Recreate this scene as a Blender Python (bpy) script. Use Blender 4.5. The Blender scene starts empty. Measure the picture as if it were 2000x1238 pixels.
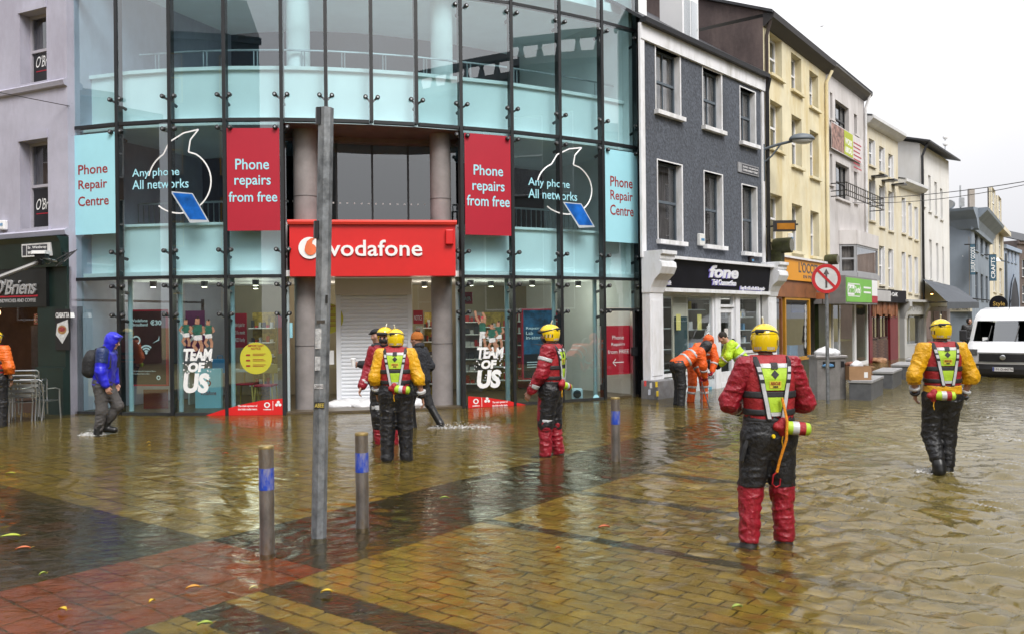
import bpy, bmesh, math, random
import numpy as np
from mathutils import Vector, Matrix
random.seed(7); np.random.seed(7)
SC = bpy.context.scene
COL = SC.collection
R = math.radians

# ------------------------------------------------------------------ camera
F = 1650.0; ROLL = R(0.6); HY = 625.0; CAMH = 1.8
cd = bpy.data.cameras.new('camera'); cam = bpy.data.objects.new('camera', cd); COL.objects.link(cam)
cd.sensor_width = 36.0; cd.lens = F / 2000 * 36; cd.shift_y = (HY - 619) / 2000
cd.clip_start = 0.1; cd.clip_end = 3000
cam.location = (0, 0, CAMH); cam.rotation_euler = (R(90), ROLL, 0)
SC.camera = cam

# ------------------------------------------------------------------ light
SUN_EL, SUN_AZ = R(48), R(150)
w = bpy.data.worlds.new('World'); SC.world = w; w.use_nodes = True
nt = w.node_tree; nt.nodes.clear()
out = nt.nodes.new('ShaderNodeOutputWorld'); bg = nt.nodes.new('ShaderNodeBackground')
sky = nt.nodes.new('ShaderNodeTexSky'); sky.sky_type = 'NISHITA'; sky.sun_disc = False
sky.sun_elevation = SUN_EL; sky.sun_rotation = SUN_AZ; sky.dust_density = 6; sky.air_density = 1.5
hs = nt.nodes.new('ShaderNodeHueSaturation'); hs.inputs['Saturation'].default_value = 0.12
mx = nt.nodes.new('ShaderNodeMixRGB'); mx.inputs[0].default_value = 0.80
tc = nt.nodes.new('ShaderNodeTexCoord'); nz = nt.nodes.new('ShaderNodeTexNoise'); nz.inputs['Scale'].default_value = 1.6
nz.inputs['Detail'].default_value = 4
cr = nt.nodes.new('ShaderNodeValToRGB')
cr.color_ramp.elements[0].position = .3; cr.color_ramp.elements[0].color = (7.9, 8.0, 8.6, 1)
cr.color_ramp.elements[1].position = .7; cr.color_ramp.elements[1].color = (9.9, 9.8, 9.9, 1)
nt.links.new(tc.outputs['Generated'], nz.inputs['Vector']); nt.links.new(nz.outputs['Fac'], cr.inputs[0])
nt.links.new(sky.outputs[0], hs.inputs['Color']); nt.links.new(hs.outputs[0], mx.inputs[1])
nt.links.new(cr.outputs[0], mx.inputs[2]); nt.links.new(mx.outputs[0], bg.inputs['Color'])
bg.inputs['Strength'].default_value = 0.0605
# standard overcast sky: brighter towards the zenith
sx = nt.nodes.new('ShaderNodeSeparateXYZ'); nt.links.new(tc.outputs['Generated'], sx.inputs[0])
mr = nt.nodes.new('ShaderNodeMapRange'); mr.inputs[1].default_value = 0; mr.inputs[2].default_value = 1; mr.inputs[3].default_value = .92; mr.inputs[4].default_value = 2.2
nt.links.new(sx.outputs['Z'], mr.inputs[0])
vm = nt.nodes.new('ShaderNodeVectorMath'); vm.operation = 'SCALE'; nt.links.new(mx.outputs[0], vm.inputs[0]); nt.links.new(mr.outputs[0], vm.inputs['Scale']); nt.links.new(vm.outputs[0], bg.inputs['Color'])
nt.links.new(bg.outputs[0], out.inputs[0])
sl = bpy.data.lights.new('sun', 'SUN'); sl.energy = 1.5; sl.angle = R(25); sl.color = (1, .97, .92)
so = bpy.data.objects.new('sun', sl); COL.objects.link(so)
so.rotation_euler = (R(90) - SUN_EL, 0, R(25))
SC.view_settings.view_transform = 'Standard'; SC.view_settings.look = 'None'
SC.view_settings.exposure = 0.88; SC.view_settings.gamma = 1
SC.cycles.use_denoising = True
SC.cycles.max_bounces = 10; SC.cycles.transparent_max_bounces = 24
SC.cycles.sample_clamp_indirect = 6; SC.cycles.caustics_reflective = False; SC.cycles.caustics_refractive = True

# ------------------------------------------------------------------ pixel helpers (photo 2000 x 1238)
def uv(px, py):
    u = px - 1000.0; v = HY - py
    return u * math.cos(ROLL) + v * math.sin(ROLL), -u * math.sin(ROLL) + v * math.cos(ROLL)
def ground(px, py, z=0.0):
    u, v = uv(px, py); t = (z - CAMH) / v
    return Vector((u * t, F * t, z))
def at(px, py, Y):
    u, v = uv(px, py)
    return Vector((u / F * Y, Y, CAMH + v / F * Y))
def atx(px, Y, py=625):
    p = at(px, py, Y); return (p.x, p.y)

# ------------------------------------------------------------------ materials
MATS = {}
def mat(name, col, rough=.7, var=.12, vs=2.0, bump=.0, bs=60, metal=0, spec=.5, coat=0, dirt=None, ds=1.0, stretch=None, emit=0, alpha=None):
    if name in MATS: return MATS[name]
    m = bpy.data.materials.new(name); m.use_nodes = True; MATS[name] = m
    n = m.node_tree.nodes; l = m.node_tree.links; b = n['Principled BSDF']
    t = n.new('ShaderNodeTexCoord'); src = t.outputs['Object']
    if stretch:
        mp = n.new('ShaderNodeMapping'); mp.inputs['Scale'].default_value = stretch
        l.new(src, mp.inputs[0]); src2 = mp.outputs[0]
    else: src2 = src
    nz = n.new('ShaderNodeTexNoise'); nz.inputs['Scale'].default_value = vs; nz.inputs['Detail'].default_value = 6
    nz.inputs['Roughness'].default_value = .62
    l.new(src2, nz.inputs['Vector'])
    r = n.new('ShaderNodeValToRGB'); e = r.color_ramp.elements
    e[0].position = .3; e[1].position = .72
    d = [max(0, c * (1 - var * 1.6)) for c in col]; h = [min(1, c * (1 + var * .7)) for c in col]
    e[0].color = (*d, 1); e[1].color = (*h, 1)
    l.new(nz.outputs['Fac'], r.inputs[0]); c = r.outputs[0]
    if dirt:
        n2 = n.new('ShaderNodeTexNoise'); n2.inputs['Scale'].default_value = ds; n2.inputs['Detail'].default_value = 9
        n2.inputs['Roughness'].default_value = .7
        mp2 = n.new('ShaderNodeMapping'); mp2.inputs['Scale'].default_value = (1.6, 1.6, .5); l.new(src, mp2.inputs[0])
        l.new(mp2.outputs[0], n2.inputs['Vector'])
        r2 = n.new('ShaderNodeValToRGB'); r2.color_ramp.elements[0].position = .46; r2.color_ramp.elements[1].position = .72
        l.new(n2.outputs['Fac'], r2.inputs[0])
        mm = n.new('ShaderNodeMixRGB'); l.new(r2.outputs[0], mm.inputs[0]); l.new(c, mm.inputs[1]); mm.inputs[2].default_value = (*dirt, 1)
        c = mm.outputs[0]
    l.new(c, b.inputs['Base Color'])
    b.inputs['Roughness'].default_value = rough; b.inputs['Metallic'].default_value = metal
    b.inputs['Specular IOR Level'].default_value = spec; b.inputs['Coat Weight'].default_value = coat
    if bump:
        n3 = n.new('ShaderNodeTexNoise'); n3.inputs['Scale'].default_value = bs; n3.inputs['Detail'].default_value = 5
        l.new(src2, n3.inputs['Vector'])
        bp = n.new('ShaderNodeBump'); bp.inputs['Strength'].default_value = bump; bp.inputs['Distance'].default_value = .02
        l.new(n3.outputs['Fac'], bp.inputs['Height']); l.new(bp.outputs[0], b.inputs['Normal'])
    if emit:
        b.inputs['Emission Color'].default_value = (*col, 1); b.inputs['Emission Strength'].default_value = emit
    return m

def glass_mat(name, tint, ior=1.5, gain=1.0, base=.0, rough=.0, wav=0):
    if name in MATS: return MATS[name]
    m = bpy.data.materials.new(name); m.use_nodes = True; MATS[name] = m
    n = m.node_tree.nodes; l = m.node_tree.links; n.clear()
    o = n.new('ShaderNodeOutputMaterial'); ms = n.new('ShaderNodeMixShader')
    tr = n.new('ShaderNodeBsdfTransparent'); tr.inputs[0].default_value = (*tint, 1)
    gl = n.new('ShaderNodeBsdfGlossy'); gl.inputs['Roughness'].default_value = rough
    gl.inputs['Color'].default_value = (.95, .98, 1, 1)
    fr = n.new('ShaderNodeFresnel'); fr.inputs['IOR'].default_value = ior
    ma = n.new('ShaderNodeMath'); ma.operation = 'MULTIPLY_ADD'; ma.inputs[1].default_value = gain; ma.inputs[2].default_value = base
    ma.use_clamp = True
    ge = n.new('ShaderNodeNewGeometry'); iv = n.new('ShaderNodeMath'); iv.operation = 'SUBTRACT'; iv.inputs[0].default_value = 1
    mu = n.new('ShaderNodeMath'); mu.operation = 'MULTIPLY'; l.new(ge.outputs['Backfacing'], iv.inputs[1])
    l.new(fr.outputs[0], ma.inputs[0]); l.new(ma.outputs[0], mu.inputs[0]); l.new(iv.outputs[0], mu.inputs[1]); l.new(mu.outputs[0], ms.inputs[0]); l.new(tr.outputs[0], ms.inputs[1]); l.new(gl.outputs[0], ms.inputs[2])
    if wav:
        t = n.new('ShaderNodeTexCoord'); nz = n.new('ShaderNodeTexNoise'); nz.inputs['Scale'].default_value = .9
        bp = n.new('ShaderNodeBump'); bp.inputs['Strength'].default_value = wav; bp.inputs['Distance'].default_value = .01
        l.new(t.outputs['Object'], nz.inputs['Vector']); l.new(nz.outputs['Fac'], bp.inputs['Height'])
        l.new(bp.outputs[0], gl.inputs['Normal'])
    l.new(ms.outputs[0], o.inputs[0])
    return m

# ------------------------------------------------------------------ object helpers
ORG = {}
def props(o, label=None, cat=None, group=None, kind=None):
    if label: o['label'] = label
    if cat: o['category'] = cat
    if group: o['group'] = group
    if kind: o['kind'] = kind
    return o
def empty(name, loc, label, cat, group=None, rz=0.0):
    o = bpy.data.objects.new(name, None); COL.objects.link(o); o.location = loc; o.rotation_euler = (0, 0, rz)
    o.empty_display_size = .2
    ORG[o] = Vector(loc) if rz == 0 else Vector((0, 0, 0))
    return props(o, label, cat, group)
def local_root(o): ORG[o] = Vector((0, 0, 0)); return o
def link_mesh(name, me, m, parent=None, smooth=False):
    o = bpy.data.objects.new(name, me); COL.objects.link(o)
    if m is not None and len(me.materials) == 0:
        for q in (m if isinstance(m, (list, tuple)) else [m]): me.materials.append(q)
    if parent is not None:
        o.parent = parent; ORG[o] = ORG[parent]
    else: ORG[o] = Vector((0, 0, 0))
    if smooth: me.polygons.foreach_set('use_smooth', [True] * len(me.polygons))
    return o
class Fr:
    """vertical facade frame: s along, z up, d outwards (towards the street)"""
    def __init__(f, p0, p1, face=(0, 0)):
        f.p = Vector((p0[0], p0[1])); q = Vector((p1[0], p1[1])); f.L = (q - f.p).length; f.u = (q - f.p) / f.L
        f.n = Vector((f.u.y, -f.u.x))
        if f.n.dot(Vector(face) - f.p) < 0: f.n = -f.n
    def __call__(f, s, z, d=0.0):
        q = f.p + f.u * s + f.n * d; return Vector((q.x, q.y, z))
    def hit(f, px, py, d=0.0):
        u, v = uv(px, py); k = f.p + f.n * d
        t = k.dot(f.n) / Vector((u, F)).dot(f.n)
        q = Vector((u * t, F * t)); return (q - k).dot(f.u), CAMH + v * t
    def rect(f, xl, yt, xr, yb, d=0.0):
        s0, z1 = f.hit(xl, yt, d); _, z0 = f.hit(xl, yb, d); s1, _ = f.hit(xr, (yt + yb) / 2, d)
        return s0, s1, z0, z1
class LF:
    """plain local frame: s=x, z=z, d=-y"""
    def __init__(f, o=(0, 0, 0)): f.o = Vector(o)
    def __call__(f, s, z, d=0.0): return f.o + Vector((s, -d, z))
class MB:
    def __init__(b): b.v = []; b.f = []; b.mi = []; b.cur = 0
    def face(b, pts):
        i = len(b.v); b.v += [tuple(p) for p in pts]; b.f.append(tuple(range(i, i + len(pts)))); b.mi.append(b.cur); return b
    def box(b, fr, s0, s1, z0, z1, d0, d1):
        i = len(b.v)
        b.v += [tuple(fr(s, z, d)) for d in (d0, d1) for z in (z0, z1) for s in (s0, s1)]
        for q in ((0, 2, 3, 1), (4, 5, 7, 6), (0, 1, 5, 4), (2, 6, 7, 3), (0, 4, 6, 2), (1, 3, 7, 5)):
            b.f.append(tuple(i + k for k in q)); b.mi.append(b.cur)
        return b
    def prism(b, fr, poly, d0, d1):
        i = len(b.v); n = len(poly)
        b.v += [tuple(fr(s, z, d0)) for s, z in poly] + [tuple(fr(s, z, d1)) for s, z in poly]
        b.f.append(tuple(i + k for k in range(n - 1, -1, -1))); b.f.append(tuple(i + n + k for k in range(n)))
        b.mi += [b.cur] * 2
        for k in range(n):
            k2 = (k + 1) % n; b.f.append((i + k, i + k2, i + n + k2, i + n + k)); b.mi.append(b.cur)
        return b
    def prof(b, fr, poly, s0, s1):
        """profile polygon in (d, z) swept along s"""
        i = len(b.v); n = len(poly)
        b.v += [tuple(fr(s0, z, d)) for d, z in poly] + [tuple(fr(s1, z, d)) for d, z in poly]
        b.f.append(tuple(i + k for k in range(n - 1, -1, -1))); b.f.append(tuple(i + n + k for k in range(n)))
        b.mi += [b.cur] * 2
        for k in range(n):
            k2 = (k + 1) % n; b.f.append((i + k, i + k2, i + n + k2, i + n + k)); b.mi.append(b.cur)
        return b
    def tube(b, pts, r, n=8, cap=True):
        pts = [Vector(p) for p in pts]; m = len(pts); rr = r if isinstance(r, (list, tuple)) else [r] * m
        i = len(b.v); ref = None
        for k, p in enumerate(pts):
            t = (pts[min(k + 1, m - 1)] - pts[max(k - 1, 0)]).normalized()
            if ref is None:
                ref = Vector((0, 0, 1)) if abs(t.z) < .9 else Vector((1, 0, 0))
            x = (ref - t * ref.dot(t)).normalized(); ref = x; y = t.cross(x)
            for a in range(n):
                an = 2 * math.pi * a / n; b.v.append(tuple(p + (x * math.cos(an) + y * math.sin(an)) * rr[k]))
        for k in range(m - 1):
            for a in range(n):
                a2 = (a + 1) % n
                b.f.append((i + k * n + a, i + k * n + a2, i + (k + 1) * n + a2, i + (k + 1) * n + a)); b.mi.append(b.cur)
        if cap:
            b.f.append(tuple(i + a for a in range(n - 1, -1, -1))); b.f.append(tuple(i + (m - 1) * n + a for a in range(n))); b.mi += [b.cur] * 2
        return b
    def lathe(b, c, prof, n=20, axis=None):
        """prof: list of (r, h) from c along +z (or axis)"""
        c = Vector(c); ax = Vector(axis).normalized() if axis is not None else Vector((0, 0, 1))
        x = (Vector((1, 0, 0)) if abs(ax.x) < .9 else Vector((0, 1, 0))); x = (x - ax * x.dot(ax)).normalized(); y = ax.cross(x)
        i = len(b.v)
        for r, h in prof:
            for a in range(n):
                an = 2 * math.pi * a / n; b.v.append(tuple(c + ax * h + (x * math.cos(an) + y * math.sin(an)) * r))
        for k in range(len(prof) - 1):
            for a in range(n):
                a2 = (a + 1) % n; b.f.append((i + k * n + a, i + k * n + a2, i + (k + 1) * n + a2, i + (k + 1) * n + a)); b.mi.append(b.cur)
        b.f.append(tuple(i + a for a in range(n - 1, -1, -1))); b.f.append(tuple(i + (len(prof) - 1) * n + a for a in range(n))); b.mi += [b.cur] * 2
        return b
    def build(b, name, m, parent=None, smooth=False, bevel=0, fix=True):
        me = bpy.data.meshes.new(name); o = ORG[parent] if parent is not None else Vector((0, 0, 0))
        me.from_pydata([(x - o.x, y - o.y, z - o.z) for x, y, z in b.v], [], b.f)
        ms = m if isinstance(m, (list, tuple)) else [m]
        for q in ms: me.materials.append(q)
        if len(ms) > 1: me.polygons.foreach_set('material_index', b.mi)
        if fix:
            bm = bmesh.new(); bm.from_mesh(me); bmesh.ops.recalc_face_normals(bm, faces=bm.faces); bm.to_mesh(me); bm.free()
        ob = link_mesh(name, me, None, parent, smooth)
        if smooth and fix: me.set_sharp_from_angle(angle=R(40))
        if bevel:
            md = ob.modifiers.new('bevel', 'BEVEL'); md.width = bevel; md.segments = 2; md.limit_method = 'ANGLE'
        return ob
def B(fr, s0, s1, z0, z1, d0, d1): return MB().box(fr, s0, s1, z0, z1, d0, d1)

def text_polys(txt, bold=0.0, spacing=1.0):
    cu = bpy.data.curves.new('t', 'FONT'); cu.body = txt; cu.size = 1; cu.offset = bold; cu.space_character = spacing
    cu.resolution_u = 3; cu.fill_mode = 'FRONT'
    ob = bpy.data.objects.new('t', cu)
    me = bpy.data.meshes.new_from_object(ob)
    v = np.array([q.co[:2] for q in me.vertices]) if len(me.vertices) else np.zeros((0, 2))
    f = [tuple(p.vertices) for p in me.polygons]
    bpy.data.objects.remove(ob); bpy.data.curves.remove(cu); bpy.data.meshes.remove(me)
    return v, f
def lettering(name, txt, fn, s0, s1, z0, z1, m, parent, bold=.0, shear=0.0, depth=.0, keep=False, spacing=1.0, subdiv=False):
    """flat or raised letters; fn(s, z, d) -> world; fitted in the box"""
    v, f = text_polys(txt, bold, spacing)
    if len(v) == 0: return None
    a = v.min(0); e = v.max(0) - a; e[e == 0] = 1
    q = (v - a) / e
    if keep:
        asp = e[0] / e[1]; w_ = min(abs(s1 - s0), asp * (z1 - z0)); mid = (s0 + s1) / 2; sg = 1 if s1 > s0 else -1
        s0, s1 = mid - sg * w_ / 2, mid + sg * w_ / 2
    mb = MB(); n = len(q)
    P = [(s0 + (s1 - s0) * x + shear * (y - .5) * (z1 - z0), z0 + (z1 - z0) * y) for x, y in q]
    mb.v = [tuple(fn(s, z, depth)) for s, z in P]; mb.f = list(f); mb.mi = [0] * len(f)
    if depth > .006:
        cnt = {}
        for p in f:
            for k in range(len(p)):
                e2 = (p[k], p[(k + 1) % len(p)]); cnt[e2] = 1
        mb.v += [tuple(fn(s, z, 0)) for s, z in P]
        for (i, j) in list(cnt):
            if (j, i) not in cnt: mb.f.append((i, j, n + j, n + i)); mb.mi.append(0)
    return mb.build(name, m, parent)
def ribbon(fn, pts, wid, d=0.0, closed=False):
    mb = MB(); n = len(pts); L = []; Rr = []
    for k in range(n):
        a = Vector(pts[k - 1] if (closed or k) else pts[k]); c = Vector(pts[(k + 1) % n] if (closed or k < n - 1) else pts[k])
        t = (c - a).normalized(); nn = Vector((-t.y, t.x)) * wid / 2; p = Vector(pts[k])
        L.append(p + nn); Rr.append(p - nn)
    for k in range(n if closed else n - 1):
        j = (k + 1) % n; mb.face([fn(*L[k], d), fn(*L[j], d), fn(*Rr[j], d), fn(*Rr[k], d)])
    return mb
def disc_pts(cx, cz, rx, rz, n=32, a0=0): return [(cx + rx * math.cos(a0 + 2 * math.pi * k / n), cz + rz * math.sin(a0 + 2 * math.pi * k / n)) for k in range(n)]
def flat(fn, poly, d=0.0): return MB().face([fn(s, z, d) for s, z in poly])

def wall_holes(fr, s0, s1, z0, z1, holes, depth, d=0.0, thick=None):
    """wall sheet with real openings and reveals"""
    S = sorted({s0, s1, *[min(max(h[i], s0), s1) for h in holes for i in (0, 1)]}); Z = sorted({z0, z1, *[min(max(h[i], z0), z1) for h in holes for i in (2, 3)]})
    mb = MB()
    for a, b in zip(S, S[1:]):
        for c, e in zip(Z, Z[1:]):
            ms, mz = (a + b) / 2, (c + e) / 2
            if any(h[0] < ms < h[1] and h[2] < mz < h[3] for h in holes): continue
            mb.face([fr(a, c, d), fr(b, c, d), fr(b, e, d), fr(a, e, d)])
    for h in holes:
        a, b, c, e = h[:4]
        for q in (((a, c), (a, e)), ((b, e), (b, c)), ((a, e), (b, e)), ((b, c), (a, c))):
            mb.face([fr(*q[0], d), fr(*q[1], d), fr(*q[1], d - depth), fr(*q[0], d - depth)])
    return mb
def shell(name, fr, s0, s1, z0, z1, back, m, parent):
    """sides, back and lid of a building behind its front wall"""
    mb = MB()
    for s in (s0, s1): mb.face([fr(s, z0, 0), fr(s, z1, 0), fr(s, z1, -back), fr(s, z0, -back)])
    mb.face([fr(s0, z0, -back), fr(s1, z0, -back), fr(s1, z1, -back), fr(s0, z1, -back)])
    mb.face([fr(s0, z1, -.02), fr(s1, z1, -.02), fr(s1, z1, -back), fr(s0, z1, -back)])
    return mb.build(name, m, parent)
# ================================================================== ground, paving, flood water
DA = Vector((.608, .794)); DB = Vector((.794, -.608))
def AB(a, b, z=0.0):
    q = DA * a + DB * b; return Vector((q.x, q.y, z))
def paver_mat(name, c1, c2, c3, rough=.6):
    m = bpy.data.materials.new(name); m.use_nodes = True; n = m.node_tree.nodes; l = m.node_tree.links; b = n['Principled BSDF']
    g = n.new('ShaderNodeNewGeometry'); oi = n.new('ShaderNodeObjectInfo'); ad = n.new('ShaderNodeMath'); ad.operation = 'ADD'
    fr = n.new('ShaderNodeMath'); fr.operation = 'FRACT'
    l.new(g.outputs['Random Per Island'], ad.inputs[0]); l.new(oi.outputs['Random'], ad.inputs[1]); l.new(ad.outputs[0], fr.inputs[0])
    r = n.new('ShaderNodeValToRGB'); e = r.color_ramp.elements; e[0].color = (*c1, 1); e[1].color = (*c2, 1); e[1].position = .85
    e2 = r.color_ramp.elements.new(1.0); e2.color = (*c3, 1)
    l.new(fr.outputs[0], r.inputs[0])
    nz = n.new('ShaderNodeTexNoise'); nz.inputs['Scale'].default_value = 5; nz.inputs['Detail'].default_value = 8
    l.new(g.outputs['Position'], nz.inputs['Vector'])
    r2 = n.new('ShaderNodeValToRGB'); r2.color_ramp.elements[0].position = .3; r2.color_ramp.elements[0].color = (.62, .6, .56, 1)
    r2.color_ramp.elements[1].position = .65; r2.color_ramp.elements[1].color = (1.1, 1.1, 1.1, 1); l.new(nz.outputs['Fac'], r2.inputs[0])
    mu = n.new('ShaderNodeMixRGB'); mu.blend_type = 'MULTIPLY'; mu.inputs[0].default_value = 1
    l.new(r.outputs[0], mu.inputs[1]); l.new(r2.outputs[0], mu.inputs[2]); l.new(mu.outputs[0], b.inputs['Base Color'])
    b.inputs['Roughness'].default_value = rough
    return m
PAV_BUFF = paver_mat('buff_paver', (.37, .29, .09), (.46, .37, .125), (.41, .26, .095))
PAV_SLAB = paver_mat('buff_slab', (.33, .27, .085), (.42, .345, .115), (.36, .28, .10))
PAV_RED = paver_mat('red_paver', (.30, .055, .022), (.37, .08, .032), (.33, .10, .05))
PAV_DARK = paver_mat('dark_sett', (.016, .012, .010), (.032, .024, .018), (.09, .02, .012))
GZ = -.10
def ground_mat():
    m = bpy.data.materials.new('ground_grit'); m.use_nodes = True; n = m.node_tree.nodes; l = m.node_tree.links; b = n['Principled BSDF']
    g = n.new('ShaderNodeNewGeometry'); mp = n.new('ShaderNodeMapping'); mp.inputs['Rotation'].default_value = (0, 0, math.atan2(.608, .794))
    l.new(g.outputs['Position'], mp.inputs[0])
    br = n.new('ShaderNodeTexBrick'); br.inputs['Scale'].default_value = 1; br.inputs['Brick Width'].default_value = .28
    br.inputs['Row Height'].default_value = .14; br.inputs['Mortar Size'].default_value = .006
    br.inputs['Color1'].default_value = (.29, .23, .08, 1); br.inputs['Color2'].default_value = (.37, .30, .11, 1); br.inputs['Mortar'].default_value = (.07, .05, .03, 1)
    l.new(mp.outputs[0], br.inputs['Vector'])
    nz = n.new('ShaderNodeTexNoise'); nz.inputs['Scale'].default_value = .5; nz.inputs['Detail'].default_value = 6; l.new(g.outputs['Position'], nz.inputs['Vector'])
    mu = n.new('ShaderNodeMixRGB'); mu.blend_type = 'MULTIPLY'; mu.inputs[0].default_value = .6
    l.new(br.outputs[0], mu.inputs[1]); l.new(nz.outputs['Fac'], mu.inputs[2]); l.new(mu.outputs[0], b.inputs['Base Color'])
    b.inputs['Roughness'].default_value = .8
    return m
gm = MB(); gm.face([(-900, -300, GZ - .03), (900, -300, GZ - .03), (900, 1800, GZ - .03), (-900, 1800, GZ - .03)])
props(gm.build('ground', ground_mat()), 'street ground under the flood water', None, kind='structure')
joint = mat('joint_grit', (.075, .057, .03), .9, .3, 8)
A0, A1, B0, B1 = 2.65, 4.12, -6.38, -4.92
def unit_paver():
    mb = MB(); c = .012
    top = [(-.5, -.5), (.5, -.5), (.5, .5), (-.5, .5)]; ins = [(x * .955, y * .93) for x, y in top]
    for k in range(4):
        j = (k + 1) % 4
        mb.face([(*top[k], -.5), (*top[j], -.5), (*top[j], .3), (*top[k], .3)]); mb.face([(*top[k], .3), (*top[j], .3), (*ins[j], .5), (*ins[k], .5)])
    mb.face([(*q, .5) for q in ins])
    bm_ = bpy.data.meshes.new('paver'); bm_.from_pydata(mb.v, [], mb.f)
    bm = bmesh.new(); bm.from_mesh(bm_); bmesh.ops.remove_doubles(bm, verts=bm.verts, dist=1e-4); bmesh.ops.recalc_face_normals(bm, faces=bm.faces); bm.to_mesh(bm_); bm.free()
    return bm_
UNIT = unit_paver(); UV_ = np.array([v.co[:] for v in UNIT.vertices]); UF_ = [tuple(p.vertices) for p in UNIT.polygons]
def in_view(p):
    if p.y < 3: return False
    x = 1000 + p.x / p.y * F; y = HY + (CAMH - p.z) / p.y * F
    return -60 < x < 2060 and y < 1290
def lay(base, spec, material, name='paver', maxn=300, yaw=0.0):
    """spec: list of (a, b, la, lb, dz); nearest ones in view become objects, the rest one stuff mesh"""
    me = UNIT.copy(); me.name = name; me.materials.append(material)
    ang = math.atan2(DA.y, DA.x)
    it = [(AB(a, b, GZ + dz), la, lb) for a, b, la, lb, dz in spec]
    it = [q for q in it if in_view(q[0])]
    it.sort(key=lambda q: q[0].y ** 2 + q[0].x ** 2)
    for p, la, lb in it[:maxn]:
        o = bpy.data.objects.new(name, me); COL.objects.link(o); o.parent = base
        o.location = (p.x, p.y, p.z - .02); o.scale = (la, lb, .04)
        o.rotation_euler = (random.gauss(0, .008), random.gauss(0, .008), ang + random.gauss(0, .012))
    rest = it[maxn:]
    if rest:
        V = []; Fc = []
        for p, la, lb in rest:
            a = ang + random.gauss(0, .01); c, s = math.cos(a), math.sin(a); q = UV_ * np.array([la, lb, .04])
            x = q[:, 0] * c - q[:, 1] * s + p.x; y = q[:, 0] * s + q[:, 1] * c + p.y; z = q[:, 2] + p.z - .02
            i = len(V); V += list(zip(x, y, z)); Fc += [tuple(i + k for k in f) for f in UF_]
        m2 = bpy.data.meshes.new('pavers'); m2.from_pydata(V, [], Fc); o = link_mesh('far_pavers', m2, material, base); o['kind'] = 'stuff'
def bed(name, a0, a1, b0, b1, label, z=GZ - .012):
    return props(MB().face([AB(a0, b0, z), AB(a1, b0, z), AB(a1, b1, z), AB(a0, b1, z)]).build(name, joint), label, kind='structure')
def brick_spec(a0, a1, b0, b1, la, lb, gap, skip=None, jz=.003, bond=.5):
    sp = []; na = int((a1 - a0) / la)
    for i in range(na):
        off = (i % 2) * bond * lb; nb = int((b1 - b0) / lb) + 1
        for j in range(nb):
            a = a0 + (i + .5) * la; b = b0 + (j + .5) * lb - off
            if skip and skip(a, b): continue
            q0, q1 = max(b - lb / 2, b0), min(b + lb / 2, b1)
            if q1 - q0 < .05: continue
            sp.append((a, (q0 + q1) / 2, la - gap, q1 - q0 - gap, random.gauss(0, jz)))
    return sp
linesA = [6.03, 7.48, 8.93, 10.38, 11.83]
bp = bed('brick_paving', 1.2, 13.0, B1, 8.0, 'buff brick paving under the water on the right')
skipf = lambda a, b: any(abs(a - q) < .075 for q in linesA) or (a < A1 and (int((a - A0 + 20) / .29) % 2 == 0) and b < -3.4 + (a - A0) * .2)
lay(bp, brick_spec(1.3, 13, B1, 7, .14, .28, .012, skipf), PAV_BUFF)
lay(bp, [(q + random.gauss(0, .01), B1 + .14 + .28 * k, .13, .265, -.004) for q in linesA for k in range(40)] +
    [s for s in brick_spec(A0, A1, B1, -3.2, .145, .29, .012) if (int((s[0] - A0 + 20) / .29) % 2 == 0) and s[1] < -3.4 + (s[0] - A0) * .2], PAV_DARK, 'dark_sett', 0)
sp_ = bed('slab_paving', A1, 16.0, -18, B0, 'buff slab paving under the water in front of the glass shop')
lay(sp_, brick_spec(A1, 16, -17, B0, .29, .42, .014), PAV_SLAB, 'slab')
rp = bed('red_paving', .2, A1, B0, B1, 'strip of red paving tiles under the water at the lower left')
lay(rp, brick_spec(A1 - 16 * .243, A1, B0, B1, .243, .365, .010, bond=0), PAV_RED, 'red_tile')
dk = bed('dark_paving', A1, 26, B0, B1, 'dark paved band running away along the street')
lay(dk, brick_spec(A1, 24, B0, B1 - .05, .29, .36, .012), PAV_DARK, 'dark_slab')
dk2 = bed('dark_paving', 0.4, A1, -16, B0, 'dark paved band running out to the lower left')
lay(dk2, brick_spec(.5, A1, -15, B0, .29, .36, .012), PAV_DARK, 'dark_slab', 120)

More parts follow.
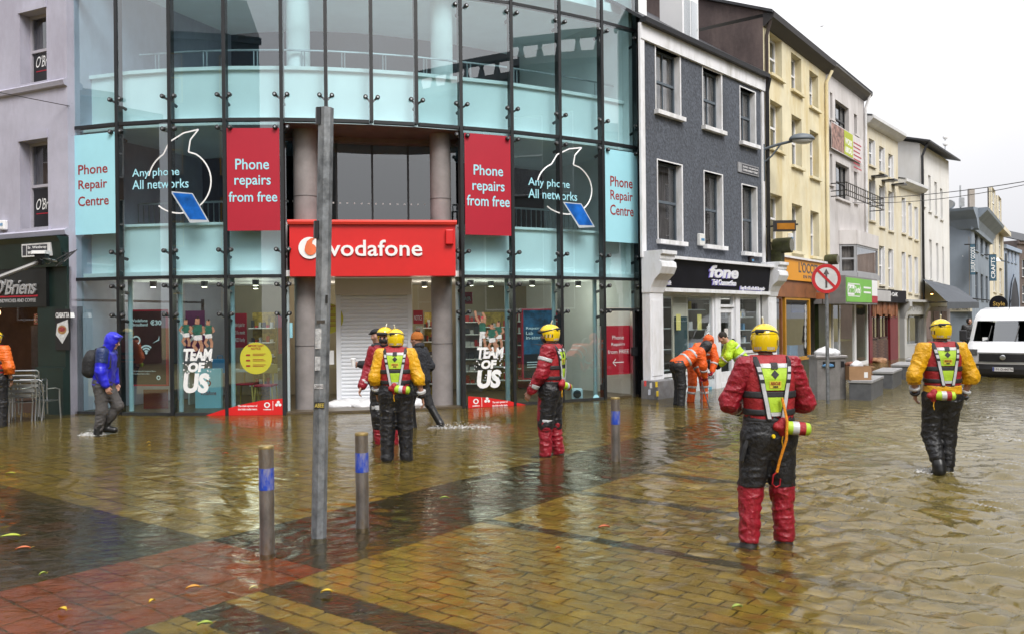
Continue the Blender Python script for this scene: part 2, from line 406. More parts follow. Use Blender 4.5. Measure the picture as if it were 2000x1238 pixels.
# ---- flood water: one wavy sheet
FEET = [(-6.64, 13.81), (-1.52, 11.0), (-1.99, 12.4), (.57, 11.3), (1.85, 6.75), (2.2, 6.7), (5.0, 9.8), (-1.2, 14.6), (-1.93, 6.6), (-1.63, 7.06), (-1.33, 7.4), (1.31, 10.77), (3.5, 17.8)]
def make_water():
    ys = [2.2]
    while ys[-1] < 130: ys.append(ys[-1] + max(.016, ys[-1] * .0052))
    ys = np.array(ys); nc = 380; t = np.linspace(-1, 1, nc)
    Y = np.repeat(ys[:, None], nc, 1); X = t[None, :] * (Y * .72 + 2.2)
    rng = np.random.RandomState(3); Zw = np.zeros_like(X)
    wx = .12 * np.sin(X * 2.1 + Y * 1.3) + .1 * np.sin(X * 1.2 - Y * 2.7 + 1) + .05 * np.sin(X * 5.3 + Y * 4.1)
    wy = .12 * np.sin(X * 1.7 - Y * 1.9 + 2) + .09 * np.sin(X * 3.3 + Y * 1.1) + .05 * np.sin(-X * 4.4 + Y * 5.2)
    sm = lambda v, a, b: np.clip((v - a) / (b - a), 0, 1) ** 2 * (3 - 2 * np.clip((v - a) / (b - a), 0, 1))
    calm = .18 + 3.0 * sm(X - .12 * (Y - 6), .2, 4.2) + .35 * sm(Y, 6.8, 10.5)
    patch = .6 + .4 * np.sin(X * .9 + 1.3 * np.sin(Y * .6)) * np.sin(Y * .8 + 1.1 * np.sin(X * .7))
    calm = np.clip(calm, 0, 3.0) * (.55 + .6 * np.clip(patch, 0, 1))
    sp = np.maximum(.016, Y * .0052)
    for k in range(80):
        lam = .06 * (7 ** rng.rand()); a = rng.normal(R(62), .75); kx, ky = math.cos(a) * 2 * math.pi / lam, math.sin(a) * 2 * math.pi / lam
        amp = .00185 * (lam / .4) ** .9 * rng.uniform(.5, 1.2)
        fade = np.clip((lam / sp - 3) / 4, 0, 1)
        s_ = np.sin(kx * (X + wx) + ky * (Y + wy) + rng.rand() * 6.28)
        Zw += amp * fade * (s_ + .35 * s_ * np.abs(s_))
    Zw *= calm
    for fx, fy in FEET:
        r = np.hypot(X - fx, Y - fy); Zw += .010 * np.sin(r * 30 - 1) * np.exp(-r / .26) * np.clip(r / .1, 0, 1)
    n0, n1 = X.shape
    co = np.stack([X, Y, Zw], -1).reshape(-1, 3)
    idx = np.arange(n0 * n1).reshape(n0, n1)
    q = np.stack([idx[:-1, :-1], idx[:-1, 1:], idx[1:, 1:], idx[1:, :-1]], -1).reshape(-1, 4)
    return mesh_np('flood_water', co, q)
def mesh_np(name, co, q):
    me = bpy.data.meshes.new(name); k = q.shape[1]
    me.vertices.add(len(co)); me.vertices.foreach_set('co', np.ascontiguousarray(co, dtype=np.float32).ravel())
    me.loops.add(q.size); me.loops.foreach_set('vertex_index', np.ascontiguousarray(q, dtype=np.int32).ravel())
    me.polygons.add(len(q)); me.polygons.foreach_set('loop_start', np.arange(0, q.size, k, dtype=np.int32))
    me.update(calc_edges=True); me.validate()
    me.polygons.foreach_set('use_smooth', np.ones(len(q), dtype=bool))
    return me
def water_mat():
    m = bpy.data.materials.new('muddy_water'); m.use_nodes = True; n = m.node_tree.nodes; l = m.node_tree.links; n.clear()
    o = n.new('ShaderNodeOutputMaterial'); g = n.new('ShaderNodeNewGeometry')
    n1 = n.new('ShaderNodeTexNoise'); n1.inputs['Scale'].default_value = 9; n1.inputs['Detail'].default_value = 5; n1.inputs['Distortion'].default_value = .8
    mp = n.new('ShaderNodeMapping'); mp.inputs['Scale'].default_value = (.75, 1.3, 1); mp.inputs['Rotation'].default_value = (0, 0, R(-20))
    l.new(g.outputs['Position'], mp.inputs[0]); l.new(mp.outputs[0], n1.inputs['Vector'])
    n2 = n.new('ShaderNodeTexNoise'); n2.inputs['Scale'].default_value = .55; n2.inputs['Detail'].default_value = 2; l.new(g.outputs['Position'], n2.inputs['Vector'])
    r = n.new('ShaderNodeMapRange'); r.inputs[1].default_value = .35; r.inputs[2].default_value = .65; r.inputs[3].default_value = .10; r.inputs[4].default_value = .42
    l.new(n2.outputs['Fac'], r.inputs[0])
    b = n.new('ShaderNodeBump'); b.inputs['Distance'].default_value = .03; l.new(r.outputs[0], b.inputs['Strength']); l.new(n1.outputs['Fac'], b.inputs['Height'])
    tr = n.new('ShaderNodeBsdfRefraction'); tr.inputs['IOR'].default_value = 1.25; tr.inputs['Roughness'].default_value = .0; l.new(b.outputs[0], tr.inputs['Normal']); tr.inputs[0].default_value = (.95, .85, .47, 1)
    df = n.new('ShaderNodeBsdfDiffuse'); df.inputs[0].default_value = (.19, .15, .05, 1)
    m1 = n.new('ShaderNodeMixShader'); 
    # silt: the carriageway on the right and the far street stand deeper and murkier
    sx_ = n.new('ShaderNodeSeparateXYZ'); l.new(g.outputs['Position'], sx_.inputs[0])
    m_a = n.new('ShaderNodeMath'); m_a.operation = 'MULTIPLY_ADD'; m_a.inputs[1].default_value = -.30; l.new(sx_.outputs['Y'], m_a.inputs[0]); l.new(sx_.outputs['X'], m_a.inputs[2])
    m_b = n.new('ShaderNodeMapRange'); m_b.interpolation_type = 'SMOOTHSTEP'; m_b.inputs[1].default_value = -.8; m_b.inputs[2].default_value = 2.2; m_b.inputs[3].default_value = .06; m_b.inputs[4].default_value = .62; l.new(m_a.outputs[0], m_b.inputs[0])
    m_c = n.new('ShaderNodeMapRange'); m_c.interpolation_type = 'SMOOTHSTEP'; m_c.inputs[1].default_value = 7.5; m_c.inputs[2].default_value = 14; m_c.inputs[3].default_value = 0; m_c.inputs[4].default_value = .22; l.new(sx_.outputs['Y'], m_c.inputs[0])
    m_d = n.new('ShaderNodeMath'); m_d.operation = 'ADD'; m_d.use_clamp = True; l.new(m_b.outputs[0], m_d.inputs[0]); l.new(m_c.outputs[0], m_d.inputs[1]); l.new(m_d.outputs[0], m1.inputs[0]); l.new(tr.outputs[0], m1.inputs[1]); l.new(df.outputs[0], m1.inputs[2])
    gl = n.new('ShaderNodeBsdfGlossy'); gl.inputs['Roughness'].default_value = .02; l.new(b.outputs[0], gl.inputs['Normal'])
    fr = n.new('ShaderNodeFresnel'); fr.inputs['IOR'].default_value = 1.62; l.new(b.outputs[0], fr.inputs['Normal'])
    m2 = n.new('ShaderNodeMixShader'); l.new(fr.outputs[0], m2.inputs[0]); l.new(m1.outputs[0], m2.inputs[1]); l.new(gl.outputs[0], m2.inputs[2])
    l.new(m2.outputs[0], o.inputs[0]); return m
props(link_mesh('flood_water', make_water(), water_mat()), 'brown flood water covering the street', kind='structure')
# ================================================================== curved glass shop building
GX = [137, 232, 335, 442, 554, 641, 730, 818, 905, 1004, 1098, 1181, 1250]
GY = [17.2, 16.82, 16.62, 16.55, 16.58, 16.68, 16.86, 17.1, 17.45, 17.88, 18.45, 19.05, 19.72]
GP = [Vector(atx(x, y)) for x, y in zip(GX, GY)]
PAN = [Fr(GP[i], GP[i + 1]) for i in range(12)]
NRM = []
for i in range(13):
    n_ = Vector((0, 0))
    if i < 12: n_ += PAN[i].n
    if i > 0: n_ += PAN[i - 1].n
    NRM.append(n_.normalized())
ZB, ZC, ZD, ZT = 2.71, 5.78, 8.5, 12.4
teal_glass = glass_mat('teal_glass', (.862, .972, .988), 1.5, 2.2, .10, wav=.03)
dark_glass = glass_mat('dark_glass', (.30, .36, .40), 1.5, 2.2, .08, wav=.012)
clear_glass = glass_mat('clear_glass', (.95, .97, .97), 1.5, 1.3, .02)
black_steel = mat('black_steel', (.012, .013, .015), .45, .2, 3)
dark_steel = mat('dark_steel', (.06, .065, .07), .4, .2, 5, metal=.6)
chrome = mat('brushed_steel', (.55, .57, .58), .3, .1, 6, metal=1)
white_wall = mat('white_plaster', (.88, .90, .90), .8, .05, 1.2)
grey_stone = mat('grey_stone', (.27, .245, .24), .55, .15, 3, .1, 60)
pale_spandrel = mat('pale_spandrel', (.93, .97, .98), .7, .04, 1.2)
red_vinyl = mat('red_vinyl', (.40, .008, .026), .45, .05, 1.5)
red_sign = mat('red_sign', (.62, .012, .012), .4, .07, 1.1)
white_vinyl = mat('white_vinyl', (.80, .80, .80), .5, .03)
cyan_vinyl = mat('pale_cyan_vinyl', (.36, .70, .80), .5, .05, 1)
darkred_vinyl = mat('dark_red_vinyl', (.30, .02, .02), .5, .05)
lime_vinyl = mat('olive_yellow_vinyl', (.50, .47, .035), .5, .05)
shop_floor = mat('shop_floor', (.10, .075, .045), .35, .25, 3)
warm_wall = mat('shop_wall', (.40, .35, .26), .8, .12, .8)
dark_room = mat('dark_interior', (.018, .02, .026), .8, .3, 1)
GB = empty('glass_building', (GP[5].x, GP[5].y, 0), 'curved teal glass shop building with bolted panes, at the street corner', 'building')
def off(i, d):
    k = NRM[i]; return GP[i] + k * d
def band(name, i0, i1, d, z0, z1, m, parent=GB, thick=.12):
    mb = MB()
    for i in range(i0, i1):
        a, b = off(i, d), off(i + 1, d); a2, b2 = off(i, d - thick), off(i + 1, d - thick)
        mb.face([(a.x, a.y, z0), (b.x, b.y, z0), (b.x, b.y, z1), (a.x, a.y, z1)]); mb.face([(b2.x, b2.y, z0), (a2.x, a2.y, z0), (a2.x, a2.y, z1), (b2.x, b2.y, z1)])
        mb.face([(a.x, a.y, z1), (b.x, b.y, z1), (b2.x, b2.y, z1), (a2.x, a2.y, z1)]); mb.face([(a.x, a.y, z0), (a2.x, a2.y, z0), (b2.x, b2.y, z0), (b.x, b.y, z0)])
        if i == i0: mb.face([(a.x, a.y, z0), (a.x, a.y, z1), (a2.x, a2.y, z1), (a2.x, a2.y, z0)])
        if i == i1 - 1: mb.face([(b.x, b.y, z0), (b2.x, b2.y, z0), (b2.x, b2.y, z1), (b.x, b.y, z1)])
    return mb.build(name, m, parent, fix=False)
OPEN_ = (4, 5, 6, 7)      # recessed entrance bays below level C
lv = [(0.02, ZB), (ZB, ZC), (ZC, ZD), (ZD, ZT)]
for i in range(12):
    f = PAN[i]
    for k, (z0, z1) in enumerate(lv):
        if i in OPEN_ and k < 2: continue
        if i == 11 and k == 0: z0 = 2.02
        B(f, .03, f.L - .03, z0 + .035, z1 - .035, -.012, 0).build('glass_pane', teal_glass, GB)
def fin(i, z0, z1):
    n = NRM[i]; t = Vector((-n.y, n.x)); p = GP[i]; mb = MB()
    c = [p + t * a + n * d for a, d in ((-.034, .02), (.034, .02), (.034, -.14), (-.034, -.14))]
    i0 = [(q.x, q.y, z0) for q in c]; i1 = [(q.x, q.y, z1) for q in c]
    for a in range(4): mb.face([i0[a], i0[(a + 1) % 4], i1[(a + 1) % 4], i1[a]])
    mb.face(i0[::-1]); mb.face(i1); return mb.build('mullion', black_steel, GB)
for i in range(13):
    fin(i, ZC if i in (5, 6, 7) else -.1, ZT)
for z in (ZB, ZC, ZD):
    for i in range(12):
        if i in OPEN_ and z < ZC: continue
        f = PAN[i]; B(f, .05, f.L - .05, z - .032, z + .032, -.1, .012).build('transom', black_steel, GB)
for i in range(12):
    if i not in OPEN_ and i != 11: B(PAN[i], .05, PAN[i].L - .05, -.1, .05, -.1, .01).build('base_rail', dark_steel, GB)
# --- spider brackets: one mesh copied
def bracket_mesh():
    mb = MB()
    mb.tube([(-.12, .02, .0), (-.05, .06, -.05), (0, .14, -.10), (.05, .06, -.05), (.12, .02, .0)], [.02, .022, .03, .022, .02], 6)
    mb.tube([(0, .13, -.10), (0, .30, -.13)], [.03, .035], 6)
    o1 = mb.build('bracket_arm', dark_steel)
    o2 = MB().lathe((0, 0, 0), [(.045, -.02), (.045, .035), (.03, .045)], 10, (0, -1, 0)).build('bracket_bolt', black_steel)
    o3 = MB().lathe((0, -.044, 0), [(.022, 0), (.018, .008)], 8, (0, -1, 0)).build('bolt_cap', chrome)
    return o1, o2, o3
br_ = bracket_mesh()
for o in br_: COL.objects.unlink(o)
def bracket(i, z, half=0):
    n = NRM[i]; a = math.atan2(n.y, n.x) + math.pi / 2
    o = br_[0].copy(); COL.objects.link(o); o.parent = GB; o.name = 'spider_bracket'
    o.location = Vector((GP[i].x + n.x * .03, GP[i].y + n.y * .03, z)) - ORG[GB]; o.rotation_euler = (0, 0, a)
    for sgn in (-1, 1):
        for src in br_[1:]:
            c = src.copy(); COL.objects.link(c); c.parent = o; c.location = (sgn * .12, 0, 0)
for i in range(13):
    for z in (ZC + .48, ZC - .16, ZB + .52, ZB - .16, 1.98):
        if z < ZC and i in (5, 6, 7): continue
        bracket(i, z)
    if 7 < i: bracket(i, ZD - .2)
# --- inside: floors, curved parapet walls, columns, back walls
def curve_fl(name, i0, i1, z0, z1, d0, d1, m): return band(name, i0, i1, d0, z0, z1, m, thick=d0 - d1)
curve_fl('shop_floor', 0, 12, .0, .04, -.02, -7, shop_floor)
curve_fl('floor_slab', 0, 12, ZB + .0, ZB + .12, -.16, -7, white_wall)
curve_fl('floor_slab', 0, 12, ZC - .06, ZC + .06, -.20, -7, white_wall)
curve_fl('floor_slab', 0, 12, ZD + .5, ZD + .7, -.45, -7, white_wall)
curve_fl('roof_slab', 0, 12, ZT, ZT + .3, .1, -8, grey_stone)
for (a, b) in ((0, 4), (8, 12)): band('parapet_wall', a, b, -.36, ZB + .12, ZB + 1.05, pale_spandrel); band('coping', a, b, -.30, ZB + 1.05, ZB + 1.1, white_wall, thick=.25)
band('parapet_wall', 0, 12, -.40, ZC + .06, ZC + 1.08, pale_spandrel); band('coping', 0, 12, -.34, ZC + 1.08, ZC + 1.15, white_wall, thick=.28)
band('back_wall', 0, 12, -4.2, .04, ZB, warm_wall)
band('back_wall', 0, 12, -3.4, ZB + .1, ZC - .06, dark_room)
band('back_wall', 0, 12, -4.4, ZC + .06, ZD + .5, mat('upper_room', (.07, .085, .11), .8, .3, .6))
band('parapet_wall', 0, 12, -.62, ZD + .7, ZD + 1.7, white_wall)
# rails
def rail(i0, i1, z, d, posts=True, bars=False):
    pts = [off(i, d) for i in range(i0, i1 + 1)]; mb = MB(); mb.tube([(p.x, p.y, z) for p in pts], .022, 6)
    for a, b in zip(pts, pts[1:]):
        for t in ((.35, .42) if not bars else [k / 9 for k in range(9)]):
            p = a.lerp(b, t); mb.tube([(p.x, p.y, z), (p.x, p.y, z - .46 if not bars else z - .55)], .012 if bars else .016, 5)
    mb.build('hand_rail', chrome, GB, smooth=True)
rail(1, 5, ZC + 1.58, -.7); rail(5, 8, ZC + 1.58, -.7); rail(8, 12, ZC + 1.58, -.7)
rail(1, 4, ZB + 1.55, -.62, bars=True); rail(8, 11, ZB + 1.55, -.62, bars=True)
def col_at(px, Y, r, z0, z1, m, name='column'):
    x, y = atx(px, Y); return MB().lathe((x, y, z0), [(r, 0), (r, z1 - z0)], 28).build(name, m, GB, smooth=True)
for px, Y in ((588, 17.6), (868, 18.5)): col_at(px, Y, .24, ZC + .06, ZD + .5, white_wall)
# white walls of the end bays inside the glass
for px, Y in ((165, 18.2), (1226, 20.7)):
    x, y = atx(px, Y); q = Fr((x - .5, y), (x + .6, y + (.35 if px > 900 else -.1))); B(q, 0, q.L, .05, ZT, -.2, 0).build('end_wall', white_wall, GB)
for i in (0, 12):
    a, b = off(i, -.18), off(i, -8); t = Vector((NRM[i].y, -NRM[i].x)) * (.1 if i else -.1)
    MB().face([(a.x, a.y, 0), (b.x, b.y, 0), (b.x, b.y, ZT), (a.x, a.y, ZT)]).face([(a.x + t.x, a.y + t.y, 0), (b.x + t.x, b.y + t.y, 0), (b.x + t.x, b.y + t.y, ZT), (a.x + t.x, a.y + t.y, ZT)]).build('party_wall', white_wall, GB)
# --- recessed entrance
RC = [Vector(atx(*q)) for q in ((556, 17.75), (660, 18.15), (730, 18.35), (800, 18.5), (902, 18.6))]
for a, b in zip(RC, RC[1:]):
    f = Fr(a, b)
    B(f, .02, f.L - .02, ZB + .6, ZC - .1, -.012, 0).build('glass_pane', dark_glass, GB); B(f, -.02, .02, ZB, ZC - .06, -.06, .02).build('mullion', black_steel, GB)
    mb = MB(); nd = max(3, int(f.L / .13))
    for k in range(nd): mb.box(f, (k + .35) * f.L / nd, (k + .35) * f.L / nd + .035, ZB + 1.62, ZB + 1.655, .002, .006)
    mb.build('dot_marking', white_vinyl, GB)['kind'] = 'stuff'
    B(f, .0, f.L, ZC - .16, ZC - .06, -.05, .25).build('soffit_trim', mat('brown_soffit', (.16, .13, .12), .5, .2, 3), GB)
for i, (g, c) in enumerate(((4, 0), (8, 4))):
    f = Fr(GP[g], RC[c]); B(f, .04, f.L, .05, ZC - .05, -.012, 0).build('return_pane', glass_mat('return_glass', (.45, .58, .60), 1.5, .8), GB)
soff = MB().face([(p.x, p.y, ZC - .065) for p in (GP[4], GP[5], GP[6], GP[7], GP[8], RC[4], RC[3], RC[2], RC[1], RC[0])]).build('soffit', mat('brown_soffit', (.16, .13, .12)), GB)
col_at(600, 17.3, .25, -.1, ZC - .06, grey_stone, 'stone_column'); col_at(863, 17.85, .22, -.1, ZC - .06, grey_stone, 'stone_column')
for px, Y, r in ((600, 17.3, .256), (863, 17.85, .226)): 
    x, y = atx(px, Y)
    for z in (1.32, 4.35): MB().lathe((x, y, z), [(r, 0), (r, .012)], 28).build('column_joint', mat('joint_dark', (.1, .09, .09)), GB)
# entrance wall, door flanks, shutter
ef = Fr(atx(583, 18.0), atx(890, 18.35))
s_l, _ = ef.hit(667, 700); s_r, _ = ef.hit(797, 700); s_a, _ = ef.hit(615, 700); s_b, _ = ef.hit(850, 700)
for a, b in ((s_a - .3, s_l - .07), (s_r + .07, s_b + .2)):
    B(ef, a, b, .06, 2.6, -.012, 0).build('side_light', clear_glass, GB)
for s in (s_l - .05, s_r + .05): B(ef, s - .05, s + .05, -.1, 2.45, -.03, .07).build('shutter_guide', mat('shutter_white', (.74, .76, .80), .45, .04, 1.5), GB)
sh = empty('roller_shutter', ef((s_l + s_r) / 2, 0, 0), 'lowered white roller shutter across the shop entrance', 'shutter')
shw = MATS['shutter_white']; nsl = 30; zs = 2.38 / nsl
for k in range(nsl):
    z = -.02 + k * zs
    MB().prof(ef, [(0, z), (.012, z + .012), (.018, z + zs * .5), (.012, z + zs - .012), (0, z + zs - .002), (-.01, z + zs - .002), (-.01, z)], s_l, s_r).build('slat', shw, sh)
B(ef, s_l - .1, s_r + .1, 2.37, 2.74, -.1, .22).build('shutter_box', mat('beige_metal', (.55, .52, .47), .5, .08, 1), sh)
# --- red fascia sign
sf = Fr(atx(567, 16.62), atx(891, 17.0))
sg = empty('shop_sign', sf(sf.L / 2, 2.7, -.1), 'long red fascia sign with white lettering and a round emblem above the shutter', 'sign')
sz0, sz1 = 2.70, 3.74
B(sf, 0, sf.L, sz0, sz1, -.5, 0).build('sign_box', red_sign, sg)
MB().prof(sf, [(-.02, sz1), (.06, sz1 - .02), (.08, sz1 + .03), (.05, sz1 + .07), (-.5, sz1 + .07), (-.5, sz1)], -.03, sf.L + .03).build('cornice', mat('red_trim', (.70, .045, .03), .35, .05), sg)
a0 = sf.hit(642, 500)[0]; a1 = sf.hit(825, 500)[0]
lettering('lettering', 'vodafone', sf, a0, a1, sf.hit(700, 501)[1], sf.hit(700, 469)[1], white_vinyl, sg, bold=.012, depth=.03)
ec, ez = sf.hit(605, 485); er = .215
flat(lambda s, z, d: sf(s, z, d), disc_pts(ec, ez, er, er), .03).build('emblem_disc', white_vinyl, sg)
drop = disc_pts(ec + .02, ez - .03, .115, .115, 24)
flat(sf, drop, .045).build('emblem_drop', mat('orange_red', (.75, .16, .06), .4, .1, 4), sg)
flat(sf, [(ec - .09, ez + .02), (ec - .05, ez + .13), (ec + .03, ez + .19), (ec + .12, ez + .20), (ec + .06, ez + .15), (ec + .05, ez + .06)], .042).build('emblem_tail', MATS['orange_red'], sg)
B(sf, sf.L - .2, sf.L - .04, sz0 + .62, sz0 + .92, 0, .1).build('alarm_box', red_sign, sg, bevel=.02)
# --- vinyl panels on the glass
def gl_fn(u, z, d):
    """u = bay coordinate along the curved front"""
    i = min(11, max(0, int(u))); f = PAN[i]; return f((u - i) * f.L, z, d)
def gu(px):
    for i in range(12):
        if px <= GX[i + 1] or i == 11: return i + PAN[i].hit(px, 500)[0] / PAN[i].L
def gz(px, py): i = min(11, int(gu(px))); return PAN[i].hit(px, py)[1]
def poster(name, label, x0, x1, y0, y1, m, lines, lm, bold=.01, d=.010, cat='poster'):
    i = int(gu((x0 + x1) / 2)); f = PAN[i]; s0 = max(.045, f.hit(x0, 400)[0]); s1 = min(f.L - .045, f.hit(x1, 400)[0]); z1 = f.hit((x0 + x1) / 2, y0)[1]; z0 = f.hit((x0 + x1) / 2, y1)[1]
    p = empty(name, f((s0 + s1) / 2, z0, d), label, cat)
    B(f, s0, s1, z0, z1, d - .006, d).build('panel', m, p)
    for t, ya, yb, k0, k1 in lines:
        lettering('lettering', t, f, s0 + (s1 - s0) * k0, s0 + (s1 - s0) * k1, f.hit((x0 + x1) / 2, yb)[1], f.hit((x0 + x1) / 2, ya)[1], lm, p, bold, depth=d + .004)
    return p, f
poster('window_poster', 'pale blue Phone Repair Centre panel in the leftmost glass bay', 142, 229, 262, 458, cyan_vinyl, [('Phone', 321, 340, .15, .83), ('Repair', 351, 374, .15, .82), ('Centre', 383, 402, .14, .85)], darkred_vinyl)
poster('window_poster', 'red Phone repairs from free panel left of the entrance', 443, 550, 251, 451, red_vinyl, [('Phone', 311, 332, .16, .80), ('repairs', 343, 368, .14, .83), ('from free', 375, 395, .03, .95)], cyan_vinyl)
poster('window_poster', 'red Phone repairs from free panel right of the entrance', 908, 1002, 264, 460, red_vinyl, [('Phone', 324, 344, .19, .83), ('repairs', 355, 380, .16, .86), ('from free', 383, 404, .04, .97)], cyan_vinyl)
poster('window_poster', 'pale blue Phone Repair Centre panel in the rightmost glass bay', 1182, 1246, 296, 474, cyan_vinyl, [('Phone', 347, 367, .15, .84), ('Repair', 374, 398, .15, .84), ('Centre', 402, 422, .14, .86)], darkred_vinyl)
def any_phone(label, x0, x1, ya, xc, yc, sc, ph):
    u0, u1 = gu(x0), gu(x1); xm = (x0 + x1) / 2
    p = empty('window_vinyl', gl_fn(u0, gz(x0, ya + 40), 0), label, 'window sticker')
    k = 26 * sc
    # lettering mapped along the curve
    fn = lambda s, z, d: gl_fn(s, z, d)
    lettering('lettering', 'Any phone', fn, u0, u0 + (u1 - u0) * .84, gz(x0, ya + 20), gz(x0, ya), cyan_vinyl, p, .008, depth=.005)
    lettering('lettering', 'All networks', fn, u0, u1, gz(x0, ya + 40), gz(x0, ya + 22), cyan_vinyl, p, .008, depth=.005)
    # speech-mark outline
    cx, cz = gu(xc), gz(xc, yc); rx = gu(xc + 62 * sc) - cx; rz = gz(xc, yc - 62 * sc) - cz
    arc = [(cx + rx * math.cos(a), cz + rz * math.sin(a)) for a in [R(58) - R(190) * t / 22 for t in range(23)]]
    arc2 = [(cx + rx * math.cos(a), cz + rz * math.sin(a)) for a in [R(168) - R(48) * t / 8 for t in range(9)]]
    tip = (cx + rx * .62, cz + rz * 1.62); inn = (cx + rx * .30, cz + rz * .92)
    q = arc2 + [(cx - rx * .30, cz + rz * 1.25), (cx + rx * .15, cz + rz * 1.52), tip, (cx + rx * .36, cz + rz * 1.3), inn] + arc
    mbp = MB(); wd = .028
    P = [Vector(fn(s, z, .006)) for s, z in q]
    for a, b in zip(P, P[1:]):
        t = (b - a).normalized(); nn = t.cross(Vector((0, -1, 0))).normalized() * wd / 2
        mbp.face([a + nn, b + nn, b - nn, a - nn])
    mbp.build('outline', white_vinyl, p)
    # phone picture
    xs, ys = ph
    c = [(gu(xs + a * sc), gz(xs + a * sc, ys + b * sc)) for a, b in ((0, 0), (44, 4), (76, 60), (38, 62))]
    flat(fn, c, .008).build('phone_edge', mat('phone_silver', (.5, .55, .6), .4), p)
    c2 = [(gu(xs + a * sc), gz(xs + a * sc, ys + b * sc)) for a, b in ((5, 3), (43, 6), (71, 56), (38, 55))]
    flat(fn, c2, .011).build('phone_screen', mat('phone_blue', (.012, .14, .55), .3, .4, 3), p)
any_phone('white outline and Any phone All networks lettering left of the entrance', 260, 370, 331, 352, 355, 1.0, (334, 374))
any_phone('white outline and Any phone All networks lettering right of the entrance', 1033, 1128, 347, 1106, 368, .82, (1100, 395))
# ---- lower window graphics
def brush_team(label, xc, y0, sc):
    i = int(gu(xc)); f = PAN[i]; p = empty('window_vinyl', f(f.hit(xc, y0)[0], .4, 0), label, 'window sticker')
    mpx = 16.7 / F * (f.p.y / 16.7)
    X = lambda px: f.hit(px, 700)[0]; Z = lambda py: f.hit(xc, py)[1]
    lettering('lettering', 'TEAM', f, X(xc - 28 * sc), X(xc + 28 * sc), Z(y0 + 22 * sc), Z(y0 - 2), white_vinyl, p, .045, .12, .008)
    lettering('lettering', 'OF', f, X(xc - 19 * sc), X(xc + 13 * sc), Z(y0 + 44 * sc), Z(y0 + 25 * sc), white_vinyl, p, .055, .15, .008)
    lettering('lettering', 'US', f, X(xc - 28 * sc), X(xc + 22 * sc), Z(y0 + 85 * sc), Z(y0 + 46 * sc), white_vinyl, p, .05, .1, .008)
    mb = MB(); rnd = random.Random(int(xc))
    for k in range(46):
        a = rnd.uniform(0, 6.28); rr = rnd.uniform(.7, 1.3); r = rnd.uniform(.006, .018)
        mb.face([f(s, z, .008) for s, z in disc_pts(X(xc + math.cos(a) * 27 * rr * sc), Z(y0 + 36 * sc + math.sin(a) * 26 * rr * sc), r, r, 7)])
    mb.build('paint_speckle', white_vinyl, p)
    skin = mat('print_skin', (.36, .19, .12), .5, .25, 20); green = mat('print_green', (.02, .11, .075), .5, .3, 14); wht = mat('print_white', (.62, .62, .62), .5, .2, 20); hair = mat('print_hair', (.02, .014, .01), .5)
    def limb(pts, wd, m, nm, dd): 
        ribbon(f, [(X(xc + a * sc), Z(y0 + b * sc)) for a, b in pts], wd * sc * .0102, dd).build(nm, m, p)
    return p, f, X, Z, limb, (skin, green, wht, hair)
def player(par, xo, yo, sc, pose, dz):
    p, f, X, Z, limb, (skin, green, wht, hair) = par
    for pts, wd, m, nm in pose: limb([(xo + a * sc, yo + b * sc) for a, b in pts], wd * sc, m, nm, .012 + dz)
T1 = brush_team('white brush lettering TEAM OF US under three printed players, left window', 386, 682, 1.0)
T2 = brush_team('white brush lettering TEAM OF US under three printed players, right window', 957, 679, .92)
sk, gn, wt, hr = T1[5]
run = [([(0, -22), (0, -17), (-1, -11)], 9, sk, 'print_head'), ([(-1, -23), (3, -23)], 5, hr, 'print_hair'), ([(-1, -10), (0, 0), (1, 10)], 19, gn, 'print_shirt'), ([(0, 10), (1, 20)], 17, wt, 'print_shorts'),
       ([(-8, -7), (-15, 2), (-9, 8)], 6, sk, 'print_arm'), ([(9, -7), (13, 3), (6, 8)], 6, sk, 'print_arm'), ([(-3, 20), (-8, 30), (-1, 40)], 7, sk, 'print_leg'), ([(4, 20), (8, 30), (7, 42)], 7, sk, 'print_leg'), ([(-12, 7), (-5, 10)], 8, wt, 'print_ball')]
ups = [([(0, -22), (0, -17), (0, -11)], 8, sk, 'print_head'), ([(-2, -22), (3, -22)], 6, mat('print_red', (.5, .06, .08)), 'print_cap'), ([(0, -10), (1, 10)], 16, gn, 'print_shirt'), ([(1, 10), (0, 26)], 15, wt, 'print_shorts'),
       ([(-6, -8), (-14, -24), (-17, -38)], 6, sk, 'print_arm'), ([(6, -8), (7, -22), (1, -34)], 6, sk, 'print_arm'), ([(-4, 26), (-5, 44)], 7, wt, 'print_leg'), ([(4, 26), (7, 46)], 7, sk, 'print_leg')]
for k, (dx, dy, s_) in enumerate(((-22, -40, .8), (22, -38, .82), (1, -38, 1.0))): player(T1, dx, dy, s_, run, .003 * k)
for k, (dx, dy, s_, ps) in enumerate(((-16, -44, .9, ups), (18, -36, .85, run), (4, -30, .9, run))): player(T2, dx, dy, s_, ps, .003 * k)
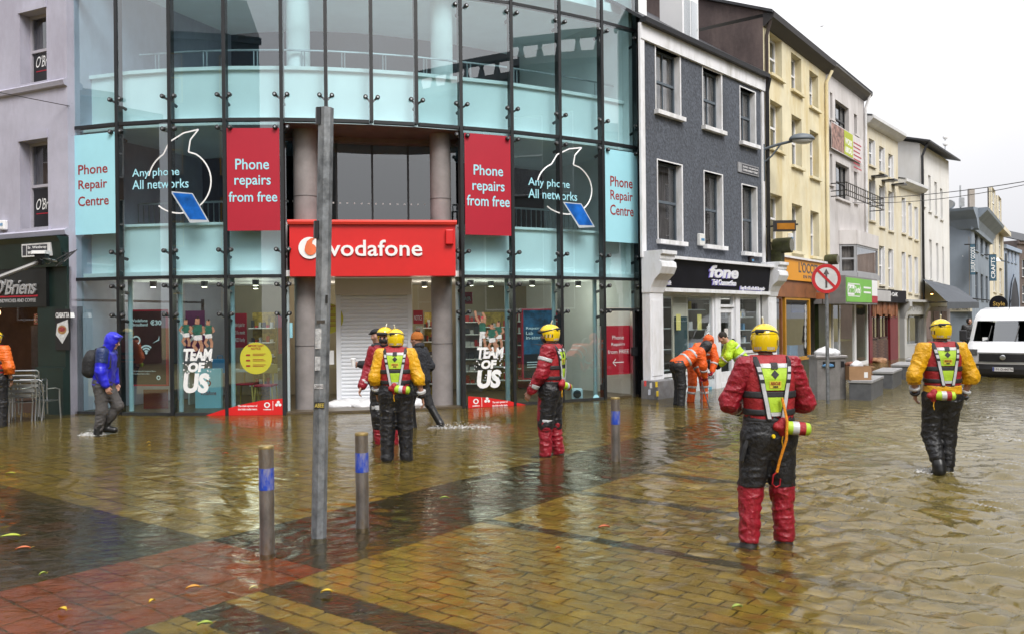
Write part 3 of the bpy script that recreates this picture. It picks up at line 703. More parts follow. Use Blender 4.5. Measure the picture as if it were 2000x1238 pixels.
def sponsor(label, pts, tx, tt, lx, rev):
    p = empty('window_vinyl', gl_fn(gu(pts[0][0]), .1, 0), label, 'window sticker')
    us = [gu(x) for x, _ in pts]; mb = MB(); n = 24
    xs = np.linspace(pts[0][0], pts[-1][0], n + 1); yt = np.interp(xs, [q[0] for q in pts], [q[1] for q in pts])
    for a in range(n):
        mb.face([gl_fn(gu(xs[a]), -.02, .014), gl_fn(gu(xs[a + 1]), -.02, .014), gl_fn(gu(xs[a + 1]), gz(xs[a + 1], yt[a + 1]), .014), gl_fn(gu(xs[a]), gz(xs[a], yt[a]), .014)])
    mb.build('panel', red_sign, p)
    for k, t in enumerate(('The main sponsor of', 'the Irish rugby team.')):
        lettering('lettering', t, gl_fn, gu(tx), gu(tx + tt), gz(tx, 802 - 7 + k * 6.5 - rev), gz(tx, 795 - 5 + k * 6.5 - rev), white_vinyl, p, .02, depth=.018)
    c, z = gu(lx), gz(lx, 790 - rev); 
    ribbon(gl_fn, disc_pts(c, z, .042, .044, 18), .022, .018, True).build('emblem_ring', white_vinyl, p)
    lettering('lettering', 'vodafone', gl_fn, c - .07, c + .07, gz(lx, 800 - rev), gz(lx, 797 - rev), white_vinyl, p, .03, depth=.018)
    l2 = lx + 20; B_ = gu(l2 - 9); flat(gl_fn, [(B_, gz(l2, 800 - rev)), (B_ + .008, gz(l2, 800 - rev)), (B_ + .008, gz(l2, 782 - rev)), (B_, gz(l2, 782 - rev))], .018).build('divider', white_vinyl, p)
    for a in range(3):
        an = R(90 + 120 * a); flat(gl_fn, disc_pts(gu(l2 + 2) + .034 * math.cos(an), gz(l2, 788 - rev) + .035 * math.sin(an), .028, .03, 10), .018).build('shamrock_leaf', white_vinyl, p)
sponsor('red swoosh sponsor strip along the foot of the left shop window', [(398, 811), (430, 800), (470, 789), (510, 781), (553, 777)], 462, 38, 519, 0)
sponsor('red swoosh sponsor strip along the foot of the right shop window', [(911, 773), (950, 776), (990, 782), (1037, 793)], 958, 30, 926, 7)
# yellow notice discs
def notice(label, xc, yc, rpx, fr, d):
    s, z = fr.hit(xc, yc, d); r = rpx / F * fr(s, z).y
    p = empty('notice_disc', fr(s, z - r, d), label, 'notice')
    flat(fr, disc_pts(s, z, r, r, 36), d).build('disc', lime_vinyl, p)
    lettering('lettering', 'IMPORTANT', fr, s - r * .5, s + r * .5, z + r * .72, z + r * .86, darkred_vinyl, p, .02, depth=d + .004)
    lettering('lettering', 'NOTICE', fr, s - r * .3, s + r * .3, z + r * .54, z + r * .68, darkred_vinyl, p, .02, depth=d + .004)
    mb = MB()
    for k in range(3):
        for j in range(2): mb.box(fr, s - r * .2, s + r * (.6 - .12 * ((k + j) % 2)), z + r * (.26 - .34 * k - .09 * j), z + r * (.29 - .34 * k - .09 * j), d + .003, d + .005)
        mb.box(fr, s - r * .62, s - r * .36, z + r * (.16 - .34 * k), z + r * (.26 - .34 * k), d + .003, d + .005)
    mb.build('small_print', darkred_vinyl, p)
notice('round yellow IMPORTANT NOTICE disc in the left shop window', 500, 699, 31, PAN[3], .008)
notice('round yellow IMPORTANT NOTICE disc beside the shutter, half behind the grey pole', 641, 622, 29, ef, .02)
# hung posters inside
def hung(name, label, x0, x1, y0, y1, d, m, border=None):
    i = int(gu((x0 + x1) / 2)); f = PAN[i]; s0, s1, z0, z1 = f.rect(x0, y0, x1, y1, d)
    p = empty(name, f((s0 + s1) / 2, z0, d), label, 'poster')
    B(f, s0, s1, z0, z1, d - .05, d).build('board', border or m, p)
    if border is not None: B(f, s0 + .035, s1 - .035, z0 + .035, z1 - .035, d, d + .006).build('print', m, p)
    return p, f, s0, s1, z0, z1
p, f, s0, s1, z0, z1 = hung('window_poster', 'dark red broadband poster with a wifi symbol and €30 behind the left window', 251, 327, 605, 753, -.35, mat('poster_dark', (.035, .008, .012), .4, .5, 2), red_vinyl)
W_, H_ = s1 - s0, z1 - z0; dd = -.34
lettering('lettering', 'Vodafone', f, s0 + W_ * .1, s0 + W_ * .5, z1 - H_ * .16, z1 - H_ * .12, white_vinyl, p, .015, depth=dd)
lettering('lettering', 'Broadband', f, s0 + W_ * .1, s0 + W_ * .5, z1 - H_ * .215, z1 - H_ * .175, white_vinyl, p, .015, depth=dd)
lettering('lettering', '€30', f, s0 + W_ * .57, s0 + W_ * .86, z1 - H_ * .205, z1 - H_ * .135, white_vinyl, p, .03, depth=dd)
for k, r in enumerate((.18, .12, .06)):
    ribbon(f, [(s0 + W_ * .46 + W_ * r * math.cos(a), z0 + H_ * .43 + W_ * r * math.sin(a)) for a in [R(45 + 90 * t / 10) for t in range(11)]], .032, dd).build('wifi_arc', white_vinyl, p)
flat(f, disc_pts(s0 + W_ * .46, z0 + H_ * .435, .028, .028, 12), dd).build('wifi_dot', white_vinyl, p)
ribbon(f, [(s0 + W_ * .2 + .08 * math.cos(a), z0 + H_ * .6 + .08 * math.sin(a)) for a in [R(140 - 200 * t / 10) for t in range(11)]], .03, dd).build('dial_icon', white_vinyl, p)
flat(f, [(s0 + W_ * .62, z0 + H_ * .56), (s0 + W_ * .8, z0 + H_ * .6), (s0 + W_ * .8, z0 + H_ * .66), (s0 + W_ * .77, z0 + H_ * .61)], dd).build('router_icon', white_vinyl, p)
for k, t in enumerate(("On Ireland's largest fibre", 'broadband provider.')): lettering('lettering', t, f, s0 + W_ * .1, s0 + W_ * (.7 - .15 * k), z0 + H_ * (.185 - .035 * k), z0 + H_ * (.205 - .035 * k), white_vinyl, p, .01, depth=dd)
ribbon(f, disc_pts(s0 + W_ * .77, z0 + H_ * .11, .035, .035, 16), .02, dd, True).build('emblem_ring', white_vinyl, p)
p, f, s0, s1, z0, z1 = hung('window_poster', 'blue and black Repair Lab in-store poster with a red border, right window', 1019, 1081, 603, 741, -.35, mat('poster_blue', (.02, .10, .19), .4, .7, 5), red_vinyl)
W_, H_ = s1 - s0, z1 - z0
B(f, s0 + .04, s1 - .04, z0 + .04, z0 + H_ * .36, -.344, -.340).build('lower_print', mat('poster_black', (.012, .012, .016), .4), p)
for k, (t, e) in enumerate((('Repair', .55), ('Lab', .34), ('in-store', .66))): lettering('lettering', t, f, s0 + W_ * .12, s0 + W_ * e, z0 + H_ * (.70 - .065 * k), z0 + H_ * (.745 - .065 * k), white_vinyl, p, .012, depth=-.338)
for k in range(3): B(f, s0 + W_ * .14, s0 + W_ * .6, z0 + H_ * (.24 - .035 * k), z0 + H_ * (.25 - .035 * k), -.338, -.336).build('bullet_line', white_vinyl, p)
p, f, s0, s1, z0, z1 = hung('window_poster', 'red Phone Repairs from FREE poster with an arrow in the glass door', 1184, 1231, 636, 732, -.1, red_vinyl)
W_, H_ = s1 - s0, z1 - z0
for k, t in enumerate(('Phone', 'Repairs', 'from FREE')): lettering('lettering', t, f, s0 + W_ * (.24, .2, .05)[k], s0 + W_ * (.72, .76, .93)[k], z0 + H_ * (.72 - .145 * k), z0 + H_ * (.80 - .145 * k), white_vinyl, p, .0, depth=-.094)
ribbon(f, [(s0 + W_ * .25, z0 + H_ * .25), (s0 + W_ * .72, z0 + H_ * .25)], .02, -.094).build('arrow_shaft', white_vinyl, p)
ribbon(f, [(s0 + W_ * .38, z0 + H_ * .32), (s0 + W_ * .25, z0 + H_ * .25), (s0 + W_ * .38, z0 + H_ * .18)], .02, -.094).build('arrow_head', white_vinyl, p)
# glass door in last bay
f = PAN[11]
B(f, .05, f.L - .05, 1.98, 2.04, -.08, .03).build('door_head', dark_steel, GB)
d_ = B(f, .06, f.L - .28, .04, 1.97, -.03, -.01).build('glass_door', clear_glass, GB)
B(f, f.L - .27, f.L - .20, .0, 1.98, -.06, .03).build('door_stile', chrome, d_); B(f, f.L - .33, f.L - .15, .95, 1.15, .03, .08).build('door_lock', black_steel, d_)
B(f, f.L - .2, f.L, .0, 1.98, -.10, -.05).build('door_jamb', black_steel, GB)
s_, z_ = PAN[10].hit(1164, 777); x_ = empty('window_vinyl', PAN[10](s_, z_ - .1, 0), 'small pale blue round sticker low on the glass by the door', 'window sticker')
flat(PAN[10], disc_pts(s_, z_, .085, .085, 24), .006).build('disc', cyan_vinyl, x_)
s_, z_ = PAN[10].hit(1170, 690); MB().tube([PAN[10](s_, .35, .06), PAN[10](s_, 1.65, .06)], .018, 8).build('pull_handle', chrome, GB)
# ---- shop furniture seen through the windows
def inbox(name, label, cat, px, py, Y, wx, wy, wz, m, z=None):
    p = at(px, py, Y); zz = .04 if z is None else z
    q = LF((p.x, p.y, zz)); o = empty(name, (p.x, p.y, zz), label, cat); return o, q
def desk(px, Y, wd, label):
    x, y = atx(px, Y); o = empty('shop_desk', (x, y, .04), label, 'desk'); q = LF((x, y, .04))
    B(q, -wd / 2, wd / 2, .70, .75, -.3, .3).build('desk_top', mat('desk_pale', (.5, .52, .5), .5), o)
    for s in (-1, 1): B(q, s * (wd / 2 - .06) - .02, s * (wd / 2 - .06) + .02, 0, .7, -.25, .25).build('desk_side', mat('desk_pale', (.5, .52, .5)), o)
    return o, q
desk(455, 18.6, 1.9, 'pale display desk behind the left shop window')
x, y = atx(405, 17.6); o = empty('display_stand', (x, y, .04), 'pale blue stand with a dark red wordmark behind the left window', 'stand'); q = LF((x, y, .04))
B(q, -.27, .27, 0, .82, -.1, 0).build('board', cyan_vinyl, o); lettering('lettering', 'vodafone', q, -.16, .17, .27, .36, darkred_vinyl, o, .01, depth=.004); ribbon(q, disc_pts(0, .52, .05, .055, 18), .028, .004, True).build('emblem_ring', darkred_vinyl, o)
for px, py, Y, c, nm, lb in ((430, 712, 18.3, (.05, .28, .55), 'carrier_box', 'blue carrier box on the display desk, left window'), (1127, 770, 18.9, (.5, .55, .58), 'fan_heater', 'small pale fan heater standing low in the right window')):
    p = at(px, py, Y); o = empty(nm, (p.x, p.y, p.z - .17), lb, 'box'); q = LF((p.x, p.y, p.z - .17))
    if nm == 'carrier_box': MB().box(q, -.14, .14, 0, .3, -.09, .09).tube([q(-.06, .3), q(-.05, .37), q(.05, .37), q(.06, .3)], .01, 6).build('box_body', mat(nm, c, .5), o, bevel=.01)
    else:
        MB().box(q, -.13, .13, 0, .32, -.08, .06).build('heater_body', mat(nm, c, .5), o, bevel=.05); MB().lathe(q(0, .19, .06), [(.09, 0), (.09, .012), (.06, .018)], 20, (0, -1, 0)).build('heater_grille', black_steel, o)
def chair_in(px, Y, label):
    x, y = atx(px, Y); o = empty('shop_chair', (x, y, .04), label, 'chair'); q = LF((x, y, .04)); m1 = mat('yellow_wood', (.50, .36, .09), .5)
    B(q, -.2, .2, .42, .46, -.2, .2).build('seat', red_vinyl, o, bevel=.01)
    B(q, -.2, .2, .68, .88, -.2, -.17).build('backrest', m1, o, bevel=.03)
    for s in (-1, 1):
        for d in (-1, 1): MB().tube([q(s * .17, .42, d * .17), q(s * .2, 0, d * .2)], .018, 6).build('leg', m1, o)
        MB().tube([q(s * .1, .45, -.18), q(s * .1, .7, -.185)], .018, 6).build('back_post', m1, o)
chair_in(518, 17.9, 'yellow wooden chair with red seat behind the left window'); chair_in(480, 18.4, 'second wooden chair deeper inside, left window')
def wall_poster(label, x0, x1, y0, y1, Y, m, txt=None, tm=None):
    a = at(x0, y0, Y); b = at(x1, y1, Y); q = LF((0, Y, 0)); p = empty('wall_poster', ((a.x + b.x) / 2, Y, b.z), label, 'poster')
    B(q, a.x, b.x, b.z, a.z, -.03, 0).build('board', m, p)
    if txt:
        for k, t in enumerate(txt): lettering('lettering', t, q, a.x + (b.x - a.x) * .1, a.x + (b.x - a.x) * .9, a.z - (a.z - b.z) * (.2 + .75 * (k + 1) / (len(txt) + .4)), a.z - (a.z - b.z) * (.2 + .75 * (k + .35) / (len(txt) + .4)), tm or white_vinyl, p, .015, depth=.005)
wall_poster('red REPAIR board hanging inside right of the entrance', 891, 923, 571, 594, 18.6, red_vinyl, ['REPAIR'])
wall_poster('red Get a third plan poster inside the left shop window', 447, 482, 612, 678, 18.3, red_vinyl, ['Get a third plan for', 'only €15 a month', 'with RED Family'])
wall_poster('purple phone X poster deep inside the left shop window', 362, 400, 607, 690, 19.4, mat('purple_print', (.14, .012, .10), .5, .3, 2), ['X'])
wall_poster('red and white card behind glass at the right of the left window', 543, 566, 616, 690, 18.6, red_vinyl)
wall_poster('red board leaning low behind the broadband poster', 280, 328, 760, 808, 17.6, mat('dull_red', (.25, .02, .025), .5, .2, 2))
wall_poster('red notice on the narrow glass right of the shutter', 807, 826, 606, 632, 18.25, red_vinyl, ['NOTICE'])
wall_poster('small white and yellow warning notice right of the shutter', 812, 825, 636, 655, 18.25, mat('notice_white', (.6, .65, .55), .5, .3, 30))
wall_poster('white paper notice taped on the glass beside the grey pole', 642, 652, 684, 711, 17.95, white_vinyl)
wall_poster('pale blue paper slip taped to the end of the left window', 563, 571, 630, 659, 17.0, cyan_vinyl)
shelf_m = mat('gold_display', (.42, .30, .05), .4, .5, 9, emit=0)
for px0, px1, y0, y1, Y, lb in ((485, 530, 610, 680, 20.0, 'gold lit accessory display at the back of the shop, left side'), (940, 1000, 610, 665, 21.0, 'gold lit accessory display at the back of the shop, right side'), (826, 846, 610, 690, 20, 'gold lit accessory display behind the narrow pane')):
    a = at(px0, y0, Y); b = at(px1, y1, Y); q = LF((0, Y, 0)); o = empty('display_case', ((a.x + b.x) / 2, Y, .04), lb, 'display')
    B(q, a.x, b.x, .05, a.z, -.5, -.32).build('back_board', shelf_m, o)
    for k in range(5):
        z = .3 + k * (a.z - .35) / 5; B(q, a.x, b.x, z, z + .025, -.32, 0).build('shelf', white_wall, o)
        for j in range(6): 
            s = a.x + (b.x - a.x) * (j + .3) / 6; B(q, s, s + .06, z + .025, z + .06 + random.random() * .15, -.2, -.12).build('packet', mat('packet%d' % (j % 3), ((.05, .05, .06), (.4, .03, .03), (.5, .5, .5))[j % 3], .4), o)
rs = random.Random(5)
for k, (px0, px1, Y, lb) in enumerate(((236, 300, 20.2, 'stocked white shelf unit at the back of the shop, far left'), (335, 360, 19.9, 'narrow stocked shelf unit behind the left window'), (905, 940, 20.6, 'stocked shelf unit deep inside the right window'), (1010, 1090, 21.6, 'wide stocked shelf unit behind the repair poster'))):
    a = at(px0, 600, Y); b = at(px1, 600, Y); q = LF((0, Y, 0)); o = empty('shelf_unit', ((a.x + b.x) / 2, Y, .04), lb, 'shelf')
    B(q, a.x, b.x, .05, 2.0, -.36, -.33).build('back_board', red_vinyl if k % 2 else grey_stone, o)
    for j in range(6):
        z = .25 + j * .3; B(q, a.x, b.x, z, z + .02, -.33, 0).build('shelf', white_wall, o); x_ = a.x + .02
        while x_ < b.x - .1:
            w_ = rs.uniform(.05, .13); B(q, x_, x_ + w_, z + .02, z + rs.uniform(.08, .22), -.25, -.1).build('packet', mat('packet%d' % rs.choice((0, 1, 2)), ((.05, .05, .06), (.4, .03, .03), (.5, .5, .5))[0], .4), o); x_ += w_ + rs.uniform(.01, .05)
lampm = mat('lamp_glow', (1, .86, .62), .5, 0, emit=5)
for k, (px, Y) in enumerate(((300, 18.2), (400, 18.4), (500, 18.0), (500, 19.6), (640, 19.5), (830, 19.6), (920, 19.2), (960, 19.8), (1040, 19.6), (1130, 20.3))):
    x, y = atx(px, Y); o = empty('ceiling_spotlight', (x, y, ZB - .12), ('leftmost', 'second from the left', 'third from the left', 'fourth from the left, set deeper,', 'fifth from the left, behind the grey pole,', 'fifth from the right, by the narrow pane,', 'fourth from the right', 'third from the right', 'second from the right', 'rightmost')[k] + ' lit spotlight on the shop ceiling', 'light', 'spotlights on the shop ceiling')
    MB().lathe((x, y, ZB - .12), [(.07, .0), (.075, .12)], 12).build('housing', black_steel, o)
    MB().lathe((x, y, ZB - .13), [(.055, .0), (.055, .008)], 12).build('bulb', lampm, o)
    L_ = bpy.data.lights.new('spot_light', 'POINT'); L_.energy = 7; L_.color = (1, .88, .7); L_.shadow_soft_size = .3
    lo = bpy.data.objects.new('spot_light', L_); COL.objects.link(lo); lo.parent = o; lo.location = (0, 0, -.12)
# inner upright posts behind ground floor glass
for i in range(13):
    if i in (5, 6, 7): continue
    q = off(i, -.35); MB().tube([(q.x, q.y, .04), (q.x, q.y, ZB)], .05, 10).build('glass_fin', mat('pale_post', (.45, .55, .57), .4), GB, smooth=True)
# sandbags in white plastic at the shutter
def lumpy(name, m, c, sx, sy, sz, parent, seed, amp=.25):
    bm = bmesh.new(); bmesh.ops.create_icosphere(bm, subdivisions=3, radius=1); rn = np.random.RandomState(seed); ph = rn.rand(9) * 6
    for v in bm.verts:
        x, y, z = v.co; k = 1 + amp * (math.sin(3 * x + ph[0]) * math.sin(4 * y + ph[1]) + .5 * math.sin(7 * x + ph[2] + 3 * z) * math.sin(6 * y + ph[3]) + .3 * math.sin(13 * y + ph[4]) * math.sin(11 * x + ph[5]))
        v.co = (c[0] + x * sx * k, c[1] + y * sy * k, c[2] + (z if z > -.5 else -.5) * sz * k)
    me = bpy.data.meshes.new(name); bm.to_mesh(me); bm.free(); o_ = ORG[parent] if parent else Vector((0, 0, 0))
    for v in me.vertices: v.co -= o_
    return link_mesh(name, me, m, parent, True)
plast = mat('white_plastic', (.72, .72, .74), .35, .15, 6, .5, 18)
for k, (px, w_) in enumerate(((672, .4), (712, .45), (752, .4), (808, .3))):
    x, y = atx(px, 17.75 if px < 790 else 17.9); o = empty('sandbag', (x, y, 0), ('leftmost white plastic-wrapped sandbag at the shutter', 'second white plastic-wrapped sandbag from the left at the shutter', 'third white plastic-wrapped sandbag from the left, behind the group', 'rightmost white plastic-wrapped sandbag by the right column')[k], 'sandbag', 'sandbags along the shutter')
    lumpy('bag', plast, (x, y, .05), w_, .25, .13, o, k + 3)
# ================================================================== buildings along the right-hand street
P_D0, P_D1, P_Y1, P_W1, P_C1, P_C2, P_G1 = [atx(x, y) for x, y in ((1253, 19.3), (1496, 24.0), (1618, 28.8), (1692, 32.8), (1757, 36.4), (1800, 38.9), (1856, 43.5))]
win_glass = glass_mat('window_glass', (.86, .88, .89), 1.5, 1.8, .05)
white_paint = mat('white_paint', (.78, .78, .80), .5, .06, 2, dirt=(.46, .45, .42), ds=1.5)
white_pvc = mat('white_pvc', (.80, .80, .81), .35, .03)
curtain = mat('curtain', (.36, .30, .27), .9, .5, 5, stretch=(6, 6, .3))
curtain_d = mat('dark_curtain', (.15, .13, .13), .9, .5, 4, stretch=(5, 5, .4))
roofing = mat('slate', (.035, .036, .042), .6, .3, 4)
gutter_m = mat('black_gutter', (.015, .015, .017), .35, .2, 3)
def window(bld, fr, r, rec=.18, frame=white_pvc, fw=.06, sill=None, cur=curtain, sash=True, bars=0, sill_h=.07, sill_o=.08, surround=None):
    s0, s1, z0, z1 = r; d = -rec; mb = MB(); zm = (z0 + z1) / 2
    mb.box(fr, s0, s0 + fw, z0, z1, d, d + .05); mb.box(fr, s1 - fw, s1, z0, z1, d, d + .05)
    mb.box(fr, s0 + fw, s1 - fw, z1 - fw, z1, d, d + .05); mb.box(fr, s0 + fw, s1 - fw, z0, z0 + fw, d, d + .05)
    if sash: mb.box(fr, s0 + fw, s1 - fw, zm - .03, zm + .03, d, d + .06)
    w_ = mb.build('window', frame, bld)
    cells = [(z0 + fw, zm - .03), (zm + .03, z1 - fw)] if sash else [(z0 + fw, z1 - fw)]
    for a, b in cells: B(fr, s0 + fw, s1 - fw, a, b, d + .01, d + .018).build('pane', win_glass, w_)
    for k in range(bars):
        s = s0 + (s1 - s0) * (k + 1) / (bars + 1); B(fr, s - .012, s + .012, z0 + fw, z1 - fw, d + .02, d + .05).build('glazing_bar', frame, w_)
    if cur: B(fr, s0, s1, z0, z1, d - .14, d - .10).build('curtain', cur, w_)
    if sill: B(fr, s0 - .08, s1 + .08, z0 - sill_h, z0, -rec, sill_o).build('sill', sill, w_)
    return w_
def pipe(bld, pts, r, m, name='downpipe'): return MB().tube(pts, r, 10).build(name, m, bld, smooth=True)
def roofslope(bld, fr, s0, s1, z, back, rise, m=roofing, over=.3, name='roof'):
    mb = MB(); mb.face([fr(s0, z, over), fr(s1, z, over), fr(s1, z + rise, -back), fr(s0, z + rise, -back)])
    mb.face([fr(s0, z - .08, over), fr(s1, z - .08, over), fr(s1, z - .08 + rise, -back), fr(s0, z - .08 + rise, -back)])
    mb.face([fr(s0, z, over), fr(s1, z, over), fr(s1, z - .08, over), fr(s0, z - .08, over)])
    for s in (s0, s1): mb.face([fr(s, z, over), fr(s, z - .08, over), fr(s, z + rise - .08, -back), fr(s, z + rise, -back)])
    return mb.build(name, m, bld)
def ctr(fr): q = fr(fr.L / 2, 0, 0); return (q.x, q.y, 0)
# ---------------- dark rendered building
D = Fr(P_D0, P_D1); D.n = D.n
dk_render = mat('dark_grey_roughcast', (.098, .110, .135), .85, .38, 16, 1.0, 14, dirt=(.06, .066, .08), ds=.9)
DB_ = empty('dark_grey_building', ctr(D), 'three storey charcoal roughcast building with white trim beside the glass shop', 'building')
zf = D.hit(1275, 505)[1]; ztop = 8.55
wins = [D.rect(*q) for q in ((1280, 91, 1328, 215), (1372, 132, 1409, 246), (1445, 170, 1475, 276), (1284, 313, 1332, 468), (1375, 335, 1411, 478), (1449, 361, 1478, 492))]
wall_holes(D, 0, D.L, zf - .3, ztop, wins, .3).build('wall', dk_render, DB_)
MB().face([D(D.L, -.1, 0), D(D.L, ztop, 0), D(D.L, ztop, -8), D(D.L, -.1, -8)]).face([D(2.2, ztop, -.02), D(D.L, ztop, -.02), D(D.L, ztop, -8), D(2.2, ztop, -8)]).face([D(2.2, -.1, -3.4), D(D.L, -.1, -8), D(D.L, ztop, -8), D(2.2, ztop, -3.4)]).build('side_walls', dk_render, DB_)
for k, r in enumerate(wins):
    w_ = window(DB_, D, r, .2, mat('grey_sash', (.10, .125, .15), .5), .055, white_paint, curtain if k < 3 else curtain_d, True, 1 if k < 3 else 0, .1, .12)
    # white painted reveals
    mb = MB(); s0, s1, z0, z1 = r
    mb.box(D, s1, s1 + .035, z0, z1 + .03, -.2, .012); mb.box(D, s0 - .035, s0, z0, z1 + .03, -.2, .012); mb.box(D, s0, s1, z1, z1 + .03, -.2, .012)
    mb2 = MB(); mb2.box(D, s1 - .012, s1, z0, z1, -.19, .006); mb2.build('reveal', white_paint, w_); mb.build('surround', white_paint, w_)
B(D, -.02, .16, zf, ztop, 0, .05).build('corner_trim', white_paint, DB_); B(D, D.L - .2, D.L - .05, zf, ztop - .3, 0, .04).build('corner_trim', white_paint, DB_)
B(D, 0, D.L, ztop - .36, ztop, 0, .07).build('eaves_board', white_paint, DB_)
MB().prof(D, [(.04, ztop), (.2, ztop), (.22, ztop + .1), (.2, ztop + .12), (.04, ztop + .1)], 0, D.L).build('gutter', gutter_m, DB_)
roofslope(DB_, D, 0, D.L, ztop + .12, 5, 3.6, roofing, .12)
pipe(DB_, [D(D.L - .02, ztop, .2), D(D.L + .02, ztop - .35, .1), D(D.L + .02, .2, .1)], .055, gutter_m)
# dormer
s, z = D.hit(1342, 10, -1.0); dm = B(D, s - .42, s + .42, ztop + .3, ztop + 2.0, -1.6, -.9).build('dormer', white_pvc, DB_)
B(D, s - .34, s - .03, ztop + .6, ztop + 1.8, -.9, -.885).build('dormer_pane', win_glass, dm); B(D, s + .03, s + .34, ztop + .6, ztop + 1.8, -.9, -.885).build('dormer_pane', win_glass, dm)
# phone shop front
SH = empty('phone_shop_front', D(D.L / 2, 0, .1), 'white shopfront with tall glass windows at the foot of the dark building', 'shopfront')
gloss_white = mat('gloss_white_paint', (.76, .77, .80), .35, .05, 2, dirt=(.55, .55, .53), ds=2)
dS = .12
x = lambda px, py=650: D.hit(px, py, dS)[0]
zh = lambda px, py: D.hit(px, py, dS)[1]
z_sb, z_st = zh(1308, 563), zh(1308, 508)
sl0, sl1, sr0, sr1 = x(1264), x(1290), x(1496), x(1512)
for a, b in ((sl0, sl1), (sr0, sr1)):
    B(D, a, b, -.1, z_sb - .1, 0, dS + .08).build('pilaster', gloss_white, SH); B(D, a - .03, b + .03, -.1, .35, 0, dS + .12).build('plinth', gloss_white, SH)
    B(D, a + .07, b - .07, .5, z_sb - .3, dS + .08, dS + .095).build('pilaster_panel', gloss_white, SH)
    pr = [(0, z_sb - .12), (.22, z_sb - .12), (.25, z_sb), (.33, z_sb + .16), (.48, z_sb + .30), (.55, z_sb + .45), (.53, z_sb + .56), (.46, z_sb + .60), (.50, z_sb + .64), (.50, z_st + .06), (.56, z_st + .08), (.56, z_st + .16), (0, z_st + .16)]
    MB().prof(D, pr, a - .02, b + .04).build('corbel', gloss_white, SH)
sg2 = empty('shop_sign', D((sl1 + sr0) / 2, z_sb, .2), 'black fascia with white slanted lettering on the phone shop', 'sign')
tilt = lambda s, z, d: D(s, z, d + .22 + (z - z_sb) * .12)
sgb = MB().prof(D, [(0, z_sb), (.22, z_sb), (.29, z_st), (0, z_st)], sl1 + .04, sr0 - .02).build('fascia_board', mat('black_gloss', (.007, .007, .011), .5, .3, 2, spec=.15), sg2)
B(D, sl1 + .02, sr0, z_st, z_st + .07, 0, .40).build('cornice', gloss_white, sg2); B(D, sl1, sr0 + .02, z_sb - .09, z_sb, 0, .26).build('lower_rail', gloss_white, sg2)
lilac = mat('letter_side', (.20, .16, .62), .4); wl = mat('letter_white', (.85, .86, .92), .3, .02)
hx = lambda px, py: D.hit(px, py, .26)
def sletter(t, x0, x1, ya, yb, bold, sh):
    s0, s1 = hx(x0, 540)[0], hx(x1, 540)[0]; xm = (x0 + x1) / 2; za, zb = hx(xm, ya)[1], hx(xm, yb)[1]
    lettering('letter_edge', t, tilt, s0 - .03, s1 - .03, zb - .015, za - .015, lilac, sg2, bold, sh, .012); lettering('lettering', t, tilt, s0, s1, zb, za, wl, sg2, bold, sh, .035)
sletter('fone', 1384, 1440, 520, 544, .035, .18); sletter('Tel Connection', 1391, 1437, 547, 558, .02, 0); sletter('buy & sell unlock & repair', 1447, 1494, 560, 569, .02, 0); sletter('Cork', 1299, 1311, 548, 557, .02, 0)
# openings: left window, door, right window
xa, xb, xc_, xd, xe, xf = x(1292), x(1398), x(1408), x(1438), x(1446), x(1489)
zr = zh(1295, 737)
def shopwin(par, fr, s0, s1, z0, z1, d, fm, mull=(), fw=.07, glass=clear_glass, nm='shop_window'):
    mb = MB(); mb.box(fr, s0, s0 + fw, z0, z1, d - .05, d + .04); mb.box(fr, s1 - fw, s1, z0, z1, d - .05, d + .04); mb.box(fr, s0 + fw, s1 - fw, z1 - fw, z1, d - .05, d + .04); mb.box(fr, s0 + fw, s1 - fw, z0, z0 + fw, d - .05, d + .06)
    w_ = mb.build(nm, fm, par); S = [s0 + fw] + list(mull) + [s1 - fw]
    for m_ in mull: B(fr, m_ - .025, m_ + .025, z0 + fw, z1 - fw, d - .03, d + .03).build('mullion', fm, w_)
    for a, b in zip(S, S[1:]): B(fr, a + .02, b - .02, z0 + fw, z1 - fw, d - .004, d + .004).build('pane', glass, w_)
    return w_
shopwin(SH, D, xa, xb, zr, z_sb - .09, .03, gloss_white)
B(D, xa, xb, -.1, zr, -.02, .06).build('stall_riser', mat('pale_blue_print', (.60, .66, .70), .5, .25, 3), SH)
lettering('lettering', 'ACCESSORIES', D, x(1300), x(1318), zr - .17, zr - .08, curtain_d, SH, .02, depth=.066); lettering('lettering', 'ONLINE', D, x(1384), x(1398), zr - .17, zr - .08, curtain_d, SH, .02, depth=.066)
for px, c in ((1303, (.03, .06, .10)), (1318, (.02, .25, .35)), (1388, (.1, .35, .5))):
    s_, z_ = D.hit(px, 762, .07); B(D, s_ - .07, s_ + .07, z_ - .08, z_ + .1, .06, .066).build('printed_device', mat('dev%d' % px, c, .4), SH)
B(D, xb, xc_, -.1, z_sb - .09, -.02, .12).build('post', gloss_white, SH); B(D, xd, xe, -.1, z_sb - .09, -.02, .12).build('post', gloss_white, SH)
zt_ = zh(1415, 600)
shopwin(SH, D, xc_, xd, zt_, z_sb - .09, .03, gloss_white, nm='transom_light')
dr = shopwin(SH, D, xc_, xd, .0, zt_ - .02, .0, gloss_white, fw=.12, nm='shop_door'); B(D, xc_ + .02, xd - .02, .0, .4, -.02, .05).build('kick_panel', gloss_white, dr); B(D, xd - .1, xd - .06, 1.0, 1.25, .05, .1).build('door_handle', black_steel, dr)
s_, z_ = D.hit(1419, 650, .02); B(D, s_ - .1, s_ + .1, z_ - .1, z_ + .12, .012, .016).build('paper_notice', mat('paper', (.65, .62, .6), .7, .2, 30), dr)
shopwin(SH, D, xe, xf, zh(1446, 690), z_sb - .09, .03, gloss_white); B(D, xe, xf, -.1, zh(1446, 690), -.02, .06).build('stall_riser', gloss_white, SH)
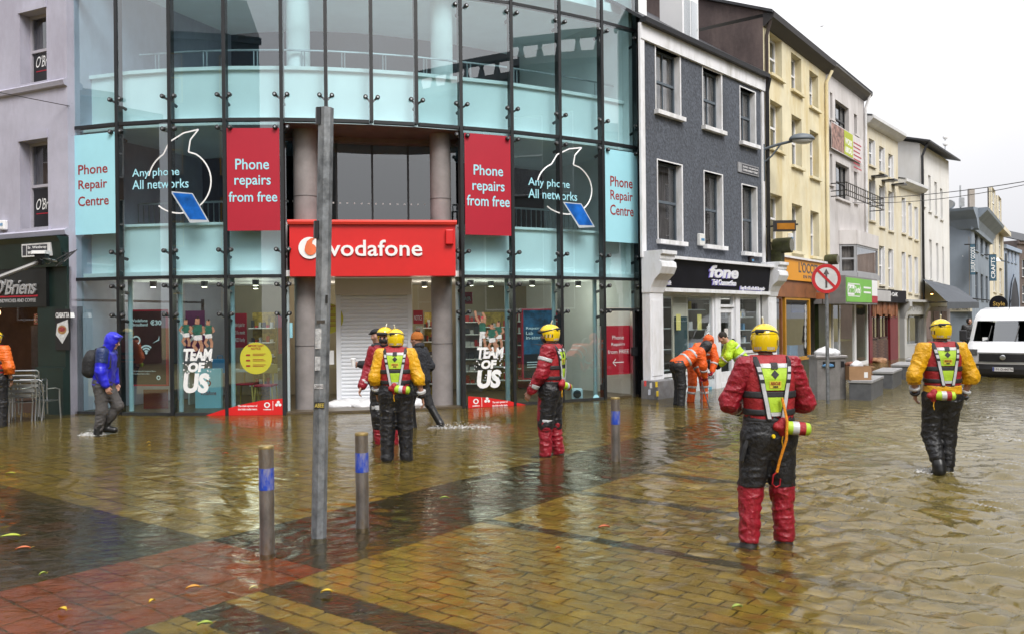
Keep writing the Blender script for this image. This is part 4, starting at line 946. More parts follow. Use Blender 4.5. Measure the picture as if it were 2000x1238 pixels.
# display behind
beige = mat('beige_panel', (.52, .50, .42), .7, .06, 1.5); grey_in = mat('shop_grey', (.20, .20, .19), .8, .2, 1)
B(D, sl1 - .06, sl1 - .01, -.05, z_sb, -1.25, -.02).build('display_side', grey_in, SH); B(D, sr0 + .01, sr0 + .06, -.05, z_sb, -1.25, -.02).build('display_side', grey_in, SH); B(D, sl1, sr0, -.05, z_sb, -1.3, -1.25).build('display_back', grey_in, SH); B(D, sl1, sr0, z_sb - .2, z_sb - .15, -1.25, -.05).build('display_ceiling', white_wall, SH)
s_a, s_b = x(1327), x(1357); B(D, s_a, s_b, zr, z_sb - .09, -.10, -.06).build('display_panel', beige, SH); B(D, s_a + .06, s_b - .05, zr + .2, zh(1340, 618), -.058, -.05).build('mirror_strip', mat('dark_teal', (.03, .07, .08), .2), SH)
for px in (1322, 1363): 
    s_, z_ = D.hit(px, 628, -.02); B(D, s_ - .1, s_ + .1, z_ - .2, z_ + .18, .02, .026).build('paper_notice', mat('yellow_paper', (.70, .66, .22), .7, .15, 20), SH)
prod = [mat('product_white', (.6, .62, .65), .4), mat('product_blue', (.08, .25, .45), .4), mat('product_black', (.02, .02, .025), .4), mat('product_yellow', (.5, .42, .03), .4)]
for (s0, s1, hs) in ((xa + .08, s_a - .03, (.55, 1.05, 1.55, 2.05)), (s_b + .05, xb - .1, (1.0, 1.5, 2.0)), (xe + .08, xf - .08, (.75, 1.1, 1.45, 1.8))):
    for h_ in hs:
        sf_ = B(D, s0, s1, h_, h_ + .02, -.5, -.1).build('glass_shelf', mat('shelf_grey', (.4, .45, .45), .3), SH); s = s0 + .04; rn = random.Random(int(s0 * 100 + h_ * 10))
        while s < s1 - .1:
            w_ = rn.uniform(.06, .14); hh = rn.uniform(.08, .22)
            if rn.random() < .75: B(D, s, s + w_, h_ + .02, h_ + .02 + hh, -.38, -.38 + w_).build('product_box', prod[rn.choice((0, 0, 0, 1, 2, 3))], sf_)
            s += w_ + rn.uniform(.02, .08)
for s in (xa + .5, xe + .3):
    L_ = bpy.data.lights.new('shop_light', 'POINT'); L_.energy = 3; L_.color = (1, .95, .85); L_.shadow_soft_size = .2
    lo = bpy.data.objects.new('shop_light', L_); COL.objects.link(lo); lo.parent = SH; lo.location = D(s, z_sb - .35, -.5) - ORG[SH]
# utility cabinet + alarm boxes
uc = empty('utility_cabinet', D(x(1274), 0, .5), 'low grey sticker-covered utility cabinet under the left pilaster', 'cabinet')
zc = zh(1262, 742); B(D, x(1256), x(1293), -.1, zc, .05, .5).build('cabinet_body', mat('cabinet_grey', (.20, .20, .21), .5, .25, 6, dirt=(.12, .11, .1), ds=4), uc, bevel=.01)
for px, py, c in ((1282, 750, (.7, .5, .02)), (1284, 768, (.7, .5, .02)), (1260, 748, (.5, .05, .05)), (1271, 752, (.5, .5, .5)), (1268, 765, (.45, .48, .55))):
    s_, z_ = D.hit(px, py, .5); B(D, s_ - .045, s_ + .045, z_ - .06, z_ + .06, .5, .505).build('sticker', mat('stk%.2f%.2f' % (c[0], c[2]), c, .5, .2, 30), uc)
def alarm(px, py, fr, lab, c=(.7, .7, .68), hw=.13):
    s_, z_ = fr.hit(px, py); o = empty('alarm_box', fr(s_, z_ - .15, 0), lab, 'alarm box'); B(fr, s_ - hw, s_ + hw, z_ - .15, z_ + .15, 0, .1).build('box_body', mat('alarm%.1f%.1f' % (c[0], c[1]), c, .5, .1, 10), o, bevel=.02); B(fr, s_ - hw * .6, s_ + hw * .6, z_ - .03, z_ + .03, .1, .104).build('print', prod[1], o)
alarm(1366, 469, D, 'white alarm box between the lower windows of the dark building'); alarm(1464, 509, D, 'small black and red alarm box above the black fascia', (.03, .02, .02), .09)
# street name plate
s0, s1, z0, z1 = D.rect(1440, 317, 1480, 336); np_ = empty('street_name_plate', D((s0 + s1) / 2, z0, 0), 'old cast street name plate on the dark building', 'sign')
B(D, s0, s1, z0, z1, 0, .03).build('plate', mat('plate_grey', (.30, .30, .31), .5, .2, 8), np_); B(D, s0 + .22, s1 - .03, z0 + .03, z1 - .03, .03, .034).build('plate_field', mat('plate_dark', (.04, .04, .05), .5), np_)
lettering('lettering', 'SRÁID OILIBHÉAR', D, s0 + .25, s1 - .06, (z0 + z1) / 2 + .02, z1 - .06, white_vinyl, np_, .01, depth=.038); lettering('lettering', 'OLIVER PLUNKETT STREET', D, s0 + .25, s1 - .06, z0 + .06, (z0 + z1) / 2 - .02, white_vinyl, np_, .01, depth=.038)
# ---------------- street lamp on bracket at the corner
lp = D(D.L + .0, 0, .1); Lz = lambda px, py: at(px, py, lp.y).z
la = empty('street_lamp', (lp.x, lp.y, Lz(1490, 330)), 'grey street lamp on a wall bracket at the edge of the yellow building', 'street lamp')
grey_metal = mat('grey_paint_metal', (.11, .13, .15), .45, .15, 4)
p0 = at(1490, 293, lp.y); p1 = at(1548, 276, lp.y - .3); p2 = at(1490, 320, lp.y)
MB().tube([p2 + Vector((0, 0, -.5)), p0 + Vector((0, 0, .15))], .06, 8).build('wall_bracket', grey_metal, la)
MB().tube([p0, p0.lerp(p1, .5) + Vector((0, 0, .02)), p1], .04, 8).build('arm', grey_metal, la, smooth=True); MB().tube([p2, p0.lerp(p1, .3) + Vector((0, 0, -.25)), p0.lerp(p1, .6)], .025, 6).build('brace', grey_metal, la, smooth=True)
hd = at(1566, 273, lp.y - .35); bm = bmesh.new(); bmesh.ops.create_uvsphere(bm, u_segments=24, v_segments=14, radius=1)
me = bpy.data.meshes.new('head'); bm.to_mesh(me); bm.free()
for v in me.vertices: v.co = Vector((v.co.x * .36, v.co.y * .2, (v.co.z if v.co.z > 0 else v.co.z * .2) * .17)) + hd - ORG[la]
link_mesh('lamp_head', me, grey_metal, la, True)
me2 = me.copy(); 
for v in me2.vertices: 
    c = v.co - (hd - ORG[la]); v.co = Vector((c.x * .82 + .02, c.y * .85, -abs(c.z) * .75 - .01)) + hd - ORG[la]
me2.materials.clear(); link_mesh('lamp_diffuser', me2, mat('diffuser', (.55, .55, .53), .3), la, True)
# ---------------- yellow building
Yl = Fr(P_D1, P_Y1); yel = mat('yellow_render', (.73, .66, .46), .8, .10, .9, .15, 40, dirt=(.58, .45, .2), ds=.8)
YB = empty('yellow_building', ctr(Yl), 'tall pale yellow rendered building with nine white windows', 'building')
yw = [Yl.rect(*q) for q in ((1503, 63, 1527, 143), (1545, 102, 1565, 174), (1580.6, 137, 1598, 207), (1503.8, 194, 1528, 288), (1545.8, 223, 1566, 322), (1581.7, 253, 1599, 344), (1504.5, 377, 1528, 468), (1546.5, 397, 1567, 490), (1582.8, 411, 1600, 500))]
zy = Yl.hit(1497, 40)[1]; zsf = Yl.hit(1530, 504)[1]
yw_in = mat('yellow_reveal', (.60, .47, .18), .8, .08)
wall_holes(Yl, 0, Yl.L, zsf - .1, zy, yw, .25).build('wall', yel, YB); shell('side_walls', Yl, 0, Yl.L, -.1, zy, 7, mat('brown_gable', (.085, .062, .06), .9, .3, .8, .3, 12, dirt=(.16, .12, .11), ds=.5), YB)
for r in yw: window(YB, Yl, r, .25, white_pvc, .07, yel, mat('pale_blind', (.33, .34, .33), .8, .2, 2), True, 0, .08, .1)
MB().prof(Yl, [(0, zy - .25), (.05, zy - .25), (.3, zy - .05), (.33, zy + .1), (0, zy + .16)], 0, Yl.L + .1).build('eaves_gutter', mat('brown_black', (.022, .018, .018), .5), YB)
roofslope(YB, Yl, -.1, Yl.L + .1, zy + .14, 5, 2.2, roofing, .3)
gp = [Yl(0, zy + .1, .2), Yl(0, zy + .1, -8), Yl(0, zy + 3.4, -8), Yl(0, zy + 2.4, -5)]; MB().face(gp).build('gable_top', MATS['brown_gable'], YB)
pipe(YB, [Yl(.06, zy - .1, .2), Yl(.1, zy - .5, .07), Yl(.1, 3, .07)], .05, mat('brown_pipe', (.05, .035, .03), .4)); pipe(YB, [Yl(Yl.L - .05, zy - .2, .22), Yl(Yl.L - .2, zy - .6, .08), Yl(Yl.L - .2, .2, .08)], .055, yel)
LO = empty('orange_shopfront', Yl(Yl.L / 2, 0, .1), 'orange and ochre cosmetics shopfront under the yellow building', 'shopfront')
och = mat('ochre_paint', (.50, .24, .02), .45, .15, 2); brn = mat('copper_brown', (.27, .10, .035), .5, .3, 2); grn = mat('mossy_green_tile', (.035, .045, .012), .35, .4, 4)
yx = lambda px, py=620: Yl.hit(px, py, .1)[0]; yz = lambda px, py: Yl.hit(px, py, .1)[1]
y_b = yz(1527, 546); y_t = yz(1527, 503)
sgl = empty('shop_sign', Yl(Yl.L / 2, y_b, .1), "orange fascia with dark lettering, partly behind the round road sign", 'sign')
B(Yl, yx(1522), Yl.L - .25, y_b, y_t, 0, .16).build('fascia_board', mat('orange_sign', (.72, .30, .012), .5, .06, 1), sgl); B(Yl, yx(1520), Yl.L - .2, y_t, y_t + .06, 0, .22).build('cornice', white_paint, sgl)
lettering('lettering', "L'OCCITANE", Yl, yx(1557), yx(1612), yz(1575, 535) , yz(1575, 515), curtain_d, sgl, .02, depth=.165); lettering('lettering', 'EN PROVENCE', Yl, yx(1566), yx(1604), yz(1575, 545), yz(1575, 539), curtain_d, sgl, .02, depth=.165)
B(Yl, .1, Yl.L - .3, yz(1530, 580), y_b, -.05, .1).build('frieze', brn, LO)
for a, b in ((.05, .3), (Yl.L - 1.35, Yl.L - .35)): B(Yl, a, b, -.1, yz(1530, 580), -.05, .08).build('pillar', grn, LO)
B(Yl, yx(1506), yx(1584), -.1, yz(1540, 706), -.05, .06).build('stall_riser', grn, LO)
shopwin(LO, Yl, yx(1535), yx(1584), yz(1540, 706), yz(1540, 579), .04, och, fw=.1); shopwin(LO, Yl, yx(1506), yx(1531), .0, yz(1540, 579), .02, brn, fw=.08)
B(Yl, .1, Yl.L - .4, 0, y_b, -1.6, -1.5).build('display_back', grey_in, LO)
s0_, z0_ = Yl.hit(1558, 602, -.2); B(Yl, s0_ - .5, s0_ + .9, z0_ - .15, z0_ + .15, -.25, -.22).build('blue_banner', mat('navy_banner', (.02, .05, .18), .6), LO)
for k in range(6):
    s_, z_ = Yl.hit(1573, 602 + 14 * k, .05); flat(Yl, disc_pts(s_, z_, .10, .13, 9), .052).build('window_print', mat('soft_white', (.5, .5, .5), .6, .4, 20), LO)
s_, z_ = Yl.hit(1540, 672, -.5); B(Yl, s_ - .2, s_ + .6, .5, .9, -.8, -.4).build('display_table', prod[1], LO)
# flood lights
def flood(px, py, fr, lab, sc=1.0, d=.1):
    s_, z_ = fr.hit(px, py, d); o = empty('flood_light', fr(s_, z_, 0), lab, 'flood light'); m_ = mat('mossy_metal', (.065, .07, .02), .6, .4, 8, dirt=(.03, .025, .015), ds=6)
    a = fr(s_, z_, d); out_ = Vector((fr.n.x, fr.n.y, 0)); MB().lathe(a, [(.2 * sc, 0), (.22 * sc, .1), (.22 * sc, .5 * sc)], 14, out_).build('lamp_can', m_, o, smooth=True)
    MB().lathe(a + out_ * .5 * sc, [(.19 * sc, 0), (.19 * sc, .012)], 14, out_).build('lens', mat('lens_dark', (.10, .09, .05), .2), o)
    B(fr, s_ - .14 * sc, s_ + .14 * sc, z_ - .7 * sc, z_ - .12 * sc, 0, d + .25 * sc).build('housing', m_, o)
flood(1512, 481, Yl, 'mossy green flood light at the left corner of the yellow building', 1.0); flood(1612, 508, Yl, 'small mossy flood light right of the orange fascia', .8)
alarm(1541, 466, Yl, 'white alarm box under the third row of yellow building windows')
s0, s1, z0, z1 = Yl.rect(1510, 430, 1553, 455, .9); o = empty('projecting_sign', Yl(.15, (z0 + z1) / 2, .1), 'amber box sign projecting from the yellow building corner', 'sign')
a, b = at(1512, 432, Yl(.1, 0, .9).y), at(1552, 452, Yl(.1, 0, .9).y); q = LF((0, a.y, 0)); B(q, a.x, b.x, b.z, a.z, -.1, .12).build('sign_box', mat('brown_black', (.022, .018, .018)), o); B(q, a.x + .04, b.x - .04, b.z + .04, a.z - .08, .12, .13).build('sign_face', mat('amber_face', (.40, .16, .015), .3, .3, 2), o)
MB().tube([Yl(.1, a.z - .1, 0), Yl(.1, a.z - .1, .9)], .025, 6).build('arm', gutter_m, o)
# ---------------- white building with banner
Wb = Fr(P_Y1, P_W1); wht_r = mat('offwhite_render', (.62, .59, .58), .85, .08, 1, .2, 30, dirt=(.45, .42, .40), ds=1.0)
WB = empty('white_building', ctr(Wb), 'narrow off-white building with banner, balcony rail and bay window', 'building')
zw = Wb.hit(1620, 135)[1]; holes = [Wb.rect(*q) for q in ((1621, 180, 1626, 232), (1631, 194, 1658, 256), (1668, 222, 1674, 262), (1632, 315, 1659, 385), (1621, 300, 1626, 360), (1668, 335, 1674, 395))]
wall_holes(Wb, 0, Wb.L, 2.5, zw, holes, .22).build('wall', wht_r, WB); shell('side_walls', Wb, 0, Wb.L, -.1, zw, 7, wht_r, WB)
for k, r in enumerate(holes): window(WB, Wb, r, .2, mat('dark_frame', (.03, .03, .032), .4), .05, wht_r, curtain_d, k in (1, 3), 2 if k in (1, 3) else 0)
MB().prof(Wb, [(0, zw - .2), (.2, zw - .1), (.3, zw), (.3, zw + .1), (0, zw + .15)], 0, Wb.L + .1).build('gutter', mat('grey_gutter', (.10, .095, .09), .5), WB); roofslope(WB, Wb, -.1, Wb.L + .1, zw + .13, 5, 1.6)
pipe(WB, [Wb(Wb.L - .1, zw, .25), Wb(Wb.L - .1, zw - .5, .08), Wb(Wb.L - .1, 3, .08)], .05, white_paint)
s0, s1, z0, z1 = Wb.rect(1618, 238, 1679, 290); bn = empty('banner', Wb((s0 + s1) / 2, z0, .1), 'printed banner with lime centre between the windows of the white building', 'banner')
B(Wb, s0, s1, z0, z1, .09, .10).build('banner_sheet', mat('banner_white', (.66, .62, .62), .7, .1, 3), bn); B(Wb, s0, s0 + (s1 - s0) * .38, z0 + .03, z1 - .03, .10, .104).build('photo_print', mat('photo_print', (.38, .22, .18), .6, .7, 6), bn)
e0, e1 = s0 + (s1 - s0) * .38, s0 + (s1 - s0) * .66; B(Wb, e0, e1, z0 + .03, z1 - .03, .104, .107).build('lime_print', mat('lime_print', (.44, .50, .03), .6), bn)
for k, t in enumerate(('WORK', 'ABROAD')): lettering('lettering', t, Wb, e0 + .1, e1 - .1, z1 - .5 - .3 * k, z1 - .28 - .3 * k, white_vinyl, bn, .03, depth=.11)
mb = MB()
for k in range(7): mb.box(Wb, e1 + .1, s1 - .2 - .1 * (k % 3), z1 - .3 - .15 * k, z1 - .25 - .15 * k, .101, .105)
mb.build('small_print', red_vinyl, bn)
s0, s1, z0, z1 = Wb.rect(1618, 363, 1694, 385); ba = MB()
for z in (z0, z0 + .18, z1 + .05): ba.tube([Wb(s0, z, .08), Wb(s0, z, .6), Wb(s1, z, .6), Wb(s1, z, .08)], .02, 5)
for k in range(22): s = s0 + (s1 - s0) * k / 21; ba.tube([Wb(s, z0, .6), Wb(s, z1 + .05, .6)], .012, 4)
ba.build('balcony_rail', gutter_m, WB)
# bay window
s0, s1, z0, z1 = Wb.rect(1640, 448, 1690, 540); bay = [(s0 - .1, 0), (s0 + .25, .5), (s1 - .15, .5), (s1 + .2, 0)]
gfr = mat('grey_upvc', (.34, .345, .36), .4)
for k in range(3):
    a, b = bay[k], bay[k + 1]; f_ = Fr(Wb(a[0], 0, a[1]).xy, Wb(b[0], 0, b[1]).xy, face=(Wb((s0 + s1) / 2, 0, 5)).xy)
    zb0, zb1 = Wb.hit(1640, 538)[1], Wb.hit(1640, 478)[1]
    B(f_, 0, f_.L, zb1, zb1 + .5, -.05, .03).build('bay_head', wht_r, WB); B(f_, 0, f_.L, zb0 - .1, zb0 + .08, -.05, .05).build('bay_sill', gfr, WB)
    window(WB, f_, (0.02, f_.L - .02, zb0 + .08, zb1), .05, gfr, .07, None, curtain, k == 0)
MB().face([Wb(a, zb1 + .5, b) for a, b in bay]).build('bay_roof', wht_r, WB); MB().face([Wb(a, zb0 - .1, b) for a, b in bay]).build('bay_floor', gfr, WB)
# green dental sign box
sgd = empty('shop_sign', Wb(Wb.L / 2, 3, .5), 'green dental sign box projecting over a white shop door', 'sign')
dp = 1.0; s0, z1 = Wb.hit(1651, 538, dp); s1, _ = Wb.hit(1713, 560, dp); _, z0 = Wb.hit(1651, 593, dp)
B(Wb, s0, s1, z0, z1, 0, dp).build('sign_box', mat('grey_box', (.22, .21, .21), .5, .15, 3), sgd); sm = s0 + (s1 - s0) * .80
B(Wb, s0 + .05, sm, z0 + .06, z1 - .06, dp, dp + .02).build('green_face', mat('green_face', (.16, .47, .05), .4, .06, 1), sgd); B(Wb, sm, s1 - .04, z0 + .06, z1 - .06, dp, dp + .02).build('white_face', white_vinyl, sgd); B(Wb, sm, s1 - .04, z0 + .06, z0 + .3, dp + .02, dp + .024).build('red_foot', red_vinyl, sgd)
zc = (z0 + z1) / 2; wd_ = sm - s0
ribbon(Wb, [(s0 + wd_ * .07, zc - .2), (s0 + wd_ * .5, zc - .2), (s0 + wd_ * .56, zc), (s0 + wd_ * .5, zc + .2), (s0 + wd_ * .07, zc + .2), (s0 + wd_ * .03, zc)], .03, dp + .024, True).build('logo_outline', white_vinyl, sgd)
flat(Wb, [(s0 + wd_ * .06, zc - .17), (s0 + wd_ * .3, zc - .17), (s0 + wd_ * .3, zc + .17), (s0 + wd_ * .06, zc + .17)], dp + .024).build('logo_field', white_vinyl, sgd)
lettering('lettering', 'Smiles', Wb, s0 + wd_ * .08, s0 + wd_ * .29, zc - .1, zc + .12, MATS['green_face'], sgd, .01, depth=dp + .03); lettering('lettering', 'Dental', Wb, s0 + wd_ * .32, s0 + wd_ * .52, zc - .1, zc + .12, white_vinyl, sgd, .01, depth=dp + .03)
for k in range(2): B(Wb, s0 + wd_ * .66, s0 + wd_ * .95, zc + .08 - .16 * k, zc + .14 - .16 * k, dp + .02, dp + .026).build('phone_number', white_vinyl, sgd)
B(Wb, .0, Wb.L, 2.35, 2.75, -.05, .9).build('canopy', mat('grey_white_panel', (.45, .44, .44), .5, .08), WB)
s0, s1 = Wb.hit(1625, 650)[0], Wb.hit(1665, 650)[0]
shopwin(WB, Wb, .2, s1, 0, 2.35, .05, white_pvc, mull=(.2 + (s1 - .2) * .3,)); shopwin(WB, Wb, s1 + .05, Wb.L - .1, 0, 2.35, .05, white_pvc, fw=.12, nm='shop_door', glass=glass_mat('frosted', (.72, .78, .74), 1.5, .6)); B(Wb, .1, Wb.L - .1, 0, 2.4, -1.4, -1.3).build('room_back', grey_in, WB)
# ---------------- cream building (two parts) with pub and white shopfront
cream = mat('cream_render', (.66, .61, .49), .8, .07, 1, .15, 40, dirt=(.55, .47, .3), ds=.9)
C1 = Fr(P_W1, P_C1); C2 = Fr(P_C1, P_C2); CB = empty('cream_building', ctr(C1), 'cream rendered building in two roof steps above the pub', 'building')
zc1 = C1.hit(1694, 236)[1]; zc2 = C2.hit(1760, 358)[1]
h1 = [C1.rect(*q) for q in ((1697, 270, 1708, 322), (1717, 285, 1727, 335), (1735, 300, 1744, 347), (1697, 350, 1708, 430), (1717, 362, 1727, 442), (1735, 373, 1744, 450), (1697, 472, 1708, 545), (1717, 480, 1727, 556), (1735, 486, 1744, 562))]
h2 = [C2.rect(*q) for q in ((1761, 386, 1768, 455), (1774, 396, 1780, 462), (1786, 404, 1792, 468), (1761, 492, 1768, 568), (1774, 498, 1780, 571), (1786, 502, 1792, 574))]
wall_holes(C1, 0, C1.L, 2.4, zc1, h1, .2).build('wall', cream, CB); wall_holes(C2, 0, C2.L, 2.4, zc2, h2, .2).build('wall', cream, CB)
shell('side_walls', C1, 0, C1.L, -.1, zc1, 6, cream, CB); shell('side_walls', C2, 0, C2.L, -.1, zc2, 6, cream, CB)
for f_, hh in ((C1, h1), (C2, h2)):
    for r in hh:
        w_ = window(CB, f_, r, .15, white_pvc, .06, cream, curtain_d, True); s0, s1, z0, z1 = r; B(f_, s1 - .01, s1 + .05, z0, z1, -.15, .02).build('reveal', white_pvc, w_)
gg = mat('white_gutter', (.6, .6, .6), .4)
for f_, z in ((C1, zc1), (C2, zc2)):
    MB().prof(f_, [(0, z - .2), (.2, z - .15), (.35, z), (.35, z + .12), (0, z + .16)], 0, f_.L + .05).build('gutter', gg, CB); roofslope(CB, f_, 0, f_.L, z + .14, 5, 1.2)
for k in range(3): B(C1, .8 + k * 1.4, 1.3 + k * 1.4, C1.hit(1715, 352)[1], C1.hit(1715, 349)[1], 0, .5).build('sign_lamp', gutter_m, CB)
mar = mat('maroon_paint', (.16, .012, .02), .4, .15, 3); PB = empty('pub_front', C1(C1.L / 2, 0, .1), 'maroon pub front with brick wall and wooden windows', 'shopfront')
cx = lambda px: C1.hit(px, 640, .1)[0]; cz = lambda px, py: C1.hit(px, py, .1)[1]
B(C1, 0, C1.L, 2.35, cz(1720, 566), -.02, .28).build('sign_fascia', mat('black_gloss', (.008, .008, .012)), PB); lettering('lettering', 'OLD OAK', C1, cx(1722), cx(1745), cz(1730, 579), cz(1730, 571), white_vinyl, PB, .02, depth=.285)
rn = random.Random(4)
mb = MB(); s = cx(1702)
while s < cx(1750):
    w_ = rn.uniform(.2, .4); mb.box(C1, s, s + w_ - .02, cz(1710, 616) + rn.uniform(-.08, .08), 2.35, .08, .13 + rn.random() * .05); s += w_
mb.build('carved_wood_frieze', mat('rust_wood', (.27, .10, .04), .7, .4, 4), PB)
for a, b in ((0, cx(1703)), (cx(1738), cx(1753))): B(C1, a, b, -.1, 2.35, -.02, .12).build('pilaster', mar, PB)
wd = mat('dark_wood', (.055, .022, .016), .5, .3, 6)
for a, b in ((1704, 1719), (1721, 1737)): shopwin(PB, C1, cx(a), cx(b), cz(1710, 662), 2.3, .0, wd, mull=((cx(a) + cx(b)) / 2,), glass=win_glass)
B(C1, cx(1703), cx(1738), 0, 2.3, -.5, -.4).build('room_back', dark_room, PB)
zb_ = cz(1710, 664); bw = B(C1, cx(1703), cx(1738), -.1, zb_, -.06, .02).build('brick_wall', mat('mortar', (.18, .14, .12), .9), PB); L_b = cx(1738) - cx(1703); nb = 7; rows = 13; hb = zb_ / rows
bmesh_b = None
for r_ in range(rows):
    for j in range(nb):
        a = cx(1703) + (j + (.5 if r_ % 2 else 0)) * L_b / nb; b_ = min(a + L_b / nb - .02, cx(1738)); B(C1, a, b_, r_ * hb + .008, (r_ + 1) * hb - .008, .02, .035).build('brick', mat('pub_brick%d' % ((r_ * 3 + j) % 3), ((.13, .07, .055), (.17, .10, .075), (.10, .06, .055))[(r_ * 3 + j) % 3], .8, .2, 8), bw)
o = empty('traffic_cone_bag', C1(.5, 0, .3), 'crumpled brown sack lying at the pub corner', 'sack'); o.name = 'sack'; lumpy('sack_body', mat('sack_brown', (.40, .22, .12), .7, .3, 8), C1(.5, .06, .3), .3, .2, .14, o, 9)
PS = empty('white_shopfront', C2(C2.L / 2, 0, .1), 'pale grey-white traditional shopfront with corbels next to the pub', 'shopfront'); pg = mat('pale_grey_paint', (.46, .46, .45), .5, .06)
ex = lambda px: C2.hit(px, 640, .1)[0]; ez_ = lambda px, py: C2.hit(px, py, .1)[1]; zt2 = ez_(1770, 590)
B(C2, 0, C2.L, zt2 - .55, zt2, -.02, .2).build('sign_fascia', pg, PS); B(C2, -.1, C2.L + .1, zt2, zt2 + .1, -.02, .4).build('cornice', pg, PS); lettering('lettering', 'POWER', C2, .9, C2.L - .6, zt2 - .4, zt2 - .15, mat('faint_grey', (.3, .3, .3)), PS, .01, depth=.205)
for a in (0, C2.L - .35): B(C2, a, a + .35, -.1, zt2 - .55, -.02, .2).build('pilaster', pg, PS); MB().prof(C2, [(0, zt2 - .7), (.22, zt2 - .7), (.3, zt2 - .4), (.42, zt2 - .2), (.42, zt2), (0, zt2)], a, a + .35).build('corbel', pg, PS)
shopwin(PS, C2, .35, C2.L - .35, .5, zt2 - .55, .0, pg, mull=(C2.L * .4,)); B(C2, .35, C2.L - .35, -.1, .5, -.05, .05).build('stall_riser', pg, PS); B(C2, .3, C2.L - .3, 0, zt2 - .5, -1.3, -1.2).build('room_back', mat('warm_room', (.5, .45, .3), .8), PS)
# ---------------- white gabled building
Gb = Fr(P_C2, P_G1); GB2 = empty('white_gabled_building', ctr(Gb), 'tall white building with dark gabled roof beyond the cream one', 'building'); wr = mat('white_render', (.70, .69, .67), .8, .06, .8, dirt=(.6, .58, .54), ds=.7)
zg = Gb.hit(1802, 284)[1]; hg = [Gb.rect(*q) for q in ((1802, 330, 1805.5, 402), (1813, 342, 1818, 412), (1825, 355, 1830, 420), (1836, 368, 1841, 428), (1802, 462, 1805.5, 540), (1815, 468, 1820, 545), (1828, 475, 1833, 549), (1840, 482, 1844, 552))]
wall_holes(Gb, 0, Gb.L, 2.2, zg, hg, .2).build('wall', wr, GB2); shell('side_walls', Gb, 0, Gb.L, -.1, zg, 9, wr, GB2)
for r in hg: window(GB2, Gb, r, .15, white_pvc, .06, wr, curtain_d, True)
MB().face([Gb(0, zg, .0), Gb(0, zg + 2.6, -9), Gb(0, zg, -9)]).build('gable', wr, GB2); roofslope(GB2, Gb, -.3, Gb.L + .3, zg + .05, 9, 2.7, roofing, .5)
pipe(GB2, [Gb(.1, zg, .3), Gb(.0, zg - .6, .1), Gb(.0, .2, .1)], .06, gutter_m)
o = empty('roof_mast', at(1846, 330, 44), 'thin mast with two small white dishes behind the gabled roof', 'mast'); ORG[o] = Vector(o.location)
MB().tube([at(1846, 345, 44), at(1846, 266, 44)], .03, 6).build('pole', chrome, o)
for py in (268, 281): MB().lathe(at(1847, py, 43.9), [(.13, -.05), (.13, .0), (.08, .04)], 14, (0, -1, 0)).build('dish', white_pvc, o, smooth=True)
AW = empty('awning', Gb(Gb.L / 2, 2.6, .2), 'dark sloping canvas awning over the shops beyond the van', 'awning'); gd = mat('charcoal_canvas', (.075, .085, .10), .7, .12, 2)
a, b = Gb.hit(1803, 545, .1); zz1 = b; q0, q1 = Gb(-.2, zz1, .1), Gb(Gb.L + 3, zz1 - 1.2, .1)
c0 = at(1912, 590, 41.0); d0 = at(1850, 590, 36.8)
MB().face([Gb(-.2, zz1, .1), Gb(Gb.L + 1, zz1 - .2, .1), c0, d0]).build('canvas', gd, AW); MB().face([d0, c0, c0 + Vector((0, 0, -.3)), d0 + Vector((0, 0, -.3))]).build('valance', gd, AW)
MB().tube([d0, Gb(0, 2.4, .1)], .03, 6).build('support_arm', gutter_m, AW)
B(Gb, 0, Gb.L, -.1, 2.25, -.3, 0).build('ground_floor_front', mat('grey_pink_front', (.33, .29, .29), .7, .15, 1), GB2)
for k in range(3): B(Gb, .5 + k * 1.7, 1.6 + k * 1.7, .1, 2.0, 0, .03).build('shop_pane', dark_glass, GB2)
for px, py in ((1820, 570), (1847, 575)):
    p = at(px, py, Gb(1.5, 0, .3).y - 1.0); o = empty('wall_lamp', p, 'small warm lit wall lamp under the dark awning' + (' on the left' if px < 1830 else ' on the right'), 'lamp'); MB().lathe(p, [(.06, 0), (.09, -.1)], 10).build('shade', brn, o); MB().lathe(p + Vector((0, 0, -.12)), [(.05, 0), (.05, .03)], 8).build('bulb', mat('amber_glow', (1, .5, .15), .5, 0, emit=9), o)
# ---------------- far buildings
def simple_building(name, lab, p0, p1, ztop, m, wins_, base=2.5, back=6, roof=None, cornice=None, fm=white_pvc):
    f_ = Fr(p0, p1); o = empty(name, ctr(f_), lab, 'building'); hs = []
    for (x0, x1, y0, y1, nx, ny) in wins_:
        for i in range(nx):
            for j in range(ny):
                s0 = f_.L * (x0 + (x1 - x0) * (i + .25) / nx); s1 = f_.L * (x0 + (x1 - x0) * (i + .75) / nx); z0 = y0 + (y1 - y0) * (j + .15) / ny; z1 = y0 + (y1 - y0) * (j + .85) / ny; hs.append((s0, s1, z0, z1))
    wall_holes(f_, 0, f_.L, -.1, ztop, hs, .2).build('wall', m, o); shell('side_walls', f_, 0, f_.L, -.1, ztop, back, m, o)
    for r in hs: window(o, f_, r, .15, fm, .06, m, curtain_d, True)
    B(f_, -.1, f_.L + .1, ztop - .3, ztop, 0, cornice or .2).build('cornice', m, o)
    if roof: roofslope(o, f_, 0, f_.L, ztop, back, roof)
    return o, f_
blue_r = mat('blue_grey_render', (.22, .26, .31), .8, .08, 1, dirt=(.17, .2, .24), ds=.8)
b0, b1, b2 = atx(1848, 47.5), atx(1899, 46.5), atx(1934, 56)
o, f1 = simple_building('blue_grey_building', 'blue-grey corner building with flared cornice beyond the white gable', b1, b2, at(1899, 440, 46.5).z, blue_r, [(.1, .95, 5.2, 7.2, 3, 1), (.1, .95, 2.4, 4.6, 3, 1)], fm=mat('dark_frame', (.03, .03, .032)))
